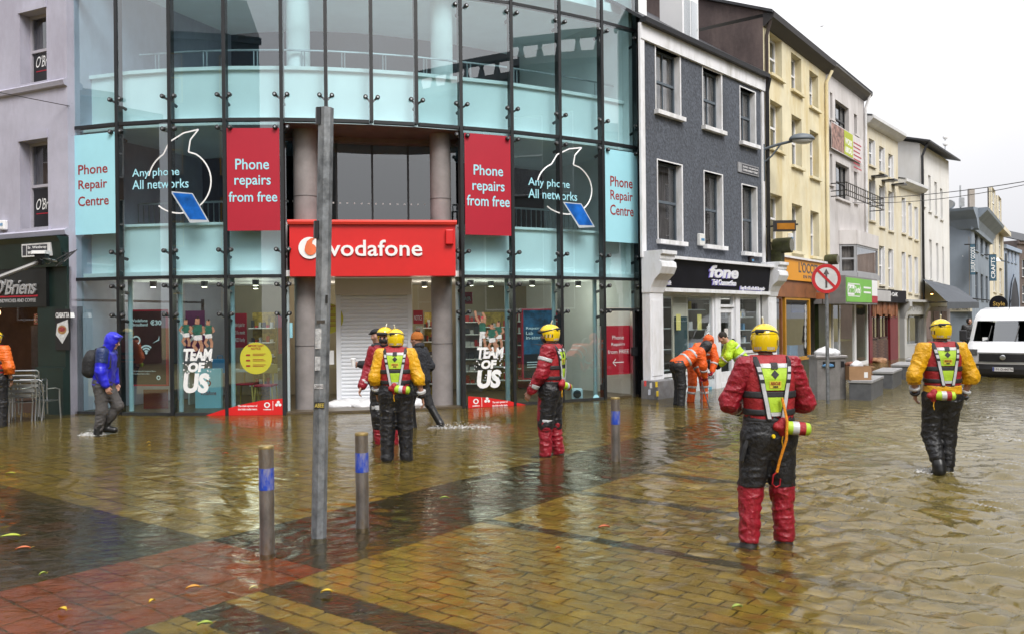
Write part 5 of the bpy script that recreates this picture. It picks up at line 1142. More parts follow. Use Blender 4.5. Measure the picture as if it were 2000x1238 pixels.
f0 = Fr(b0, b1); zt = at(1899, 440, 46.5).z
B(f0, 0, f0.L, -.1, zt, -.4, 0).build('wall', blue_r, o)
for f_ in (f0, f1): MB().prof(f_, [(0, zt), (0, zt - .3), (.15, zt - .2), (.35, zt + .3), (.8, zt + .75), (.85, zt + .9), (0, zt + .9)], -.2, f_.L + .4).build('flared_cornice', blue_r, o)
s0, s1, z0, z1 = f0.rect(1849, 470, 1884, 516); B(f0, s0 - .1, s1 + .25, .5, z1 + .12, 0, .03).build('gold_frame', mat('gold_frame', (.30, .20, .08), .5), o); B(f0, s0, s1, z0, z1, .03, .08).build('pink_panel', mat('magenta_paint', (.42, .03, .25), .5), o); B(f0, s0 + .1, s1 - .25, z0 + .15, z1 - .15, .08, .1).build('dark_pane', mat('maroon_pane', (.06, .012, .025), .3), o)
lettering('lettering', 'Y', f0, s0 + .3, s0 + .6, z0 + .75, z0 + 1.05, white_vinyl, o, depth=.105); lettering('lettering', 'BAR', f0, s0 + .2, s0 + .9, z0 + .35, z0 + .65, white_vinyl, o, depth=.105)
B(f0, s0 + .1, s1 - .2, 2.2, z0 - .15, .03, .06).build('green_frame', mat('sage_frame', (.20, .20, .10), .5), o); B(f0, s0 + .35, s1 - .45, 2.4, z0 - .3, .06, .08).build('tall_pane', dark_glass, o)
sf_ = B(f0, .2, f0.L, 2.0, 2.35, 0, .3).build('fascia_board', mat('cream_board', (.45, .42, .32), .6), o); lettering('lettering', 'WHISKY WINE', f0, .4, f0.L - .1, 2.08, 2.28, curtain_d, o, .02, depth=.305); B(f0, .2, f0.L, 0, 2.0, 0, .05).build('dark_shop_window', dark_glass, o)
for px, y0, y1, Y, t, lb in ((1899.5, 478, 537, 46.2, 'LUXURY GOODS', 'narrow navy vertical banner on the corner of the blue-grey building'), (1939, 498, 549, 50, 'CRAFTS', 'wider teal vertical banner hanging beyond the blue-grey building')):
    a = at(px - (5 if Y < 48 else 7), y0, Y); b = at(px + (5 if Y < 48 else 7), y1, Y); q = LF((0, Y, 0)); bo = empty('hanging_banner', ((a.x + b.x) / 2, Y, b.z), lb, 'banner'); B(q, a.x, b.x, b.z, a.z, -.03, .03).build('banner_sheet', mat('navy_teal', (.03, .09, .14), .6), bo)
    MB().tube([(a.x - .3, Y, a.z), (b.x, Y, a.z)], .03, 6).build('rod', gutter_m, bo)
    fn = lambda s, z, d, a=a, b=b, Y=Y: Vector(((a.x + b.x) / 2 + (.5 - z) * .3, Y - .035, b.z + .15 + (a.z - b.z - .3) * s)); lettering('lettering', t, fn, 0, 1, .1, .9, white_vinyl, bo, .01)
simple_building('cream_far_building', 'narrow cream building with cornice further down the street', atx(1934, 56), atx(1962, 66), at(1934, 428, 56).z, cream, [(.1, .95, 3, 11, 2, 3)], cornice=.5)
o, f_ = simple_building('gothic_blue_building', 'pale blue building with tall pointed arch at the end of the street', atx(1962, 66), atx(1992, 72), at(1962, 478, 66).z, mat('pale_blue_render', (.30, .36, .45), .8, .08), [(.15, .85, 5.8, 7.6, 3, 1)])
ar = [(f_.L * .3, 0), (f_.L * .9, 0), (f_.L * .9, 3.0), (f_.L * .78, 4.3), (f_.L * .6, 5.1), (f_.L * .42, 4.3), (f_.L * .3, 3.0)]
MB().prism(f_, ar, .0, .06).build('arch_opening', mat('arch_dark', (.05, .055, .07), .7), o); ribbon(f_, ar[1:] + ar[:1], .35, .1).build('arch_moulding', mat('pale_blue_render', (.3, .36, .45)), o)
simple_building('brown_far_building', 'dark brown house with chimneys closing the street at the right edge', atx(1988, 74), atx(2080, 78), at(1990, 470, 74).z, mat('dull_brown', (.13, .10, .09), .8, .2), [(.05, .95, 2.5, 7, 5, 2)], roof=2)
o, _ = simple_building('brick_far_building', 'low brick house just visible behind the white van', atx(2040, 66), atx(2200, 58), 7, mat('far_brick', (.2, .14, .12), .8, .2), [(.05, .95, 2.5, 6.5, 6, 2)], roof=2)
p = at(1876, 412, 47); o = empty('phone_antenna', p, 'cluster of mobile antennas and a dish on the blue-grey roof', 'antenna')
MB().tube([p, p + Vector((0, 0, 1.4))], .05, 6).build('mast', chrome, o); q = LF(p); B(q, .45, .75, 0, 1.2, -.1, .1).build('panel_antenna', mat('tan_panel', (.35, .31, .27), .5), o); B(q, -.12, .12, .2, .7, .05, .2).build('radio_unit', chrome, o); MB().lathe(p + Vector((-.6, 0, .35)), [(.28, 0), (.24, .12)], 14, (-.6, -.8, .1)).build('dish', chrome, o, smooth=True)
p = at(1946, 606, 52); q = at(1965, 492, 52); o = empty('street_lamp', (q.x, q.y, 0), 'tall thin grey street lamp far down the street above the van', 'street lamp'); MB().tube([(q.x, q.y, 0), (q.x, q.y, q.z - .1)], .07, 8).build('post', grey_metal, o); MB().tube([(q.x, q.y, q.z - .6), (q.x - .6, q.y, q.z - .5)], .04, 6).build('arm', grey_metal, o); MB().lathe((q.x - .6, q.y, q.z - .6), [(.25, 0), (.12, .22)], 12).build('lamp_head', white_pvc, o)
p = at(1950, 595, 40); o = empty('projecting_sign', p, 'round dark hanging sign with gold script above the van', 'sign'); MB().lathe(p, [(.42, -.04), (.42, .04)], 24, (0, -1, 0)).build('disc', mat('black_gloss', (.008, .008, .012)), o); lettering('lettering', 'Style', lambda s, z, d: p + Vector((s, -.05, z)), -.28, .28, -.12, .14, mat('gold_letter', (.45, .30, .08), .4), o, .01); MB().tube([p + Vector((-.42, 0, .2)), p + Vector((-1.2, 0, .3))], .03, 6).build('arm', gutter_m, o)
# ---------------- overhead cable
def cable(name, lab, pts, r): props(MB().tube(pts, r, 5).build(name, gutter_m), lab, 'cable')
a, b = at(1690, 388, 33), at(2060, 345, 24); cable('overhead_cable', 'upper overhead cable across the sky from the balcony to the right', [a.lerp(b, t / 10) + Vector((0, 0, -1.2 * (t / 10) * (1 - t / 10) * .4)) for t in range(11)], .014)
a, b = at(1650, 396, 31.5), at(2060, 348, 24.2); cable('overhead_cable', 'lower overhead cable across the sky from the white building to the right', [a.lerp(b, t / 10) + Vector((0, 0, -.25 * 4 * (t / 10) * (1 - t / 10))) for t in range(11)], .011)
a, b = at(-60, 170, 16.5), at(136, 208, 17.0); cable('overhead_cable', 'thin cable slung across the lilac wall at the upper left', [a, b], .008)
b_ = at(1605, 52, 60); o = empty('bird', b_, 'small gull gliding high in the white sky', 'bird')
bm = MB(); bm.tube([b_ + Vector((-.12, 0, -.02)), b_, b_ + Vector((.14, 0, .02))], [.01, .045, .01], 6)
for s in (-1, 1): bm.face([b_ + Vector((-.05, 0, .02)), b_ + Vector((.05, 0, .03)), b_ + Vector((s * .30, .1 * s, .16 * s)), b_ + Vector((s * .26, .1 * s, .12 * s))])
bm.build('bird_body', mat('gull_grey', (.25, .25, .27)), o)
# ================================================================== left cafe building
Cf = Fr(atx(-330, 20.6), atx(136, 17.0)); CL = Cf.L
lil = mat('lilac_render', (.44, .43, .52), .8, .10, 1.2, .12, 40, dirt=(.33, .31, .38), ds=.9)
dgreen = mat('dark_green_paint', (.008, .022, .019), .4, .25, 2)
CF = empty('lilac_building', Cf(CL / 2, 0, 0), 'lilac rendered building with dark green cafe front at the left edge', 'building')
cs = lambda px, py=500: Cf.hit(px, py)[0]; cz_ = lambda px, py: Cf.hit(px, py)[1]
z_fas = cz_(130, 463); z_str = cz_(130, 163)
hl = []
for k in range(4):
    off_ = -k * 2.7
    for (x0, y0, x1, y1) in ((38, 28, 92, 165), (38, 278, 92, 447)):
        s0, z1 = Cf.hit(x0, y0); s1, _ = Cf.hit(x1, 200); z0 = cz_(60, y1); hl.append((s0 + off_, s1 + off_, z0, z1))
hl = [h for h in hl if h[0] > .1]
wall_holes(Cf, 0, CL, z_fas - .05, 13, hl, .35).build('wall', lil, CF); shell('side_walls', Cf, 0, CL, -.1, 13, 8, lil, CF)
for s0, s1, z0, z1 in hl:
    w_ = window(CF, Cf, (s0, s1, z0, z1), .28, mat('lilac_sash', (.42, .40, .45), .5), .06, lil, curtain_d, True, 0, .08, .06)
    zm = (z0 + z1) / 2; B(Cf, s0 + .08, s1 - .08, z0 + .07, zm - .05, -.262, -.255).build('window_board', mat('board_black', (.012, .012, .014), .4), w_)
    lettering('lettering', "O'Briens", Cf, s0 + .16, s1 - .02, z0 + .42, z0 + .66, white_vinyl, w_, .0, .25, depth=-.25); B(Cf, s0 + .16, s1 - .12, z0 + .33, z0 + .35, -.255, -.25).build('underline', red_vinyl, w_)
    MB().prism(Cf, [(s0 - .02, z1 - .0), (s0 + (s1 - s0) * .25, z1 + .0), (s1 + .02, z1 + .0), (s1 + .02, z1 + .16), (s0 + (s1 - s0) * .5, z1 + .13), (s0 - .02, z1 + .04)], 0, .03).build('arch_hood', lil, w_)
for z in (z_str, cz_(130, 455)): MB().prof(Cf, [(0, z - .06), (.07, z - .04), (.1, z + .05), (.05, z + .09), (0, z + .09)], 0, CL).build('string_course', lil, CF)
z_sg1, z_sg0 = cz_(60, 525), cz_(60, 600)
MB().prof(Cf, [(0, z_sg1), (.14, z_sg1), (.2, z_fas - .1), (.28, z_fas), (0, z_fas)], 0, CL).build('green_fascia', dgreen, CF)
sgn = empty('shop_sign', Cf(cs(40), z_sg0, .15), "dark cafe fascia with silver script lettering at the left edge", 'sign')
B(Cf, .3, cs(100), z_sg0, z_sg1, 0, .12).build('fascia_board', mat('fascia_dark', (.012, .014, .014), .35, .2, 2), sgn)
silver = mat('silver_letter', (.50, .50, .51), .3, .05, metal=.4)
lettering('lettering', "O'Briens", Cf, cs(1), cs(82), cz_(40, 576), cz_(40, 546), silver, sgn, .012, .3, depth=.15); B(Cf, cs(0), cs(84), cz_(40, 581), cz_(40, 578), .12, .13).build('red_rule', red_vinyl, sgn); lettering('lettering', 'HANDCRAFTED SANDWICHES AND COFFEE', Cf, cs(-40), cs(80), cz_(40, 591), cz_(40, 584), silver, sgn, .015, depth=.126)
B(Cf, cs(100), CL, z_sg0, z_sg1, -.05, .05).build('green_panel', dgreen, CF)
sp0 = cs(81)
B(Cf, sp0 + .0, CL, -.1, z_sg0, -.3, .1).build('green_pilaster', dgreen, CF); B(Cf, sp0, CL, -.1, .95, .1, .16).build('pilaster_base', dgreen, CF)
B(Cf, 0, .3, -.1, z_sg0, -.3, .1).build('green_pilaster', dgreen, CF)
warmd = mat('cafe_wall', (.14, .075, .04), .7, .35, 1); B(Cf, 0, CL, 0, z_sg0 + .2, -3.6, -3.5).build('cafe_back_wall', warmd, CF); B(Cf, 0, CL, -.05, .05, -3.5, -.1).build('cafe_floor', mat('cafe_floor', (.05, .03, .02), .4), CF); B(Cf, 0, CL, z_sg0 + .1, z_sg0 + .15, -3.5, -.05).build('cafe_ceiling', warmd, CF)
for a, b in ((.3, (sp0 + .3) / 2), ((sp0 + .3) / 2, sp0)): B(Cf, a + .03, b - .03, .3, z_sg0, -.02, -.01).build('cafe_pane', clear_glass, CF); B(Cf, b - .03, b + .03, 0, z_sg0, -.06, .02).build('pane_post', dgreen, CF)
B(Cf, .3, sp0, -.1, .3, -.1, .04).build('stall_riser', mat('brown_wood', (.05, .025, .015), .5), CF)
for k in range(3):
    q = Cf(2.2 + k * 1.1, 2.1, -1.2); o = empty('pendant_lamp', q, ('left', 'middle', 'right')[k] + ' globe pendant lamp inside the cafe', 'lamp'); bm = bmesh.new(); bmesh.ops.create_uvsphere(bm, u_segments=16, v_segments=10, radius=.1); me = bpy.data.meshes.new('globe'); bm.to_mesh(me); bm.free(); link_mesh('globe', me, mat('warm_globe', (1, .55, .25), .5, 0, emit=3), o, True); MB().tube([q, q + Vector((0, 0, .4))], .008, 5).build('cord', gutter_m, o)
    L_ = bpy.data.lights.new('cafe_light', 'POINT'); L_.energy = 5; L_.color = (1, .6, .35); L_.shadow_soft_size = .1; lo = bpy.data.objects.new('cafe_light', L_); COL.objects.link(lo); lo.parent = o; lo.location = (0, 0, -.16)
s0, z1 = Cf.hit(66, 613, -1.5); s1, z0 = Cf.hit(107, 633, -1.5); o = empty('drinks_sign', Cf(s0, z0, -1.5), 'red soft drink sign with white script inside the cafe', 'sign'); B(Cf, s0, s1, z0, z1, -1.52, -1.5).build('panel', red_vinyl, o); lettering('lettering', 'Coca-Cola', Cf, s0 + .04, s1 - .02, z0 + .05, z1 - .04, white_vinyl, o, .0, .2, depth=-1.49)
B(Cf, s0 - .1, s1 + .1, .1, z0 - .03, -1.9, -1.5).build('drinks_fridge', mat('fridge_dark', (.05, .03, .05), .3, .5, 8), o)
s0, s1, z0, z1 = Cf.rect(108, 604, 136, 683, .12); o = empty('wall_poster', Cf(s0, z0, .1), 'CIABATTA sandwich poster on the dark green pilaster', 'poster'); B(Cf, s0, s1, z0, z1, .1, .125).build('board', mat('poster_black', (.012, .012, .016)), o)
lettering('lettering', 'CIABATTA', Cf, s0 + .02, s1 - .0, z1 - .17, z1 - .07, white_vinyl, o, .01, depth=.13); sm_ = (s0 + s1) / 2; zm = (z0 + z1) / 2
flat(Cf, [(s0 + .02, zm - .1), (sm_, zm - .28), (s1 - .02, zm - .05), (s1 - .04, zm + .2), (s0 + .06, zm + .12)], .128).build('print_paper', mat('print_white', (.6, .6, .6)), o); flat(Cf, disc_pts(sm_, zm, .13, .09, 18), .131).build('print_bread', mat('bread', (.45, .26, .10), .6, .3, 20), o); flat(Cf, disc_pts(sm_, zm + .01, .10, .05, 14), .134).build('print_filling', mat('filling', (.35, .05, .05), .6, .5, 30), o)
s0, s1, z0, z1 = Cf.rect(44, 478, 100, 503, .2); o = empty('street_name_plate', Cf(s0, z0, .2), 'black and white Winthrop street name plate on the cafe fascia', 'sign'); B(Cf, s0, s1, z0, z1, .17, .22).build('plate', white_paint, o); B(Cf, s0 + .17, s1 - .09, z0 + .03, z1 - .03, .22, .225).build('field', mat('plate_dark', (.04, .04, .05)), o); B(Cf, s0 + .03, s0 + .14, z0 + .03, z1 - .03, .22, .225).build('crest', mat('plate_dark', (.04, .04, .05)), o)
lettering('lettering', 'Sr. Winthrop', Cf, s0 + .2, s1 - .11, (z0 + z1) / 2 + .01, z1 - .05, white_vinyl, o, .0, depth=.23); lettering('lettering', 'WINTHROP ST', Cf, s0 + .2, s1 - .11, z0 + .05, (z0 + z1) / 2 - .02, white_vinyl, o, .01, depth=.23)
s_, z_ = Cf.hit(9, 441); o = empty('alarm_box', Cf(s_, z_, 0), 'white alarm box on the lilac wall above the cafe', 'alarm box'); B(Cf, s_ - .13, s_ + .12, z_ - .1, z_ + .1, 0, .1).build('box_body', white_pvc, o, bevel=.02); lettering('lettering', 'HYLAND', Cf, s_ - .1, s_ + .09, z_ - .02, z_ + .04, prod[1], o, .01, depth=.104)
a = at(84, 494, 16.2); o = empty('security_camera', a, 'white security camera with loose wires over the cafe corner', 'camera'); q = LF(a); B(q, -.13, .12, -.03, .03, -.08, .16).build('camera_hood', white_pvc, o); B(q, -.1, .1, -.1, -.03, -.05, .12).build('camera_body', gutter_m, o); MB().tube([a + Vector((0, 0, -.1)), a + Vector((.15, .2, -.15)), Cf(CL - .3, a.z - .1, .05)], .02, 6).build('mount_arm', chrome, o)
for k in range(5): MB().tube([a + Vector((.1 * k - .1, .1, -.12)), a + Vector((.08 * k, .15, -.22 + .05 * math.sin(k * 2))), a + Vector((.3 + .05 * k, .3, .02 * k)), Cf(CL - .15, a.z + .1 - .05 * k, .05)], .008, 5).build('wire', gutter_m, o)
a, b = at(-80, 572, 15.6), at(78, 512, 16.3); o = empty('folding_awning', b, 'grey folding awning arm reaching out from the cafe front', 'awning'); MB().tube([a, b], .045, 8).build('arm', mat('arm_grey', (.15, .145, .14), .4, metal=.3), o); MB().lathe(b, [(.06, -.05), (.06, .05)], 10, (0, 1, 0)).build('elbow', gutter_m, o); MB().tube([b, Cf(CL - .8, b.z + .1, .1)], .04, 8).build('upper_arm', MATS['arm_grey'], o)
# stacked aluminium chairs
def alu_chair(px, Y, dz, lab, rz):
    x, y = atx(px, Y); o = empty('aluminium_chair', (x, y, GZ + dz), lab, 'chair', 'stacked aluminium chairs by the cafe', rz=rz); r = .014
    for sx in (-1, 1):
        MB().tube([(sx * .25, -.24, 0), (sx * .25, -.2, .45), (sx * .26, -.19, .66), (sx * .27, -.05, .69), (sx * .27, .18, .69)], r, 8).build('front_leg', chrome, o, smooth=True); MB().tube([(sx * .22, .26, 0), (sx * .23, .2, .45), (sx * .23, .26, .84)], r, 8).build('rear_leg', chrome, o, smooth=True)
    MB().tube([(-.23, .26, .84), (-.2, .29, .87), (.2, .29, .87), (.23, .26, .84)], r, 8).build('back_rail', chrome, o, smooth=True)
    for k in range(7): MB().box(LF((0, 0, 0)), -.23, .23, .44, .455, -.19 + k * .055, -.145 + k * .055).build('seat_slat', chrome, o)
    for k in range(3): MB().box(LF((0, 0, 0)), -.22, .22, .56 + k * .09, .61 + k * .09, -.285, -.275).build('back_slat', chrome, o)
for k in range(3): alu_chair(42 + k * 7, 16.1 + .03 * k, .09 * k, ('lowest', 'middle', 'topmost')[k] + ' aluminium chair in the stack by the cafe', R(195))
alu_chair(78, 16.3, 0, 'aluminium chair standing beside the stack, against the green pilaster', R(170))
# ================================================================== bollards and pole
steel = mat('scuffed_steel', (.33, .30, .28), .38, .3, 7, metal=.75, dirt=(.20, .13, .05), ds=5, stretch=(1, 1, .5)); galv = mat('galvanised', (.22, .235, .25), .5, .4, 9, .15, 30, metal=.5, dirt=(.32, .33, .34), ds=5)
bluet = mat('blue_tape', (.01, .055, .42), .45, .15, 5, dirt=(.36, .33, .28), ds=9)
for k, (px, py, h, lab) in enumerate(((522, 1080, .93, 'nearest steel bollard with scratched blue band, left of the tall grey pole'), (708, 1030, .92, 'steel bollard with blue band just right of the tall grey pole'), (1203, 900, .90, 'steel bollard with blue band standing alone near the middle'), (1457, 829, .90, 'steel bollard mostly hidden behind the big rescuer'))):
    p = ground(px, py); o = empty('bollard', (p.x, p.y, GZ), lab, 'bollard', 'steel bollards along the dark band'); r = .057
    MB().lathe((p.x, p.y, GZ), [(r, 0), (r, h - .01)], 28).build('post', steel, o, smooth=True); MB().lathe((p.x, p.y, GZ + h - .01), [(r * 1.04, 0), (r * 1.05, .012), (r * .98, .022)], 28).build('cap', mat('brass_cap', (.40, .30, .12), .4, .25, 9, metal=.6), o, smooth=True)
    MB().lathe((p.x, p.y, GZ + h - .33), [(r + .0015, 0), (r + .0015, .17)], 28).build('blue_band', bluet, o, smooth=True)
p = ground(622, 1050); tp = at(637, 212, 7.06); o = empty('traffic_pole', (p.x, p.y, GZ), 'tall leaning grey galvanised pole covered in stickers, in front of the red sign', 'pole')
base_v = Vector((p.x, p.y, GZ)); top_v = Vector((tp.x, tp.y, tp.z)); dv = (top_v - base_v).normalized()
MB().tube([base_v, top_v], .064, 8).build('post', galv, o)
pxy = lambda py: base_v + dv * ((at(625, py, 7.06).z - GZ) / dv.z)
for py0, py1 in ((213, 246), (433, 467)): MB().tube([pxy(py1) + Vector((-.05, -.035, 0)), pxy(py0) + Vector((-.05, -.035, 0))], .03, 6).build('signal_bracket', gutter_m, o)
def sticker(name, py0, py1, xo, w_, m, t=None, tm=None):
    f_ = Fr((p.x - 1, p.y - .0), (p.x + 1, p.y + .0)); a, b = pxy(py1), pxy(py0)
    fn = lambda s, z, d: Vector((a.x + (b.x - a.x) * (z - a.z) / (b.z - a.z) + xo + s, p.y - .0605 - d, z)); s_ = MB().face([fn(-w_ / 2, a.z, .001), fn(w_ / 2, a.z, .001), fn(w_ / 2, b.z, .001), fn(-w_ / 2, b.z, .001)]).build(name, m, o)
    if t: lettering('lettering', t, fn, -w_ / 2 + .004, w_ / 2 - .004, a.z + (b.z - a.z) * .2, b.z - (b.z - a.z) * .2, tm, o, .02, depth=.003)
stw = mat('sticker_white', (.5, .5, .5), .6, .4, 30); sticker('sticker', 641, 680, -.018, .05, stw); sticker('sticker', 695, 722, -.02, .045, stw); sticker('sticker', 748, 757, -.008, .075, stw, 'CANVAS', curtain_d); sticker('sticker', 783, 796, 0, .085, mat('sticker_black', (.015, .014, .012), .4), 'ABEE', mat('sticker_yellow', (.5, .38, .08))); sticker('sticker', 625, 631, .0, .07, mat('sticker_dark', (.05, .04, .03))); sticker('sticker', 577, 593, .045, .02, MATS['sticker_black'])
# ================================================================== road sign, bin, benches
p = ground(1617, 788); o = empty('road_sign', (p.x, p.y, GZ), 'round red-bordered no straight ahead sign on a grey post', 'sign'); zc = at(1612, 545, p.y).z
MB().tube([(p.x, p.y, GZ), (p.x, p.y, zc - .1)], .038, 12).build('post', galv, o, smooth=True); q = LF((p.x - .03, p.y - .06, zc)); R_ = .305
MB().lathe(q(0, 0), [(R_, -.012), (R_, .0)], 40, (0, -1, 0)).build('back_plate', mat('sign_back', (.25, .25, .25), .5), o)
flat(q, disc_pts(0, 0, R_ * .99, R_ * .99, 40), .002).build('white_face', mat('sign_white', (.60, .60, .60), .5, .12, 5), o); ribbon(q, disc_pts(0, 0, R_ * .88, R_ * .88, 40), R_ * .22, .005, True).build('red_border', mat('sign_red', (.50, .025, .03), .4, .12, 5), o); ribbon(q, [(-R_ * .62, R_ * .62), (R_ * .62, -R_ * .62)], R_ * .17, .010).build('red_bar', MATS['sign_red'], o)
ribbon(q, [(0, -R_ * .62), (0, R_ * .35)], .04, .007).build('arrow_shaft', curtain_d, o); flat(q, [(-.06, R_ * .3), (.06, R_ * .3), (0, R_ * .68)], .0075).build('arrow_head', curtain_d, o)
a = at(1606, 578, p.y + .4); ob = empty('orange_board', a, 'small orange board with faded numerals behind the round sign', 'sign'); q2 = LF(a); B(q2, -.13, .14, -.07, .07, -.02, .02).build('board', mat('orange_board', (.50, .13, .035), .6, .15, 6), ob); MB().tube([a + Vector((0, .02, 0)), Yl(Yl.L - .9, a.z, .08)], .015, 5).build('bracket', gutter_m, ob)
bd = Vector((.52, .854, 0)); bn_ = Vector((.854, -.52, 0))
class SF:
    def __init__(f, o_): f.o = Vector(o_)
    def __call__(f, s, z, d=0.0): return f.o + bd * s + bn_ * d + Vector((0, 0, z))
gb = mat('bench_granite', (.115, .12, .13), .45, .2, 5); gtop = mat('bench_top', (.36, .36, .37), .5, .15, 6)
for k in range(4):
    c = Vector((7.68, 18.1, 0)) + bd * 3.4 * k; f_ = SF(c); o = empty('bench_block', (c.x, c.y, GZ), ('nearest', 'second', 'third', 'farthest')[k] + ' dark grey bench block in the row beside the litter bin' + (' with the cardboard box' if k == 0 else ''), 'bench', 'bench blocks along the street')
    B(f_, 0, 1.75, GZ, .37, -.45, 0).build('block', gb, o, bevel=.01); B(f_, -.02, 1.77, .37, .43, -.47, .02).build('seat_slab', gtop, o, bevel=.008)
c = Vector((7.68, 18.1, 0)); f_ = SF(c); cb = mat('cardboard', (.36, .21, .11), .8, .12, 5); o = empty('cardboard_box', f_(.1, .43, -.2), 'open brown cardboard box with white bags on the nearest bench block', 'box'); q = LF(f_(.25, .43, -.33))
B(q, -.24, .24, .0, .3, -.2, -.19).box(q, -.24, .24, 0, .3, .19, .2).box(q, -.24, -.23, 0, .3, -.19, .19).box(q, .23, .24, 0, .3, -.19, .19).box(q, -.23, .23, 0, .01, -.19, .19).build('box_walls', cb, o); B(q, .24, .34, .27, .28, -.18, .18).build('box_flap', cb, o); B(q, .08, .16, .05, .17, .2, .203).build('label_sticker', white_vinyl, o); lumpy('white_bag', plast, q(-.03, .3, 0), .15, .13, .1, o, 21)
p0 = ground(1599, 780); p0.z = 0; sf2 = LF((p0.x, p0.y, GZ)); stb = mat('bin_steel', (.30, .29, .29), .4, .2, 4, metal=.5); o = empty('litter_bin', (p0.x + .3, p0.y, GZ), 'large grey steel litter bin overflowing beside the round sign post', 'bin')
for k in range(2):
    B(sf2, -.03 + .52 * k, (.47, .64)[k], 0, 1.0, -.5 - .1 * k, -.1 * k).build('bin_body', stb, o, bevel=.01); B(sf2, (.1, .53)[k], (.36, .60)[k], .8, .93, -.1 * k - .05, .012 - .1 * k).build('bin_opening', gutter_m, o); B(sf2, (-.06, .5)[k] + .001 * k, (.5, .67)[k], 1.0, 1.06, -.53, .03 - .1 * k).build('bin_lid', stb, o, bevel=.01)
lumpy('blue_litter', mat('blue_litter', (.12, .30, .55), .4, .4, 12), sf2(.2, .84, .02), .1, .05, .05, o, 31); lumpy('brown_litter', mat('brown_litter', (.25, .10, .06), .6, .4, 12), sf2(.72, .86, -.08), .1, .06, .06, o, 32)
o2 = empty('rubbish_bag', sf2(.25, 1.06, -.25), 'white plastic rubbish bag lying on top of the litter bin', 'bag'); lumpy('bag', plast, sf2(.24, 1.1, -.2), .25, .2, .13, o2, 41, .2)
# ================================================================== van
vp = at(1958, 615, 24.3); hd_ = math.atan2(-.80, -.60); VN = empty('delivery_van', (vp.x, vp.y, -.17), 'white delivery van with black grille facing the camera in the flooded street', 'van', rz=hd_ + math.pi / 2)
vwhite = mat('van_white', (.74, .75, .78), .25, .04, 1, coat=.4); vblack = mat('van_plastic', (.022, .022, .025), .5, .15, 6); vglass = glass_mat('van_glass', (.36, .42, .44), 1.5, 1.5, .10)
hw = lambda z: np.interp(z, [.2, .5, 1.0, 1.2, 1.8, 2.05, 2.2], [.98, 1.0, 1.0, .98, .90, .85, .74])
cv = lambda t, z: (.30 if z < 1.3 else .22) * abs(t) ** 3.2
def strip(prof, n=20, t0=-1, t1=1, dy=0.0):
    mb = MB(); T = [t0 + (t1 - t0) * k / n for k in range(n + 1)]
    for (ya, za), (yb, zb) in zip(prof, prof[1:]):
        for a, b in zip(T, T[1:]): mb.face([(a * hw(za), ya + cv(a, za) - dy, za), (b * hw(za), ya + cv(b, za) - dy, za), (b * hw(zb), yb + cv(b, zb) - dy, zb), (a * hw(zb), yb + cv(a, zb) - dy, zb)])
    return mb
bump_p = [(.06, .2), (.0, .28), (-.03, .42), (-.02, .56)]; nose = [(-.02, .56), (-.02, .62), (.0, .90), (.10, 1.0), (.35, 1.12), (.55, 1.2)]; scr = [(.55, 1.2), (.95, 1.8)]; roofp = [(.95, 1.8), (1.15, 1.98), (1.5, 2.13), (2.2, 2.2), (5.3, 2.2)]
full = bump_p + nose[1:] + scr[1:] + roofp[1:]
body = strip(nose); rb = strip(roofp); i = len(body.v); body.v += rb.v; body.f += [tuple(k + i for k in f) for f in rb.f]; body.mi += rb.mi
for t in (-1, 1):
    pts = [(t * hw(z), y + cv(t, z), z) for y, z in full if y < 3]
    for a, b in zip(pts, pts[1:]): body.face([a, b, (b[0], 5.3, b[2]), (a[0], 5.3, a[2])])
body.face([(-1, 5.3, .2), (1, 5.3, .2), (.75, 5.3, 2.2), (-.75, 5.3, 2.2)])
bo = body.build('body', vwhite, VN, smooth=True); strip(scr, 16, -.88, .88).build('windscreen', vglass, VN, smooth=True); strip(scr, 3, -1, -.88).build('door_pillar', vwhite, VN, smooth=True); strip(scr, 3, .88, 1).build('door_pillar', vwhite, VN, smooth=True); strip(bump_p).build('bumper', vblack, VN, smooth=True)
MB().box(LF((0, 0, 0)), -.8, .8, .9, 1.15, -1.6, -1.2).build('dashboard', vblack, VN); MB().box(LF((0, 0, 0)), -.85, .85, .5, 1.75, -2.3, -2.2).build('cab_wall', vblack, VN)
gr = strip([(-.02, .62), (.0, .86)], 16, -.62, .62, .012).build('grille', vblack, VN)
for k in range(4): strip([(-.02, .645 + .055 * k), (-.02, .665 + .055 * k)], 16, -.58, .58, .024).build('grille_bar', mat('grille_bar', (.05, .05, .055), .3, metal=.6), gr)
strip([(-.02, .60), (-.02, .63)], 16, -.64, .64, .03).build('chrome_trim', chrome, gr); strip([(.0, .86), (.0, .89)], 16, -.64, .64, .02).build('chrome_trim', chrome, gr)
MB().lathe((0, -.045, .76), [(.075, 0), (.075, .02), (.05, .03)], 20, (0, -1, 0)).build('emblem', chrome, gr)
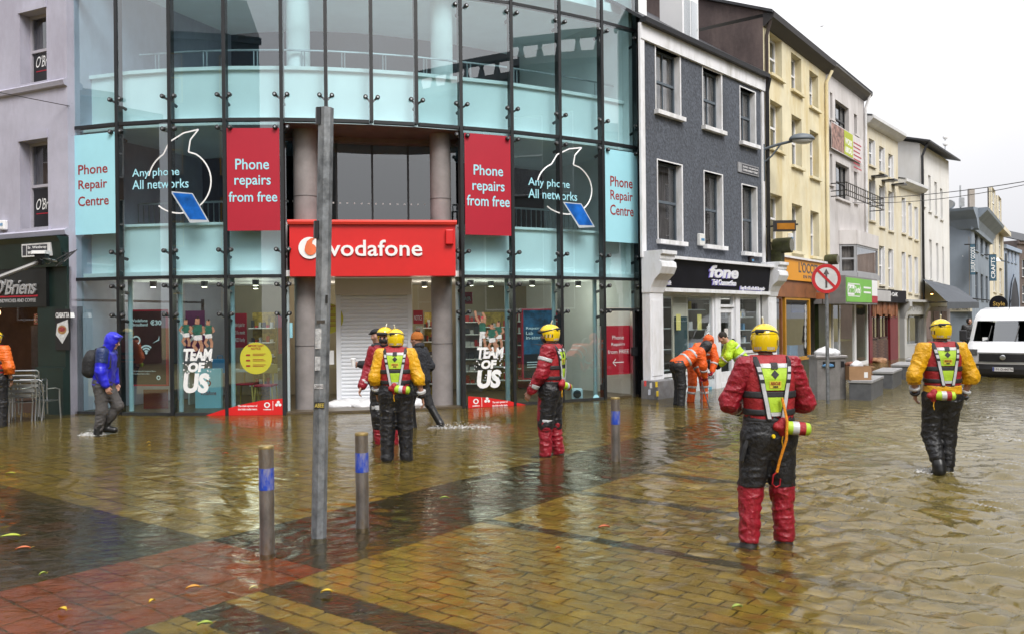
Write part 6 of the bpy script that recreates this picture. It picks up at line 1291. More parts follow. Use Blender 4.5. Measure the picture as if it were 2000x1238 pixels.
for s in (-1, 1):
    strip([(-.0, .80), (.02, .98)], 6, .66 * s, .95 * s, .02).build('headlight', mat('headlamp', (.35, .37, .38), .12, .3, 12, metal=.5), VN); strip([(-.03, .40), (-.03, .5)], 4, .62 * s, .8 * s, .012).build('fog_lamp', chrome, VN)
    m_ = MB().box(LF((s * 1.13, .75, 1.25)), -.1, .1, -.05, .28, -.06, .06).build('wing_mirror', vblack, VN, bevel=.03); MB().tube([(s * .95, .75, 1.25), (s * 1.1, .75, 1.27)], .03, 6).build('mirror_arm', vblack, m_)
    MB().tube([(s * .35 - .1, .53, 1.2), (s * .35 - .02, .80, 1.66)], .012, 5).build('wiper', vblack, VN)
    for y in (.95, 4.3): 
        w_ = MB().lathe((s * .82, y, .33), [(.2, -.11), (.33, -.1), (.34, 0), (.33, .1), (.2, .11)], 24, (1, 0, 0)).build('tyre', vblack, VN, smooth=True); MB().lathe((s * .93, y, .33), [(.2, -.03), (.19, .02)], 16, (s, 0, 0)).build('rim', chrome, w_)
pl = B(LF((0, -.04, .36)), -.26, .26, 0, .115, 0, .012).build('number_plate', white_vinyl, VN); B(LF((0, -.04, .36)), -.258, -.215, .003, .112, .012, .015).build('plate_band', bluet, pl); lettering('lettering', '191-D-44776', LF((0, -.04, .36)), -.2, .25, .025, .09, curtain_d, pl, .01, depth=.016)
MB().tube([(.0, 1.4, 2.1), (.05, 1.5, 2.42)], .008, 5).build('aerial', vblack, VN); B(LF((-.6, .62, 1.22)), 0, .14, 0, .1, 0, .005).build('paper_disc', white_vinyl, VN); 
# ================================================================== leaves on the water
def leaf(px, py, L, rot, c, lab):
    L *= .78
    p = ground(px, py, .012); mb = MB(); n = 8
    for k in range(n):
        a, b = k / n, (k + 1) / n; wa, wb = math.sin(math.pi * a) ** .8 * L * .26, math.sin(math.pi * b) ** .8 * L * .26
        ca, cb_ = .012 * math.sin(a * 3), .012 * math.sin(b * 3)
        for s in (-1, 1): mb.face([(a * L - L / 2, 0, ca), (b * L - L / 2, 0, cb_), (b * L - L / 2, s * wb, cb_ + .012), (a * L - L / 2, s * wa, ca + .012)])
    o = empty('fallen_leaf', p, lab, 'leaf', 'leaves floating on the water', rz=rot); mb.build('blade', mat('leaf%.2f%.2f' % (c[0], c[1]), c, .5, .25, 30), o, smooth=True); MB().tube([(L * .5, 0, .01), (L * .72, .02, .012)], .0025, 4).build('stalk', mat('leaf_stalk', (.3, .2, .03)), o)
ye, oc, gr_, og = (.62, .40, .02), (.55, .26, .03), (.26, .34, .04), (.5, .13, .04)
for a in ((377, 1149, .12, .4, oc, 'large ochre leaf floating over the red paving'), (297, 1176, .07, 1.2, ye, 'small yellow leaf below the ochre leaf on the red paving'), (122, 1192, .09, -.3, ye, 'yellow leaf at the lower left of the red paving'), (400, 1220, .11, .3, gr_, 'green leaf at the bottom edge below the red paving'), (638, 1157, .10, .1, ye, 'pale yellow leaf at the tip of the red paving'), (495, 1150, .07, .5, (.6, .5, .2), 'pale slim leaf right of the ochre leaf'), (20, 1048, .2, .2, (.35, .4, .03), 'green leafy sprig at the left edge'), (45, 1072, .14, .4, og, 'orange-brown leaf at the left edge below the sprig'), (84, 1122, .07, .8, gr_, 'small green leaf over the dark paving at the left'), (868, 973, .11, .2, gr_, 'greenish leaf on the dark band beyond the bollards'), (440, 886, .10, .3, og, 'brown leaf on the water in front of the shop'), (290, 864, .07, .3, ye, 'tiny yellow leaf near the blue-jacketed walker'), (1180, 1030, .13, .2, og, 'orange leaf under the water line right of centre'), (1090, 1072, .05, .2, (.7, .15, .02), 'tiny bright orange leaf on the buff bricks'), (1440, 1187, .09, .2, gr_, 'green leaf at the bottom right of centre'), (292, 870, .05, 1, ye, 'tiny leaf beside another near the walker'), (580, 930, .06, .3, (.6, .5, .3), 'pale scrap floating left of the tall pole'), (20, 925, .14, .2, (.4, .4, .03), 'yellow-green leaf far left in front of the cafe')): leaf(*a)
# ================================================================== buildings behind the camera (seen in the glass)
rgrey = mat('grey_limestone', (.12, .12, .125), .8, .2, 1)
o, f_ = simple_building('classical_building', 'grey classical building across the street, seen only as a reflection', (18, 13), (11.5, -9), 13, rgrey, [(.03, .97, 1.5, 11.5, 7, 2)], cornice=.9)
for k in range(26): MB().lathe(f_(.4 + k * .85, 13, -.1), [(.1, 0), (.17, .35), (.09, .7), (.13, .9)], 8).build('baluster', rgrey, o)
B(f_, 0, f_.L, 13.9, 14.2, -.3, .1).build('balustrade_rail', rgrey, o)
o, f_ = simple_building('slate_blue_building', 'dark blue building with ochre window frames behind the camera, seen only as a reflection', (-11, -9), (-25, -4), 15.8, mat('slate_blue', (.045, .055, .08), .8, .15), [(.05, .95, 1.5, 15.4, 4, 4)], roof=4, fm=mat('ochre_frame', (.42, .26, .03), .6))
o, f_ = simple_building('ochre_building', 'ochre building with white windows behind the camera, seen only as a reflection', (5, -12), (-4, -13), 7.5, mat('ochre_render', (.36, .27, .10), .8, .1), [(.05, .95, 1.5, 7, 4, 2)])
o, f_ = simple_building('brick_terrace', 'brown brick terrace across the side street on the left, seen only as a reflection', (-25, -3), (-31, 16), 12, mat('terrace_brick', (.16, .085, .06), .8, .2), [(.05, .95, 1.5, 11.5, 6, 3)])
o, f_ = simple_building('grey_terrace', 'grey terrace along the other side of the street, seen only as a reflection', (18.05, 13.05), (34, 34.5), 10, mat('terrace_grey', (.24, .22, .21), .8, .2), [(.03, .97, 1.2, 9.6, 9, 3)], roof=2)
# ================================================================== people: implicit surfaces turned into meshes
V3 = lambda *a: np.array(a, dtype=float)
LAT = np.random.RandomState(11).rand(33, 33, 33).astype(np.float32)
def noise3(x, y, z):
    def w(v): v = np.mod(v, 32.0); i = v.astype(int); f = v - i; return i, f * f * (3 - 2 * f)
    (i, a), (j, b), (k, c) = w(x), w(y), w(z); L = LAT
    l = lambda p, q, t: p + (q - p) * t
    return l(l(l(L[i, j, k], L[i + 1, j, k], a), l(L[i, j + 1, k], L[i + 1, j + 1, k], a), b), l(l(L[i, j, k + 1], L[i + 1, j, k + 1], a), l(L[i, j + 1, k + 1], L[i + 1, j + 1, k + 1], a), b), c)
class Vol:
    def __init__(s, prims, h, pad=.05):
        lo = np.min([p['lo'] for p in prims], 0) - pad; hi = np.max([p['hi'] for p in prims], 0) + pad
        s.lo, s.h = lo, h; s.n = np.ceil((hi - lo) / h).astype(int) + 1
        s.ax = [lo[i] + h * np.arange(s.n[i]) for i in range(3)]; s.D = np.full(s.n, .5, dtype=np.float32)
        for p in prims:
            m = .09; i0 = np.maximum(0, np.floor((p['lo'] - m - lo) / h).astype(int)); i1 = np.minimum(s.n, np.ceil((p['hi'] + m - lo) / h).astype(int) + 1)
            sl = tuple(slice(a, b) for a, b in zip(i0, i1)); X, Y, Z = np.meshgrid(*[s.ax[i][sl[i]] for i in range(3)], indexing='ij')
            d = p['f'](X, Y, Z); k = p['k']; o = s.D[sl]
            if p.get('sub'): s.D[sl] = np.maximum(o, -d); continue
            t = np.clip(.5 + .5 * (o - d) / k, 0, 1); s.D[sl] = o * (1 - t) + d * t - k * t * (1 - t)
    def grid(s): return np.meshgrid(*s.ax, indexing='ij')
    def cut(s, pt, n):
        n = np.array(n, float); n /= np.linalg.norm(n); X, Y, Z = s.grid(); s.D = np.maximum(s.D, (X - pt[0]) * n[0] + (Y - pt[1]) * n[1] + (Z - pt[2]) * n[2]); return s
    def wrinkle(s, amp, sc, seed=0):
        X, Y, Z = s.grid(); m = np.abs(s.D) < .06
        x, y, z = X[m] * sc[0] + seed * 3.7, Y[m] * sc[1] + seed, Z[m] * sc[2]
        g = noise3(x * .5 + 20, y * .5 + 20, z * .3 + 20) * 2.2
        w = noise3(x + 40 + g, y + 40, z + 40 + g); w2 = noise3(x * 1.7 + 50 + w, y * 1.7 + 50, z * 2.0 + 50 + g)
        rd = lambda v: (1 - np.abs(2 * v - 1)) ** 3
        s.D[m] += (.78 * amp * (.45 - rd(w) - .6 * rd(w2))).astype(np.float32); return s
    def sample(s, P):
        q = (P - s.lo) / s.h; q = np.clip(q, 0, s.n - 1.001); i = q.astype(int); f = q - i; D = s.D; x, y, z = i.T; a, b, c = f.T
        l = lambda p, q_, t: p + (q_ - p) * t
        return l(l(l(D[x, y, z], D[x + 1, y, z], a), l(D[x, y + 1, z], D[x + 1, y + 1, z], a), b), l(l(D[x, y, z + 1], D[x + 1, y, z + 1], a), l(D[x, y + 1, z + 1], D[x + 1, y + 1, z + 1], a), b), c)
    def march(s, P, d, maxd=.7):
        P = P.copy(); t = np.zeros(len(P)); d = np.array(d, float); d /= np.linalg.norm(d)
        for _ in range(60):
            v = s.sample(P + d * t[:, None]); t = np.minimum(t + np.clip(v, -.01, .03) * .8, maxd)
        return P + d * t[:, None]
    def mesh(s, name):
        D = s.D; D[[0, -1]] = .5; D[:, [0, -1]] = .5; D[:, :, [0, -1]] = .5
        ins = D < 0; c = np.zeros(np.array(D.shape) - 1, dtype=np.int8)
        for dx in (0, 1):
            for dy in (0, 1):
                for dz in (0, 1): c += ins[dx:D.shape[0] - 1 + dx, dy:D.shape[1] - 1 + dy, dz:D.shape[2] - 1 + dz]
        act = (c > 0) & (c < 8); I = np.argwhere(act)
        if len(I) == 0: return None
        idx = np.full(act.shape, -1, dtype=np.int32); idx[act] = np.arange(len(I)); S = np.zeros((len(I), 3)); N = np.zeros(len(I))
        C = [(a, b, e) for a in (0, 1) for b in (0, 1) for e in (0, 1)]; val = {q: D[I[:, 0] + q[0], I[:, 1] + q[1], I[:, 2] + q[2]] for q in C}
        for q in C:
            for ax in range(3):
                if q[ax]: continue
                r = list(q); r[ax] = 1; r = tuple(r); a, b = val[q], val[r]; m = (a < 0) != (b < 0); t = a[m] / (a[m] - b[m])
                pt = np.tile(np.array(q, float), (m.sum(), 1)); pt[:, ax] = t; S[m] += pt; N[m] += 1
        co = s.lo + s.h * (I + S / N[:, None]); quads = []
        for ax in range(3):
            sh = [slice(None)] * 3; sh2 = [slice(None)] * 3; sh[ax] = slice(0, -1); sh2[ax] = slice(1, None)
            a, b = ins[tuple(sh)], ins[tuple(sh2)]; E = np.argwhere(a != b); u, v = (ax + 1) % 3, (ax + 2) % 3
            ok = (E[:, u] > 0) & (E[:, v] > 0) & (E[:, u] < D.shape[u] - 1) & (E[:, v] < D.shape[v] - 1); E = E[ok]
            o = a[tuple(E.T)]; q = []
            for du, dv in ((1, 1), (0, 1), (0, 0), (1, 0)):
                e = E.copy(); e[:, u] -= du; e[:, v] -= dv; q.append(idx[tuple(e.T)])
            q = np.stack(q, 1); q[~o] = q[~o][:, ::-1]; quads.append(q)
        return mesh_np(name, co, np.concatenate(quads))
def cap(a, b, ra, rb=None, k=.03):
    a, b = V3(*a), V3(*b); rb = ra if rb is None else rb; ba = b - a; L2 = max(1e-9, ba @ ba)
    def f(X, Y, Z):
        px, py, pz = X - a[0], Y - a[1], Z - a[2]; t = np.clip((px * ba[0] + py * ba[1] + pz * ba[2]) / L2, 0, 1)
        return np.sqrt((px - ba[0] * t) ** 2 + (py - ba[1] * t) ** 2 + (pz - ba[2] * t) ** 2) - (ra + (rb - ra) * t)
    m = max(ra, rb); return dict(lo=np.minimum(a, b) - m, hi=np.maximum(a, b) + m, f=f, k=k)
def ell(c, r, M=None, k=.03):
    c, r = V3(*c), V3(*r); M = np.eye(3) if M is None else M; m = max(r)
    def f(X, Y, Z):
        p = [(X - c[0]) * M[0, i] + (Y - c[1]) * M[1, i] + (Z - c[2]) * M[2, i] for i in range(3)]
        k0 = np.sqrt(sum((p[i] / r[i]) ** 2 for i in range(3))); k1 = np.sqrt(sum((p[i] / r[i] ** 2) ** 2 for i in range(3))) + 1e-6
        return k0 * (k0 - 1) / k1
    return dict(lo=c - m, hi=c + m, f=f, k=k)
def sub(p): p['sub'] = 1; return p
nrm = lambda v: np.array(v, float) / np.linalg.norm(v)
skin_m = mat('skin', (.46, .25, .18), .5, .12, 14)
def cloth(name, col, rough=.55, amp=.7, sc=30, coat=0, var=.16): return mat(name, col, rough, var, 7, amp, sc, coat=coat)
black_suit = cloth('black_drysuit', (.012, .012, .014), .42); red_suit = cloth('red_drysuit', (.28, .010, .022), .38); yellow_suit = cloth('yellow_drysuit', (.72, .37, .008), .40); orange_suit = cloth('orange_drysuit', (.75, .14, .01), .45)
vest_red = cloth('vest_red', (.34, .014, .02), .6); lime = cloth('lime_fabric', (.40, .60, .03), .55, .15); strap_b = mat('black_webbing', (.018, .018, .02), .6, .2, 20, .2, 150); reflec = mat('silver_reflective', (.52, .53, .54), .3, .12, 20)
helm_y = mat('helmet_yellow', (.80, .56, .008), .22, .06, 5, coat=.5); boot_m = mat('rubber_boot', (.012, .012, .012), .35, .2, 12)
DEF = dict(hipL=(-.095, 0, .93), hipR=(.095, 0, .93), kneeL=(-.11, .03, .51), kneeR=(.11, .03, .51), ankL=(-.11, 0, .10), ankR=(.11, 0, .10), toeL=(-.14, .16, .035), toeR=(.14, .16, .035),
           shL=(-.185, -.01, 1.47), shR=(.185, -.01, 1.47), elL=(-.25, -.03, 1.16), elR=(.25, -.03, 1.16), wrL=(-.26, .05, .91), wrR=(.26, .05, .91), head=(0, .02, 1.66))
class Person:
    def __init__(s, label, loc, rz, pose=None, hf=(0, 1, 0), scale=1.0, h=.011, hd=None, curl=.5, slim=1.0):
        s.J = {k: V3(*v) for k, v in {**DEF, **(pose or {})}.items()}; s.hf = nrm(hf); s.h = h
        s.root = empty('person', loc, label, 'person', rz=rz if rz else 1e-6); s.root.scale = (scale * slim, scale * slim, scale)
        up = V3(0, 0, 1) if hd is None else nrm(hd); rt = nrm(np.cross(s.hf, up)); up = np.cross(rt, s.hf); s.HM = np.stack([rt, s.hf, up], 1)
        s.curl = curl
    def H(s, x, y, z): return s.J['head'] + s.HM @ V3(x, y, z)
    def spine(s, t):
        J = s.J; a = (J['hipL'] + J['hipR']) / 2 + V3(0, 0, .03); b = (J['shL'] + J['shR']) / 2; la = J['hipR'] - J['hipL']; lb = J['shR'] - J['shL']
        return a + (b - a) * t, nrm(la * (1 - t) + lb * t)
    def frame(s):
        a, l0 = s.spine(0); b, l1 = s.spine(1); U = nrm(b - a); L = nrm(l0 + l1); Fw = nrm(np.cross(U, L)); return a, b, U, L, Fw
    def torso(s, inf=0, t0=-.05, t1=1.05, wide=1.0):
        P = []
        for t, w_, r in ((-.02, .070, .110), (.25, .058, .104), (.52, .072, .104), (.8, .082, .100), (1.0, .092, .060)):
            if t < t0 or t > t1: continue
            c, l = s.spine(t); P.append(cap(c - l * w_ * wide, c + l * w_ * wide, r + inf, k=.06))
        return P
    def arm(s, S, inf=0, f0=0.0, f1=1.0):
        J = s.J; a, e, w_ = J['sh' + S], J['el' + S], J['wr' + S]; P = []
        P.append(cap(a, e, .062 + inf, .05 + inf * .9, k=.05)); P.append(cap(e, e + (w_ - e) * f1, .05 + inf * .9, .036 + inf * .75, k=.04)); return P
    def leg(s, S, inf=0, f1=1.0):
        J = s.J; a, e, w_ = J['hip' + S], J['knee' + S], J['ank' + S]
        return [cap(a, e, .095 + inf, .062 + inf * 1.1, k=.06), cap(e, e + (w_ - e) * f1, .062 + inf * 1.1, .045 + inf * 1.2, k=.04)]
    def foot(s, S, inf=0): J = s.J; return [cap(J['ank' + S], J['ank' + S] + V3(0, 0, -.05), .045 + inf, .048 + inf, k=.03), cap(J['ank' + S] + V3(0, -.03, -.055), J['toe' + S], .042 + inf, .034 + inf, k=.03)]
    def hand(s, S, inf=0):
        J = s.J; w_ = J['wr' + S]; d = nrm(w_ - J['el' + S]); side = 1 if S == 'R' else -1
        n = nrm(np.cross(d, V3(0, 1, 0)) if abs(d[1]) < .8 else np.cross(d, V3(0, 0, 1))) ; n = n if n[0] * side < 0 else -n
        th = nrm(np.cross(d, n)); th = th if th[1] > 0 else -th; P = []
        for q, ln in ((.028, .074), (.009, .084), (-.010, .078), (-.028, .060)):
            b = w_ + d * .092 + th * q; P.append(cap(w_ + d * .01 + th * q * .6, b, .015 + inf, .0115 + inf, k=.012)); c = s.curl
            m = b + (d * math.cos(c) + n * math.sin(c)) * ln * .52; e = m + (d * math.cos(c * 2.2) + n * math.sin(c * 2.2)) * ln * .48; P += [cap(b, m, .0105 + inf, .0095 + inf, k=.004), cap(m, e, .0095 + inf, .008 + inf, k=.004)]
        b = w_ + d * .03 + th * .022; m = b + nrm(d * .75 + th * .65 + n * .25) * .042; e = m + nrm(d * .95 + th * .2 + n * .35) * .034; P += [cap(b, m, .015 + inf, .012 + inf, k=.01), cap(m, e, .0115 + inf, .0095 + inf, k=.006)]
        return P
    def head_prims(s):
        H = s.H; M = s.HM; a, b, U, L, Fw = s.frame()
        P = [ell(H(0, -.012, .025), (.076, .094, .10), M, .03), cap(H(0, .02, -.035), H(0, .052, -.085), .060, .036, .04), cap(b + U * -.02, H(0, -.025, -.06), .062, .055, .04)]
        P += [cap(H(0, .086, .01), H(0, .108, -.022), .010, .016, .014), cap(H(-.036, .080, .024), H(.036, .080, .024), .012, .012, .02), cap(H(-.022, .082, -.052), H(.022, .082, -.052), .009, .009, .012)]
        for q in (-1, 1): P += [ell(H(q * .079, -.01, -.005), (.012, .02, .032), M, .008), ell(H(q * .045, .06, -.02), (.026, .026, .022), M, .02)]
        for q in (-1, 1): P.append(sub(ell(H(q * .032, .098, .005), (.015, .014, .010), M)))
        return P
    def body(s):
        P = s.head_prims() + s.torso(-.01)
        for S in 'LR': P += s.arm(S, -.008) + s.hand(S) + s.leg(S, -.012) + s.foot(S, -.008)
        v = Vol(P, .0095); link_mesh('body', v.mesh('body'), skin_m, s.root, True)
        for q in (-1, 1): MB().lathe(s.H(q * .032, .085, .005), [(.004, 0), (.010, .003), (.006, .008)], 8, s.hf).build('eye', mat('eye_dark', (.03, .02, .018), .2), s.root)
        return s
    def part(s, name, prims, m, cuts=(), wr=None, h=None, seed=0, parent=None, keep=False):
        v = Vol(prims, h or s.h)
        if wr: v.wrinkle(wr[0], wr[1], seed)
        for pt, n in cuts: v.cut(pt, n)
        me = v.mesh(name)
        if me is None: return (None, v)
        o = link_mesh(name, me, m, parent or s.root, True); return (o, v)
    def slab(s, c, ax, a, b): ax = nrm(ax); return [(c + ax * a, -ax), (c + ax * b, ax)]
    # --- pieces of clothing
    def top(s, m, inf=.028, hem=-.12, name='jacket', wr=(.013, (9, 9, 18)), cuffs=None, wrist=.93, seed=1, torso_inf=None):
        a, b, U, L, Fw = s.frame(); J = s.J; P = s.torso(inf if torso_inf is None else torso_inf)
        for S in 'LR': P += s.arm(S, inf, f1=wrist)
        cuts = [(a + U * (hem + .03), -U), (b + U * .075, U)]
        o, v = s.part(name, P, m, cuts, wr, seed=seed)
        for S in 'LR':
            e, w_ = J['el' + S], J['wr' + S]; d = nrm(w_ - e); ln = np.linalg.norm(w_ - e)
            if cuffs: s.part('cuff', [cap(e + d * ln * .84, e + d * ln * 1.0, .036 + inf * .72 + .004, .034 + inf * .5 + .004)], cuffs, s.slab(e, d, ln * .86, ln * 1.0), h=.008)
        return o, v
    def sleeve_band(s, S, f0, f1, inf, m=reflec):
        e, w_ = s.J['el' + S], s.J['wr' + S]; d = w_ - e; ln = np.linalg.norm(d); d = d / ln; s.part('reflective_band', [cap(e, w_, .05 + inf, .036 + inf * .9)], m, s.slab(e, d, ln * f0, ln * f1), h=.008)
    def trousers(s, m, inf=.022, f1=.95, name='trousers', wr=(.012, (8, 8, 17)), waist=.10, seed=2, legs='LR', zcut=None):
        a, b, U, L, Fw = s.frame(); P = s.torso(inf + .004, t1=.3)
        for S in legs: P += s.leg(S, inf, f1)
        return s.part(name, P, m, [(a + U * waist, U)] + ([((0, 0, zcut), (0, 0, -1))] if zcut else []), wr, seed=seed)
    def lower_legs(s, m, inf=.03, f0=-.05, f1=1.0, name='gaiter', wr=(.016, (9, 9, 20)), legs='LR'):
        for S in legs:
            e, w_ = s.J['knee' + S], s.J['ank' + S]; d = nrm(w_ - e); ln = np.linalg.norm(w_ - e)
            s.part(name, [cap(s.J['hip' + S] + (e - s.J['hip' + S]) * .75, e, .068 + inf, .062 + inf, k=.04), cap(e, e + d * ln * f1, .062 + inf, .047 + inf, k=.04)], m, s.slab(e, d, ln * f0, ln * f1), wr, seed=4)
    def boots(s, m=boot_m, top=.25, inf=.016, name='boot'):
        for S in 'LR':
            k, a = s.J['knee' + S], s.J['ank' + S]; d = nrm(k - a); s.part(name, s.foot(S, inf) + [cap(a, a + d * top, .05 + inf, .056 + inf, k=.03)], m, [(a + d * top, d)], h=.010)
    def gloves(s, m, inf=.006):
        for S in 'LR': s.part('glove', s.hand(S, inf) + [cap(s.J['wr' + S] - nrm(s.J['wr' + S] - s.J['el' + S]) * .05, s.J['wr' + S], .042, .036)], m, h=.008)
    def collar(s, m=black_suit, r=.078): a, b, U, L, Fw = s.frame(); s.part('collar', [cap(b + U * .0, s.H(0, -.02, -.085), r + .012, r - .004)], m, [(s.H(0, -.02, -.098), s.HM[:, 2])], (.006, (6, 6, 30)), h=.009)
    def helmet(s, goggles=True):
        H, M = s.H, s.HM; hu, hfw = M[:, 2], M[:, 1]
        o, v = s.part('helmet', [ell(H(0, -.012, .045), (.112, .132, .104), M, .02), ell(H(0, -.025, .0), (.112, .114, .13), M, .03)], helm_y, [(H(0, .0, -.075), -hu + hfw * .0), (H(0, .048, -.02), nrm(hfw * 1.0 - hu * .55))], h=.0065)
        d_, v2 = s.part('helmet_dome', [ell(H(0, -.012, .05), (.117, .139, .102), M, .02)], helm_y, [(H(0, .0, .062), -hu)], h=.0065, parent=o)
        bd_, _ = s.part('goggle_strap', [ell(H(0, -.012, .045), (.119, .142, .112), M, .02)], strap_b, s.slab(H(0, 0, .0), nrm(hu + hfw * .22), .052, .072), h=.006, parent=o)
        s.part('lamp_pack', [cap(H(-.062, -.118, .086), H(-.012, -.138, .086), .017, k=.006), cap(H(-.055, -.12, .066), H(-.03, -.13, .062), .012, k=.004)], strap_b, h=.006, parent=o); s.part('goggles', [cap(H(-.055, .118, .05), H(.055, .118, .05), .026, k=.01)], strap_b, h=.006, parent=o)
        for k in range(7):
            for q in (-1, 1):
                an = R(30 + k * 9) if q > 0 else R(150 - k * 9); p = H(.114 * math.cos(an + R(-90)) * .96, -.03 + .116 * math.sin(an - R(120) if q > 0 else an + R(-60)) * 0 - .02 * k, .0) if False else None
        for q in (-1, 1):
            for k in range(4): 
                x0 = q * (.03 + .016 * k); P = np.array([H(x0 - .005, -.3, -.035), H(x0 + .005, -.3, -.035), H(x0 + .005, -.3, -.058), H(x0 - .005, -.3, -.058)]); g = v.march(P, hfw, .4) - hfw * .002; MB().face([tuple(t) for t in g]).build('vent_mark', reflec, o)
        for q in (-1, 1):
            for k in range(5):
                y0 = -.085 + .026 * k; P = np.array([H(q * .4, y0, .02), H(q * .4, y0 + .013, .02), H(q * .4, y0 + .020, -.022), H(q * .4, y0 + .007, -.022)]); g = v.march(P, -q * M[:, 0], .5) + q * M[:, 0] * .002; MB().face([tuple(t) for t in g]).build('vent_mark', reflec if k % 2 else strap_b, o)
        for k in range(3):
            x0 = -.05 + .05 * k; P = np.array([H(x0 - .008, -.02, .4), H(x0 + .008, -.02, .4), H(x0 + .008, -.085, .4), H(x0 - .008, -.085, .4)]); g = v2.march(P, -hu, .5) + hu * .002; MB().face([tuple(t) for t in g]).build('vent_slot', strap_b, o)
        s.part('helmet_rim', [ell(H(0, -.025, .0), (.1145, .1165, .132), M, .03)], strap_b, [(H(0, .0, -.078), -hu), (H(0, 0, -.066), hu), (H(0, .048, -.02), nrm(hfw * 1.0 - hu * .55))], h=.006, parent=o)
        MB().tube([tuple(H(-.01, -.03, .155)), tuple(H(-.016, -.05, .20))], .008, 6).build('light_stick', mat('stick_white', (.7, .7, .6)), o)
        s.part('chin_strap', [cap(H(-.09, .0, -.03), H(0, .062, -.118), .008), cap(H(.09, .0, -.03), H(0, .062, -.118), .008)], strap_b, h=.006, parent=o)
        return o, v
    def vest(s, panel=lime, m=vest_red, writing='RESCUE'):
        a, b, U, L, Fw = s.frame(); inf = .042; Lt = np.linalg.norm(b - a); cuts = [(a + U * (Lt - .44), -U), (b + U * .085, U)]
        o, v = s.part('life_vest', s.torso(inf, t0=.1, wide=1.02), m, cuts, (.006, (7, 7, 7)), h=.010, seed=5)
        for q0, q1 in ((Lt - .445, Lt - .41), (Lt - .385, Lt - .335), (Lt - .25, Lt - .195)): s.part('vest_strap', s.torso(inf + .010, t0=.1, wide=1.02), strap_b, s.slab(a, U, q0, q1), h=.009, parent=o)
        Bk = -Fw; top_ = Lt + .06
        def proj(pts, off):
            P = np.array([a + L * x + U * z + Bk * .45 for x, z in pts]); g = v.march(P, Fw, .7); return g + Bk * off
        def patch(name, q, mm, off, nx=3, ny=8):
            G = [[tuple(np.array(q[0]) * (1 - u) * (1 - w_) + np.array(q[1]) * u * (1 - w_) + np.array(q[2]) * u * w_ + np.array(q[3]) * (1 - u) * w_) for u in np.linspace(0, 1, nx + 1)] for w_ in np.linspace(0, 1, ny + 1)]
            fl = [p for r in G for p in r]; g = proj(fl, off); g2 = proj(fl, -.004); mb = MB(); W = nx + 1; n = len(fl); mb.v = [tuple(t) for t in g] + [tuple(t) for t in g2]
            for j in range(ny):
                for i in range(nx): mb.f.append((j * W + i, j * W + i + 1, (j + 1) * W + i + 1, (j + 1) * W + i)); mb.mi.append(0)
            rim = list(range(nx + 1)) + [W * j + nx for j in range(1, ny + 1)] + [W * ny + i for i in range(nx - 1, -1, -1)] + [W * j for j in range(ny - 1, 0, -1)]
            for i, j in zip(rim, rim[1:] + rim[:1]): mb.f.append((i, j, n + j, n + i)); mb.mi.append(0)
            return mb.build(name, mm, o, smooth=False)
        T = Lt + .022; z_m = Lt - .185; z_l = Lt - .385
        patch('back_panel', ((-.125, T - .03), (.125, T - .03), (.083, z_m), (-.083, z_m)), panel, .016, 5, 8); patch('back_panel', ((-.070, z_m - .055), (.070, z_m - .055), (.045, z_l + .03), (-.045, z_l + .03)), panel, .016, 4, 5); patch('low_bar', ((-.045, z_l + .028), (.045, z_l + .028), (.038, z_l), (-.038, z_l)), reflec, .02, 3, 2); patch('top_bar', ((-.145, T), (.145, T), (.14, T - .032), (-.14, T - .032)), reflec, .02, 6, 2); patch('buckle', ((-.028, T + .008), (.028, T + .008), (.028, T - .04), (-.028, T - .04)), strap_b, .028, 2, 2)
        for q in (-1, 1):
            patch('shoulder_strap', ((q * .128, T + .055), (q * .168, T + .055), (q * .075, z_l - .03), (q * .035, z_l - .03)), strap_b, .022, 2, 14)
            for k, (f0, f1) in enumerate(((.16, .24), (.28, .36), (.42, .98))):
                P = lambda f, e: np.array((q * (.128 + e * .04), T + .055)) * (1 - f) + np.array((q * (.035 + e * .04), z_l - .03)) * f
                patch('reflective_strip', (P(f0, .12), P(f0, .88), P(f1, .88), P(f1, .12)), reflec, .026, 2, 5)
        mb = patch('emblem_diamond', ((0, T - .05), (.034, T - .084), (0, T - .118), (-.034, T - .084)), strap_b, .021, 2, 2)
        pt = patch('label_patch', ((-.052, z_m + .072), (.052, z_m + .072), (.05, z_m + .016), (-.05, z_m + .016)), mat('label_yellow', (.62, .55, .05), .5), .020, 3, 2)
        fn = lambda x, z, d: Vector(proj([(x, z)], .024)[0])
        lettering('lettering', writing, fn, -.04, .04, z_m + .042, z_m + .066, darkred_vinyl, o, .03); lettering('lettering', '■■■', fn, -.02, .02, z_m + .022, z_m + .034, strap_b, o, .02)
        return o, v, proj
    def throw_bag(s, x=.12, z=.07, ang=.0, back=.20, length=.2, side=(1, 0)):
        a, b, U, L, Fw = s.frame(); c = a + L * x + U * z - Fw * back; ax = nrm(L * math.cos(ang) + U * math.sin(ang) - Fw * .15)
        o = MB().lathe(tuple(c - ax * length * .5), [(.04, 0), (.050, .02), (.052, length * .3)], 18, ax).build('throw_bag', lime, s.root, smooth=True); MB().lathe(tuple(c - ax * length * .2), [(.0525, 0), (.053, length * .25)], 18, ax).build('bag_band', reflec, o, smooth=True); MB().lathe(tuple(c + ax * length * .05), [(.052, 0), (.052, length * .25)], 18, ax).build('bag_red', vest_red, o, smooth=True); MB().lathe(tuple(c + ax * length * .3), [(.052, 0), (.047, length * .16), (.03, length * .22)], 18, ax).build('bag_end', lime, o, smooth=True)
        q = c - ax * length * .55; s.part('red_pouch', [cap(q + U * .04, q - U * .05 + Fw * .02, .038, .03), cap(q - ax * .05, q, .035)], vest_red, h=.008); MB().tube([tuple(q - U * .05), tuple(q - U * .11 - ax * .01), tuple(q - U * .16)], .006, 5).build('bag_cord', yellow_suit, o)
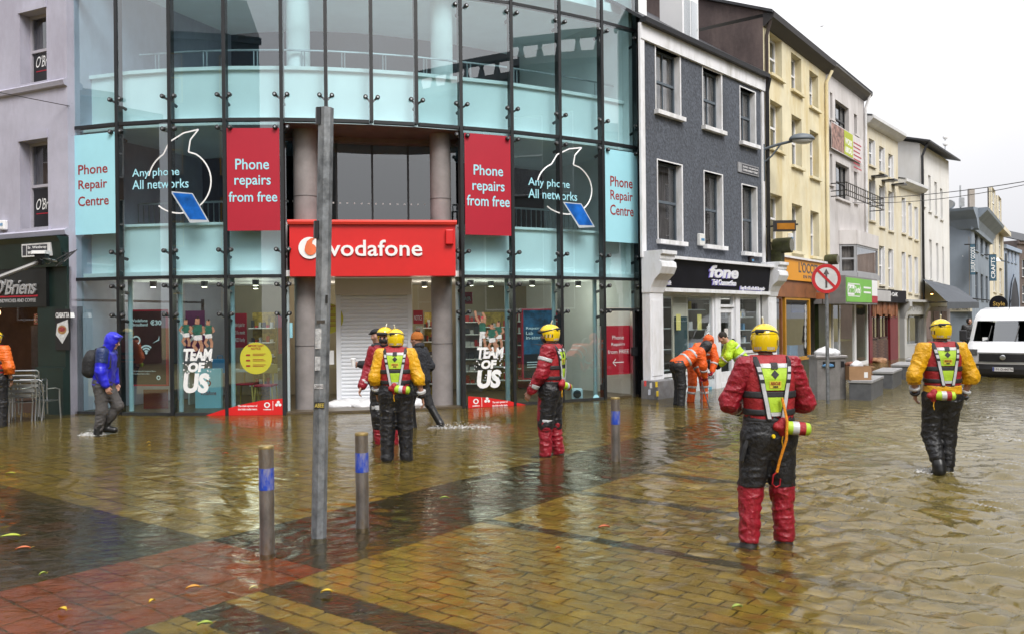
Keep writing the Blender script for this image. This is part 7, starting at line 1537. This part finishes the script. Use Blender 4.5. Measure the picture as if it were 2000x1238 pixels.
        a0, _ = s.spine(0); s.part('belt', s.torso(.040, t1=.3), strap_b, s.slab(a, U, .06, .10), h=.010)
def gp(px, py): p = ground(px, py); return (p.x, p.y, GZ)
# 1 ---- big rescuer
p = Person('rescuer in red drysuit and yellow helmet standing nearest with an orange lanyard', gp(1504, 1062), R(4), dict(hipL=(-.10, 0, .95), hipR=(.10, 0, .95), kneeL=(-.155, .03, .52), kneeR=(.125, .03, .52), ankL=(-.185, 0, .11), ankR=(.135, .02, .11), toeL=(-.30, .10, .05), toeR=(.17, .19, .04), shL=(-.19, .0, 1.52), shR=(.19, .0, 1.52), elL=(-.325, .06, 1.23), elR=(.345, .05, 1.22), wrL=(-.16, .30, 1.14), wrR=(.14, .31, 1.16), head=(-.01, .05, 1.70)), scale=1.0, h=.0095, hf=(.4, 1, -.05), slim=.93).body()
p.top(red_suit, .030, wr=(.016, (8, 8, 17)), cuffs=black_suit, hem=.10, torso_inf=.02); p.trousers(black_suit, .038, f1=.2, wr=(.012, (7, 7, 14)), waist=.16, zcut=.565); p.lower_legs(red_suit, .033, -.2, .97, 'red_lower_leg'); p.boots(mat('trail_shoe', (.03, .028, .03), .5, .3, 20), .10, .014, 'shoe'); p.collar(); p.helmet(); vo, vv, proj = p.vest()
a, b, U, L, Fw = p.frame(); p.throw_bag(.17, .06, -.08, .19, .21)
B(LF((0, 0, 0)), 0, .001, 0, .001, 0, .001)
lan = [proj([(.04, .30)], .05)[0], proj([(.055, .22)], .06)[0], a + L * .065 + U * .12 - Fw * .24, a + L * .06 - U * .02 - Fw * .23, a + L * .02 - U * .18 - Fw * .19, a - L * .0 - U * .28 - Fw * .17]
MB().tube([tuple(q) for q in lan], .012, 8).build('lanyard', mat('orange_webbing', (.80, .28, .01), .6, .3, 60, .4, 120), p.root, smooth=True)
cq = lan[-1]; MB().tube([tuple(cq + t) for t in (V3(0, 0, 0), V3(-.03, 0, -.02), V3(-.04, 0, -.09), V3(-.01, 0, -.115), V3(.025, 0, -.10), V3(.03, 0, -.05))], .007, 8).build('carabiner', mat('red_anodised', (.5, .02, .03), .3, metal=.6), p.root, smooth=True)
MB().tube([tuple(a - L * .19 + U * .02 - Fw * .08), tuple(a - L * .24 - U * .1 - Fw * .08), tuple(a - L * .265 - U * .2 - Fw * .06)], [.008, .02, .022], 6).build('loose_strap', strap_b, p.root); MB().lathe(tuple(a - L * .03 + U * .0 - Fw * .185), [(.016, -.01), (.018, .0), (.012, .012)], 12, tuple(-Fw)).build('yellow_toggle', helm_y, p.root, smooth=True)
for s_ in 'LR': p.sleeve_band(s_, .55, .68, .027)
# 2 ---- walking yellow rescuer
p = Person('rescuer in yellow jacket and black waders walking away on the right', gp(1842, 922), R(-3), dict(hipL=(-.10, 0, .95), hipR=(.10, 0, .95), kneeL=(-.12, .05, .54), kneeR=(.09, .08, .52), ankL=(-.10, -.12, .20), ankR=(.06, .03, .11), toeL=(-.12, .0, .07), toeR=(.07, .20, .04), shL=(-.21, 0, 1.52), shR=(.21, 0, 1.52), elL=(-.345, -.02, 1.22), elR=(.335, -.03, 1.20), wrL=(-.285, .10, 1.0), wrR=(.27, .06, .95), head=(0, .03, 1.71)), scale=1.0, slim=.94).body()
p.top(yellow_suit, .036, wr=(.014, (8, 8, 14)), cuffs=black_suit, hem=.10, torso_inf=.02); a, b, U, L, Fw = p.frame(); p.part('jacket_hem', p.torso(.050, t1=.5), yellow_suit, p.slab(a, U, .03, .13), (.008, (8, 8, 16))); p.trousers(black_suit, .034, f1=.75, wr=(.015, (7, 7, 15)), waist=.06); p.boots(boot_m, .34, .022); p.collar(); p.helmet(); p.vest(); p.throw_bag(-.06, .02, .0, .21, .22)
for s_ in 'LR': p.sleeve_band(s_, .62, .74, .024)
# 3 ---- yellow rescuer at the shutter
p = Person('rescuer in yellow sleeves and red vest seen from behind by the shutter group', gp(775, 898), R(3), dict(hipL=(-.10, 0, .95), hipR=(.10, 0, .95), kneeL=(-.12, .03, .52), kneeR=(.12, .03, .52), ankL=(-.13, .0, .11), ankR=(.13, .02, .11), shL=(-.195, 0, 1.48), shR=(.195, 0, 1.48), elL=(-.29, -.03, 1.18), elR=(.31, -.05, 1.16), wrL=(-.27, .08, .97), wrR=(.355, .02, .91), head=(.0, .04, 1.655)), slim=.95).body()
p.top(yellow_suit, .030, wr=(.013, (8, 8, 14)), cuffs=black_suit, hem=.06, torso_inf=.02); p.trousers(black_suit, .034, f1=.97, wr=(.014, (7, 7, 15)), waist=.12); p.boots(boot_m, .16, .016); p.collar(); p.helmet(); p.vest(); p.throw_bag(.10, .05, -.1, .20, .2)
for s_ in 'LR': p.sleeve_band(s_, .64, .80, .026)
# 4 ---- masked rescuer behind
p = Person('masked rescuer in red suit facing the camera behind the yellow-sleeved one', gp(755, 866), R(168), dict(elR=(.27, .0, 1.17), wrR=(.33, .12, .95), head=(0, .03, 1.67)), hf=(.0, 1, 0)).body()
p.top(red_suit, .034, wr=(.013, (9, 9, 20)), cuffs=red_suit); p.trousers(black_suit, .032, f1=.3); p.lower_legs(red_suit, .024, .45, 1.02, 'red_lower_leg'); p.lower_legs(black_suit, .030, -.1, .5, 'black_knee'); p.boots(mat('trail_shoe', (.03, .028, .03)), .1, .012, 'shoe'); p.collar(); p.helmet(); p.vest()
p.part('face_mask', [ell(p.H(0, .045, -.045), (.066, .066, .058), p.HM)], strap_b, h=.008)
for s_ in 'LR': p.sleeve_band(s_, .62, .8, .03); 
for S in 'LR': e, w_ = p.J['hip' + S], p.J['knee' + S]; d = nrm(w_ - e); p.part('reflective_band', [cap(e, w_, .13, .10)], reflec, p.slab(e, d, .26, .33), h=.009)
# 5 ---- man with cap and cup
p = Person('man in dark flat cap and black coat holding a paper cup by the shutter', gp(741, 845), R(82), dict(elL=(-.24, .02, 1.2), wrL=(-.17, .26, 1.22), elR=(.25, -.02, 1.17), wrR=(.26, .06, .94)), hf=(.25, 1, -.1), h=.012).body()
p.top(cloth('black_coat', (.012, .013, .016), .7), .03, hem=-.3); p.trousers(cloth('dark_trousers', (.03, .03, .035), .8), .018); p.boots(boot_m, .2); p.collar(cloth('black_coat', (.012, .013, .016)))
p.part('flat_cap', [ell(p.H(0, -.005, .075), (.092, .115, .055), p.HM), ell(p.H(0, .10, .055), (.06, .05, .016), p.HM, .02)], cloth('cap_navy', (.015, .017, .022), .8), h=.008); p.part('green_scarf', [cap(p.J['wrL'] + V3(.02, -.14, -.02), p.J['wrL'] + V3(.02, -.12, -.16), .05)], cloth('green_cloth', (.01, .09, .03), .8), h=.01)
a = p.J['wrL'] + V3(-.02, .10, -.02); rt = Matrix.Rotation(R(82), 3, 'Z') @ Vector(a) + Vector(p.root.location); o = empty('paper_cup', rt, 'white paper coffee cup held by the man in the cap', 'cup'); MB().lathe(tuple(rt), [(.03, -.02), (.042, .10)], 16).build('cup_body', white_vinyl, o, smooth=True); MB().lathe(tuple(rt + Vector((0, 0, .10))), [(.045, 0), (.045, .012), (.038, .02)], 16).build('cup_lid', white_vinyl, o, smooth=True)
# 6 ---- person with orange beanie
p = Person('person in orange bobble hat and black coat wading past the right column', gp(822, 832), R(72), dict(hipL=(-.09, 0, .90), hipR=(.09, 0, .90), kneeL=(-.1, .14, .55), kneeR=(.1, -.10, .50), ankL=(-.1, .10, .12), ankR=(.1, -.32, .14), toeL=(-.1, .26, .05), toeR=(.1, -.18, .05), shL=(-.17, .03, 1.38), shR=(.17, .03, 1.38), elL=(-.21, .0, 1.12), elR=(.22, -.08, 1.12), wrL=(-.2, .2, 1.0), wrR=(.2, .10, 1.0), head=(0, .07, 1.58)), hf=(.15, 1, -.05), h=.012).body()
p.top(cloth('charcoal_coat', (.014, .015, .02), .7), .036, hem=-.14, seed=7); p.trousers(cloth('black_leggings', (.010, .010, .012), .7), .006, f1=1); p.boots(boot_m, .33, .012); p.part('hood', [ell(p.H(0, -.06, -.10), (.10, .08, .06), p.HM)], MATS['charcoal_coat'], h=.01); p.collar(MATS['charcoal_coat'])
hat_m = cloth('orange_knit', (.42, .13, .02), .9, .6, 60); hh, _ = p.part('bobble_hat', [ell(p.H(0, -.02, .045), (.094, .112, .105), p.HM)], hat_m, [(p.H(0, 0, .005), nrm(-p.HM[:, 2] - .15 * p.HM[:, 1] * -1))], h=.008); p.part('hat_rib', [ell(p.H(0, -.02, .04), (.098, .116, .1), p.HM)], hat_m, p.slab(p.H(0, 0, .0), p.HM[:, 2], .0, .04), h=.008, parent=hh); p.part('bobble', [ell(p.H(0, -.05, .165), (.042, .042, .042), p.HM)], cloth('brown_fur', (.12, .07, .05), .95, .8, 90), h=.008, parent=hh)
# 7 ---- red rescuer in profile
p = Person('rescuer in red and black drysuit standing in profile before the right window', gp(1078, 888), R(68), dict(hipL=(-.09, 0, .95), hipR=(.09, 0, .95), kneeL=(-.10, .05, .52), kneeR=(.10, .0, .52), ankL=(-.11, .05, .11), ankR=(.10, -.06, .11), toeL=(-.12, .22, .04), toeR=(.12, .10, .04), shL=(-.18, -.02, 1.50), shR=(.18, -.02, 1.50), elL=(-.25, .05, 1.19), elR=(.25, .02, 1.18), wrL=(-.24, .20, .96), wrR=(.24, .16, .95), head=(0, .02, 1.69)), hf=(-.05, 1, 0), h=.0105).body()
p.top(red_suit, .034, wr=(.013, (9, 9, 20)), cuffs=red_suit); p.trousers(black_suit, .034, f1=.15, waist=.12); p.lower_legs(red_suit, .030, -.1, 1.02, 'red_lower_leg'); p.boots(mat('trail_shoe', (.03, .028, .03)), .1, .012, 'shoe'); p.collar(); p.helmet(); p.vest(); p.throw_bag(.02, .05, -.2, .20, .2)
for S in 'LR':
    p.sleeve_band(S, .52, .74, .032); e, w_ = p.J['hip' + S], p.J['knee' + S]; d = nrm(w_ - e); p.part('reflective_band', [cap(e, w_, .132, .105)], reflec, p.slab(e, d, .36, .41), h=.009)
    p.part('red_thigh_panel', [cap(e + V3(0, .03, 0), w_ + V3(0, .03, 0), .115, .092)], red_suit, [(e + V3(0, .055, 0), (0, -1, 0))] + p.slab(e, d, .0, .40), h=.010); e, w_ = p.J['sh' + S], p.J['el' + S]; d = nrm(w_ - e); p.part('sleeve_badge', [cap(e, w_, .103, .094)], reflec, p.slab(e, d, .10, .15), h=.009)
p.part('face_mask', [ell(p.H(0, .045, -.045), (.066, .066, .058), p.HM)], strap_b, h=.008)
# 8-10 ---- street workers
hv_o = cloth('hi_vis_orange', (.80, .115, .012), .5); hv_l = cloth('hi_vis_lime', (.52, .78, .03), .5); redg = cloth('red_glove', (.38, .015, .03), .6)
def worker(label, loc, rz, jm, tm, pose, hf, gl, bands=True, hd=None, hair=None, hood=None):
    p = Person(label, loc, rz, pose, hf=hf, h=.0125, hd=hd, curl=.9).body(); p.top(jm, .036, hem=-.10, seed=3); p.trousers(tm, .026, f1=.97); p.boots(boot_m, .3, .018); p.gloves(gl); a, b, U, L, Fw = p.frame()
    for t in (.18, .36): p.part('reflective_band', p.torso(.046), reflec, p.slab(a, U, t, t + .05), h=.011)
    for S in 'LR': p.sleeve_band(S, .3, .45, .046); e, w_ = p.J['knee' + S], p.J['ank' + S]; d = nrm(w_ - e); tm is jm and [p.part('reflective_band', [cap(e, w_, .10, .09)], reflec, p.slab(e, d, q, q + .05), h=.011) for q in (.05, .18)]
    if hair: p.part('hair', [ell(p.H(0, -.028, .035), (.086, .098, .098), p.HM)], mat('short_hair', (.02, .014, .01), .8, .3, 40), [(p.H(0, .05, .03), nrm(p.HM[:, 1] - .5 * p.HM[:, 2])), (p.H(0, 0, -.06), -p.HM[:, 2])], h=.008)
    if hood: p.part('hood', [ell(p.H(0, -.02, .02), (.105, .125, .13), p.HM), ell(p.H(0, -.05, -.09), (.1, .09, .06), p.HM)], hood, [(p.H(0, .07, 0), p.HM[:, 1])], (.01, (12, 12, 12)), h=.01)
    return p
bend = dict(hipL=(-.10, -.02, .90), hipR=(.10, -.02, .90), kneeL=(-.11, .05, .50), kneeR=(.11, .03, .50), shL=(-.18, .42, 1.20), shR=(.18, .42, 1.20), elL=(-.20, .46, .94), elR=(.20, .46, .92), wrL=(-.08, .52, .70), wrR=(.08, .54, .68), head=(0, .62, 1.28))
worker('worker in orange jacket and black trousers bent over, left of the pair', gp(1326, 790), R(-80), hv_o, cloth('black_over', (.012, .012, .014), .6), bend, (0, .8, -.6), redg, hd=(0, .6, .8), hood=black_suit)
b2 = dict(bend); b2.update(shL=(-.18, .30, 1.28), shR=(.18, .30, 1.28), elL=(-.22, .36, 1.02), elR=(.22, .36, 1.0), wrL=(-.12, .40, .78), wrR=(.12, .42, .76), head=(0, .46, 1.40), kneeL=(-.14, .05, .5), kneeR=(.14, .03, .5), ankL=(-.17, 0, .1), ankR=(.17, 0, .1))
worker('worker in full orange suit with hood up bending beside the other worker', gp(1362, 783), R(-160), hv_o, hv_o, b2, (0, .8, -.6), redg, hd=(0, .6, .8), hood=hv_o)
b3 = dict(bend); b3.update(shL=(-.18, .28, 1.33), shR=(.18, .28, 1.33), elL=(-.23, .36, 1.08), elR=(.23, .36, 1.06), wrL=(-.14, .50, .90), wrR=(.14, .50, .88), head=(0, .44, 1.47))
worker('worker in lime jacket with bowed bare head by the phone shop door', gp(1453, 783), R(84), hv_l, cloth('black_over', (.012, .012, .014)), b3, (0, .8, -.6), cloth('black_glove', (.012, .012, .013), .7), hd=(0, .6, .8), hair=True)
for x0, y0, x1, y1, lab in ((1371, 745, 1371, 800, 'dark broom handle held upright by the orange workers'), (1370, 745, 1389, 797, 'thin grey rod slanting down from the orange workers'), (1428, 752, 1413, 795, 'thin pale rod held by the lime worker')):
    a, b = at(x0, y0, 18.2), ground(x1, y1); b.z = GZ; o = empty('drain_rod', b, lab, 'rod'); MB().tube([a, b], .014, 6).build('shaft', mat('rod_dark', (.06, .05, .05), .5), o); MB().tube([a, a + (a - b).normalized() * .12], .018, 6).build('grip', redg, o)
# 11 ---- orange rescuer at the left edge
p = Person('rescuer in orange sleeves and lime vest panel cut by the left edge', gp(-9, 832), R(-4), dict(elR=(.29, -.03, 1.16), wrR=(.26, .06, .93)), h=.012).body()
p.top(orange_suit, .036, cuffs=black_suit, hem=.04); p.trousers(black_suit, .03); p.boots(boot_m, .2); p.collar(); p.helmet(); p.vest(); p.throw_bag(.1, .03, 0, .2, .2)
# 12 ---- blue-jacketed walker
p = Person('man in blue hooded jacket with black backpack wading past the shop window', gp(203, 848), R(-86), dict(hipL=(-.09, .0, .92), hipR=(.09, .0, .92), kneeL=(-.10, .19, .56), kneeR=(.10, .01, .50), ankL=(-.10, -.02, .25), ankR=(.10, -.06, .11), toeL=(-.10, .13, .16), toeR=(.11, .10, .04), shL=(-.18, .06, 1.43), shR=(.18, .06, 1.43), elL=(-.23, .06, 1.15), elR=(.23, .05, 1.14), wrL=(-.21, .12, .93), wrR=(.22, .13, .91), head=(0, .16, 1.62)), hf=(0, 1, -.32), h=.011).body()
blue = cloth('royal_blue_shell', (.02, .022, .55), .35, .3); navy = cloth('navy_shell', (.012, .03, .12), .4)
p.top(blue, .034, hem=-.14, wr=(.010, (8, 8, 14)), seed=9); p.trousers(cloth('grey_trousers', (.075, .07, .068), .85), .022, f1=.72, seed=3); p.boots(boot_m, .33, .018)
p.part('hood', [ell(p.H(0, -.02, .03), (.102, .122, .128), p.HM), ell(p.H(0, .04, .10), (.085, .10, .035), p.HM), cap(p.H(0, -.03, -.12), p.H(0, -.02, -.05), .10, .09, .06)], blue, [(p.H(0, .085, 0), nrm(p.HM[:, 1] - .25 * p.HM[:, 2]))], (.008, (12, 12, 12)), h=.009)
for S in 'LR': e, w_ = p.J['sh' + S], p.J['el' + S]; d = nrm(w_ - e); p.part('navy_shoulder', [cap(e - d * .02, w_, .103, .09)], navy, p.slab(e, d, -.09, .16), h=.010)
a, b, U, L, Fw = p.frame(); c = a + U * .32 - Fw * .20; pk, _ = p.part('backpack', [cap(c - L * .07 + U * .10, c + L * .07 + U * .10, .10, k=.05), cap(c - L * .08, c + L * .08, .125, k=.08), cap(c - L * .08 - U * .14, c + L * .08 - U * .14, .12, k=.08)], cloth('black_pack', (.012, .012, .013), .7), wr=(.008, (8, 8, 8)))
for q in (-1, 1): MB().tube([tuple(b + L * .12 * q - Fw * .14 + U * .05), tuple(b + L * .13 * q + U * .115), tuple(b + L * .13 * q + Fw * .11 + U * -.02), tuple(a + L * .15 * q + U * .28 + Fw * .14), tuple(a + L * .17 * q + U * .12 - Fw * .05)], .018, 6).build('shoulder_strap', strap_b, pk, smooth=True)
# 13 ---- far pedestrian
p = Person('distant person in dark hooded clothes left of the van', (at(1893, 650, 33).x, 33, GZ), R(180), {}, h=.02).body(); p.top(black_suit, .03); p.trousers(black_suit, .02); p.boots(); p.part('hood', [ell(p.H(0, -.02, .02), (.1, .12, .13), p.HM)], black_suit, [(p.H(0, .06, 0), p.HM[:, 1])], h=.015)
# ================================================================== splashes
foam = bpy.data.materials.new('splash_water'); foam.use_nodes = True; bf = foam.node_tree.nodes['Principled BSDF']; bf.inputs['Base Color'].default_value = (.75, .74, .72, 1); bf.inputs['Roughness'].default_value = .15; bf.inputs['Alpha'].default_value = .75
def splash(lab, x, y, rx, ry, n, hmax, seed):
    rn = random.Random(seed); mb = MB()
    for _ in range(n):
        a = rn.uniform(0, 6.28); r = rn.random() ** .6; px_, py_ = x + rx * r * math.cos(a), y + ry * r * math.sin(a); z = hmax * (rn.random() ** 2.2) * (1.1 - r); s = rn.uniform(.004, .013) * (1.2 - .5 * z / max(hmax, .01))
        c = Vector((px_, py_, z + .004)); t = [c + Vector((rn.uniform(-1, 1) * s * 1.8, rn.uniform(-1, 1) * s, rn.uniform(-.6, .9) * s)) for _ in range(4)]; i = len(mb.v); mb.v += [tuple(q) for q in t]
        for f in ((0, 1, 2), (0, 2, 3), (0, 3, 1), (1, 3, 2)): mb.f.append(tuple(i + k for k in f)); mb.mi.append(0)
    o = mb.build('water_splash', foam); props(o, lab, 'splash', kind='stuff')
splash('foamy splash at the heel of the blue-jacketed walker', -6.85, 13.75, .22, .12, 420, .13, 1); splash('long foamy splash behind the person in the bobble hat', -.9, 14.2, .55, .12, 600, .12, 2); splash('small splash at the boots of the walking yellow rescuer', 4.85, 9.75, .22, .14, 380, .07, 3)
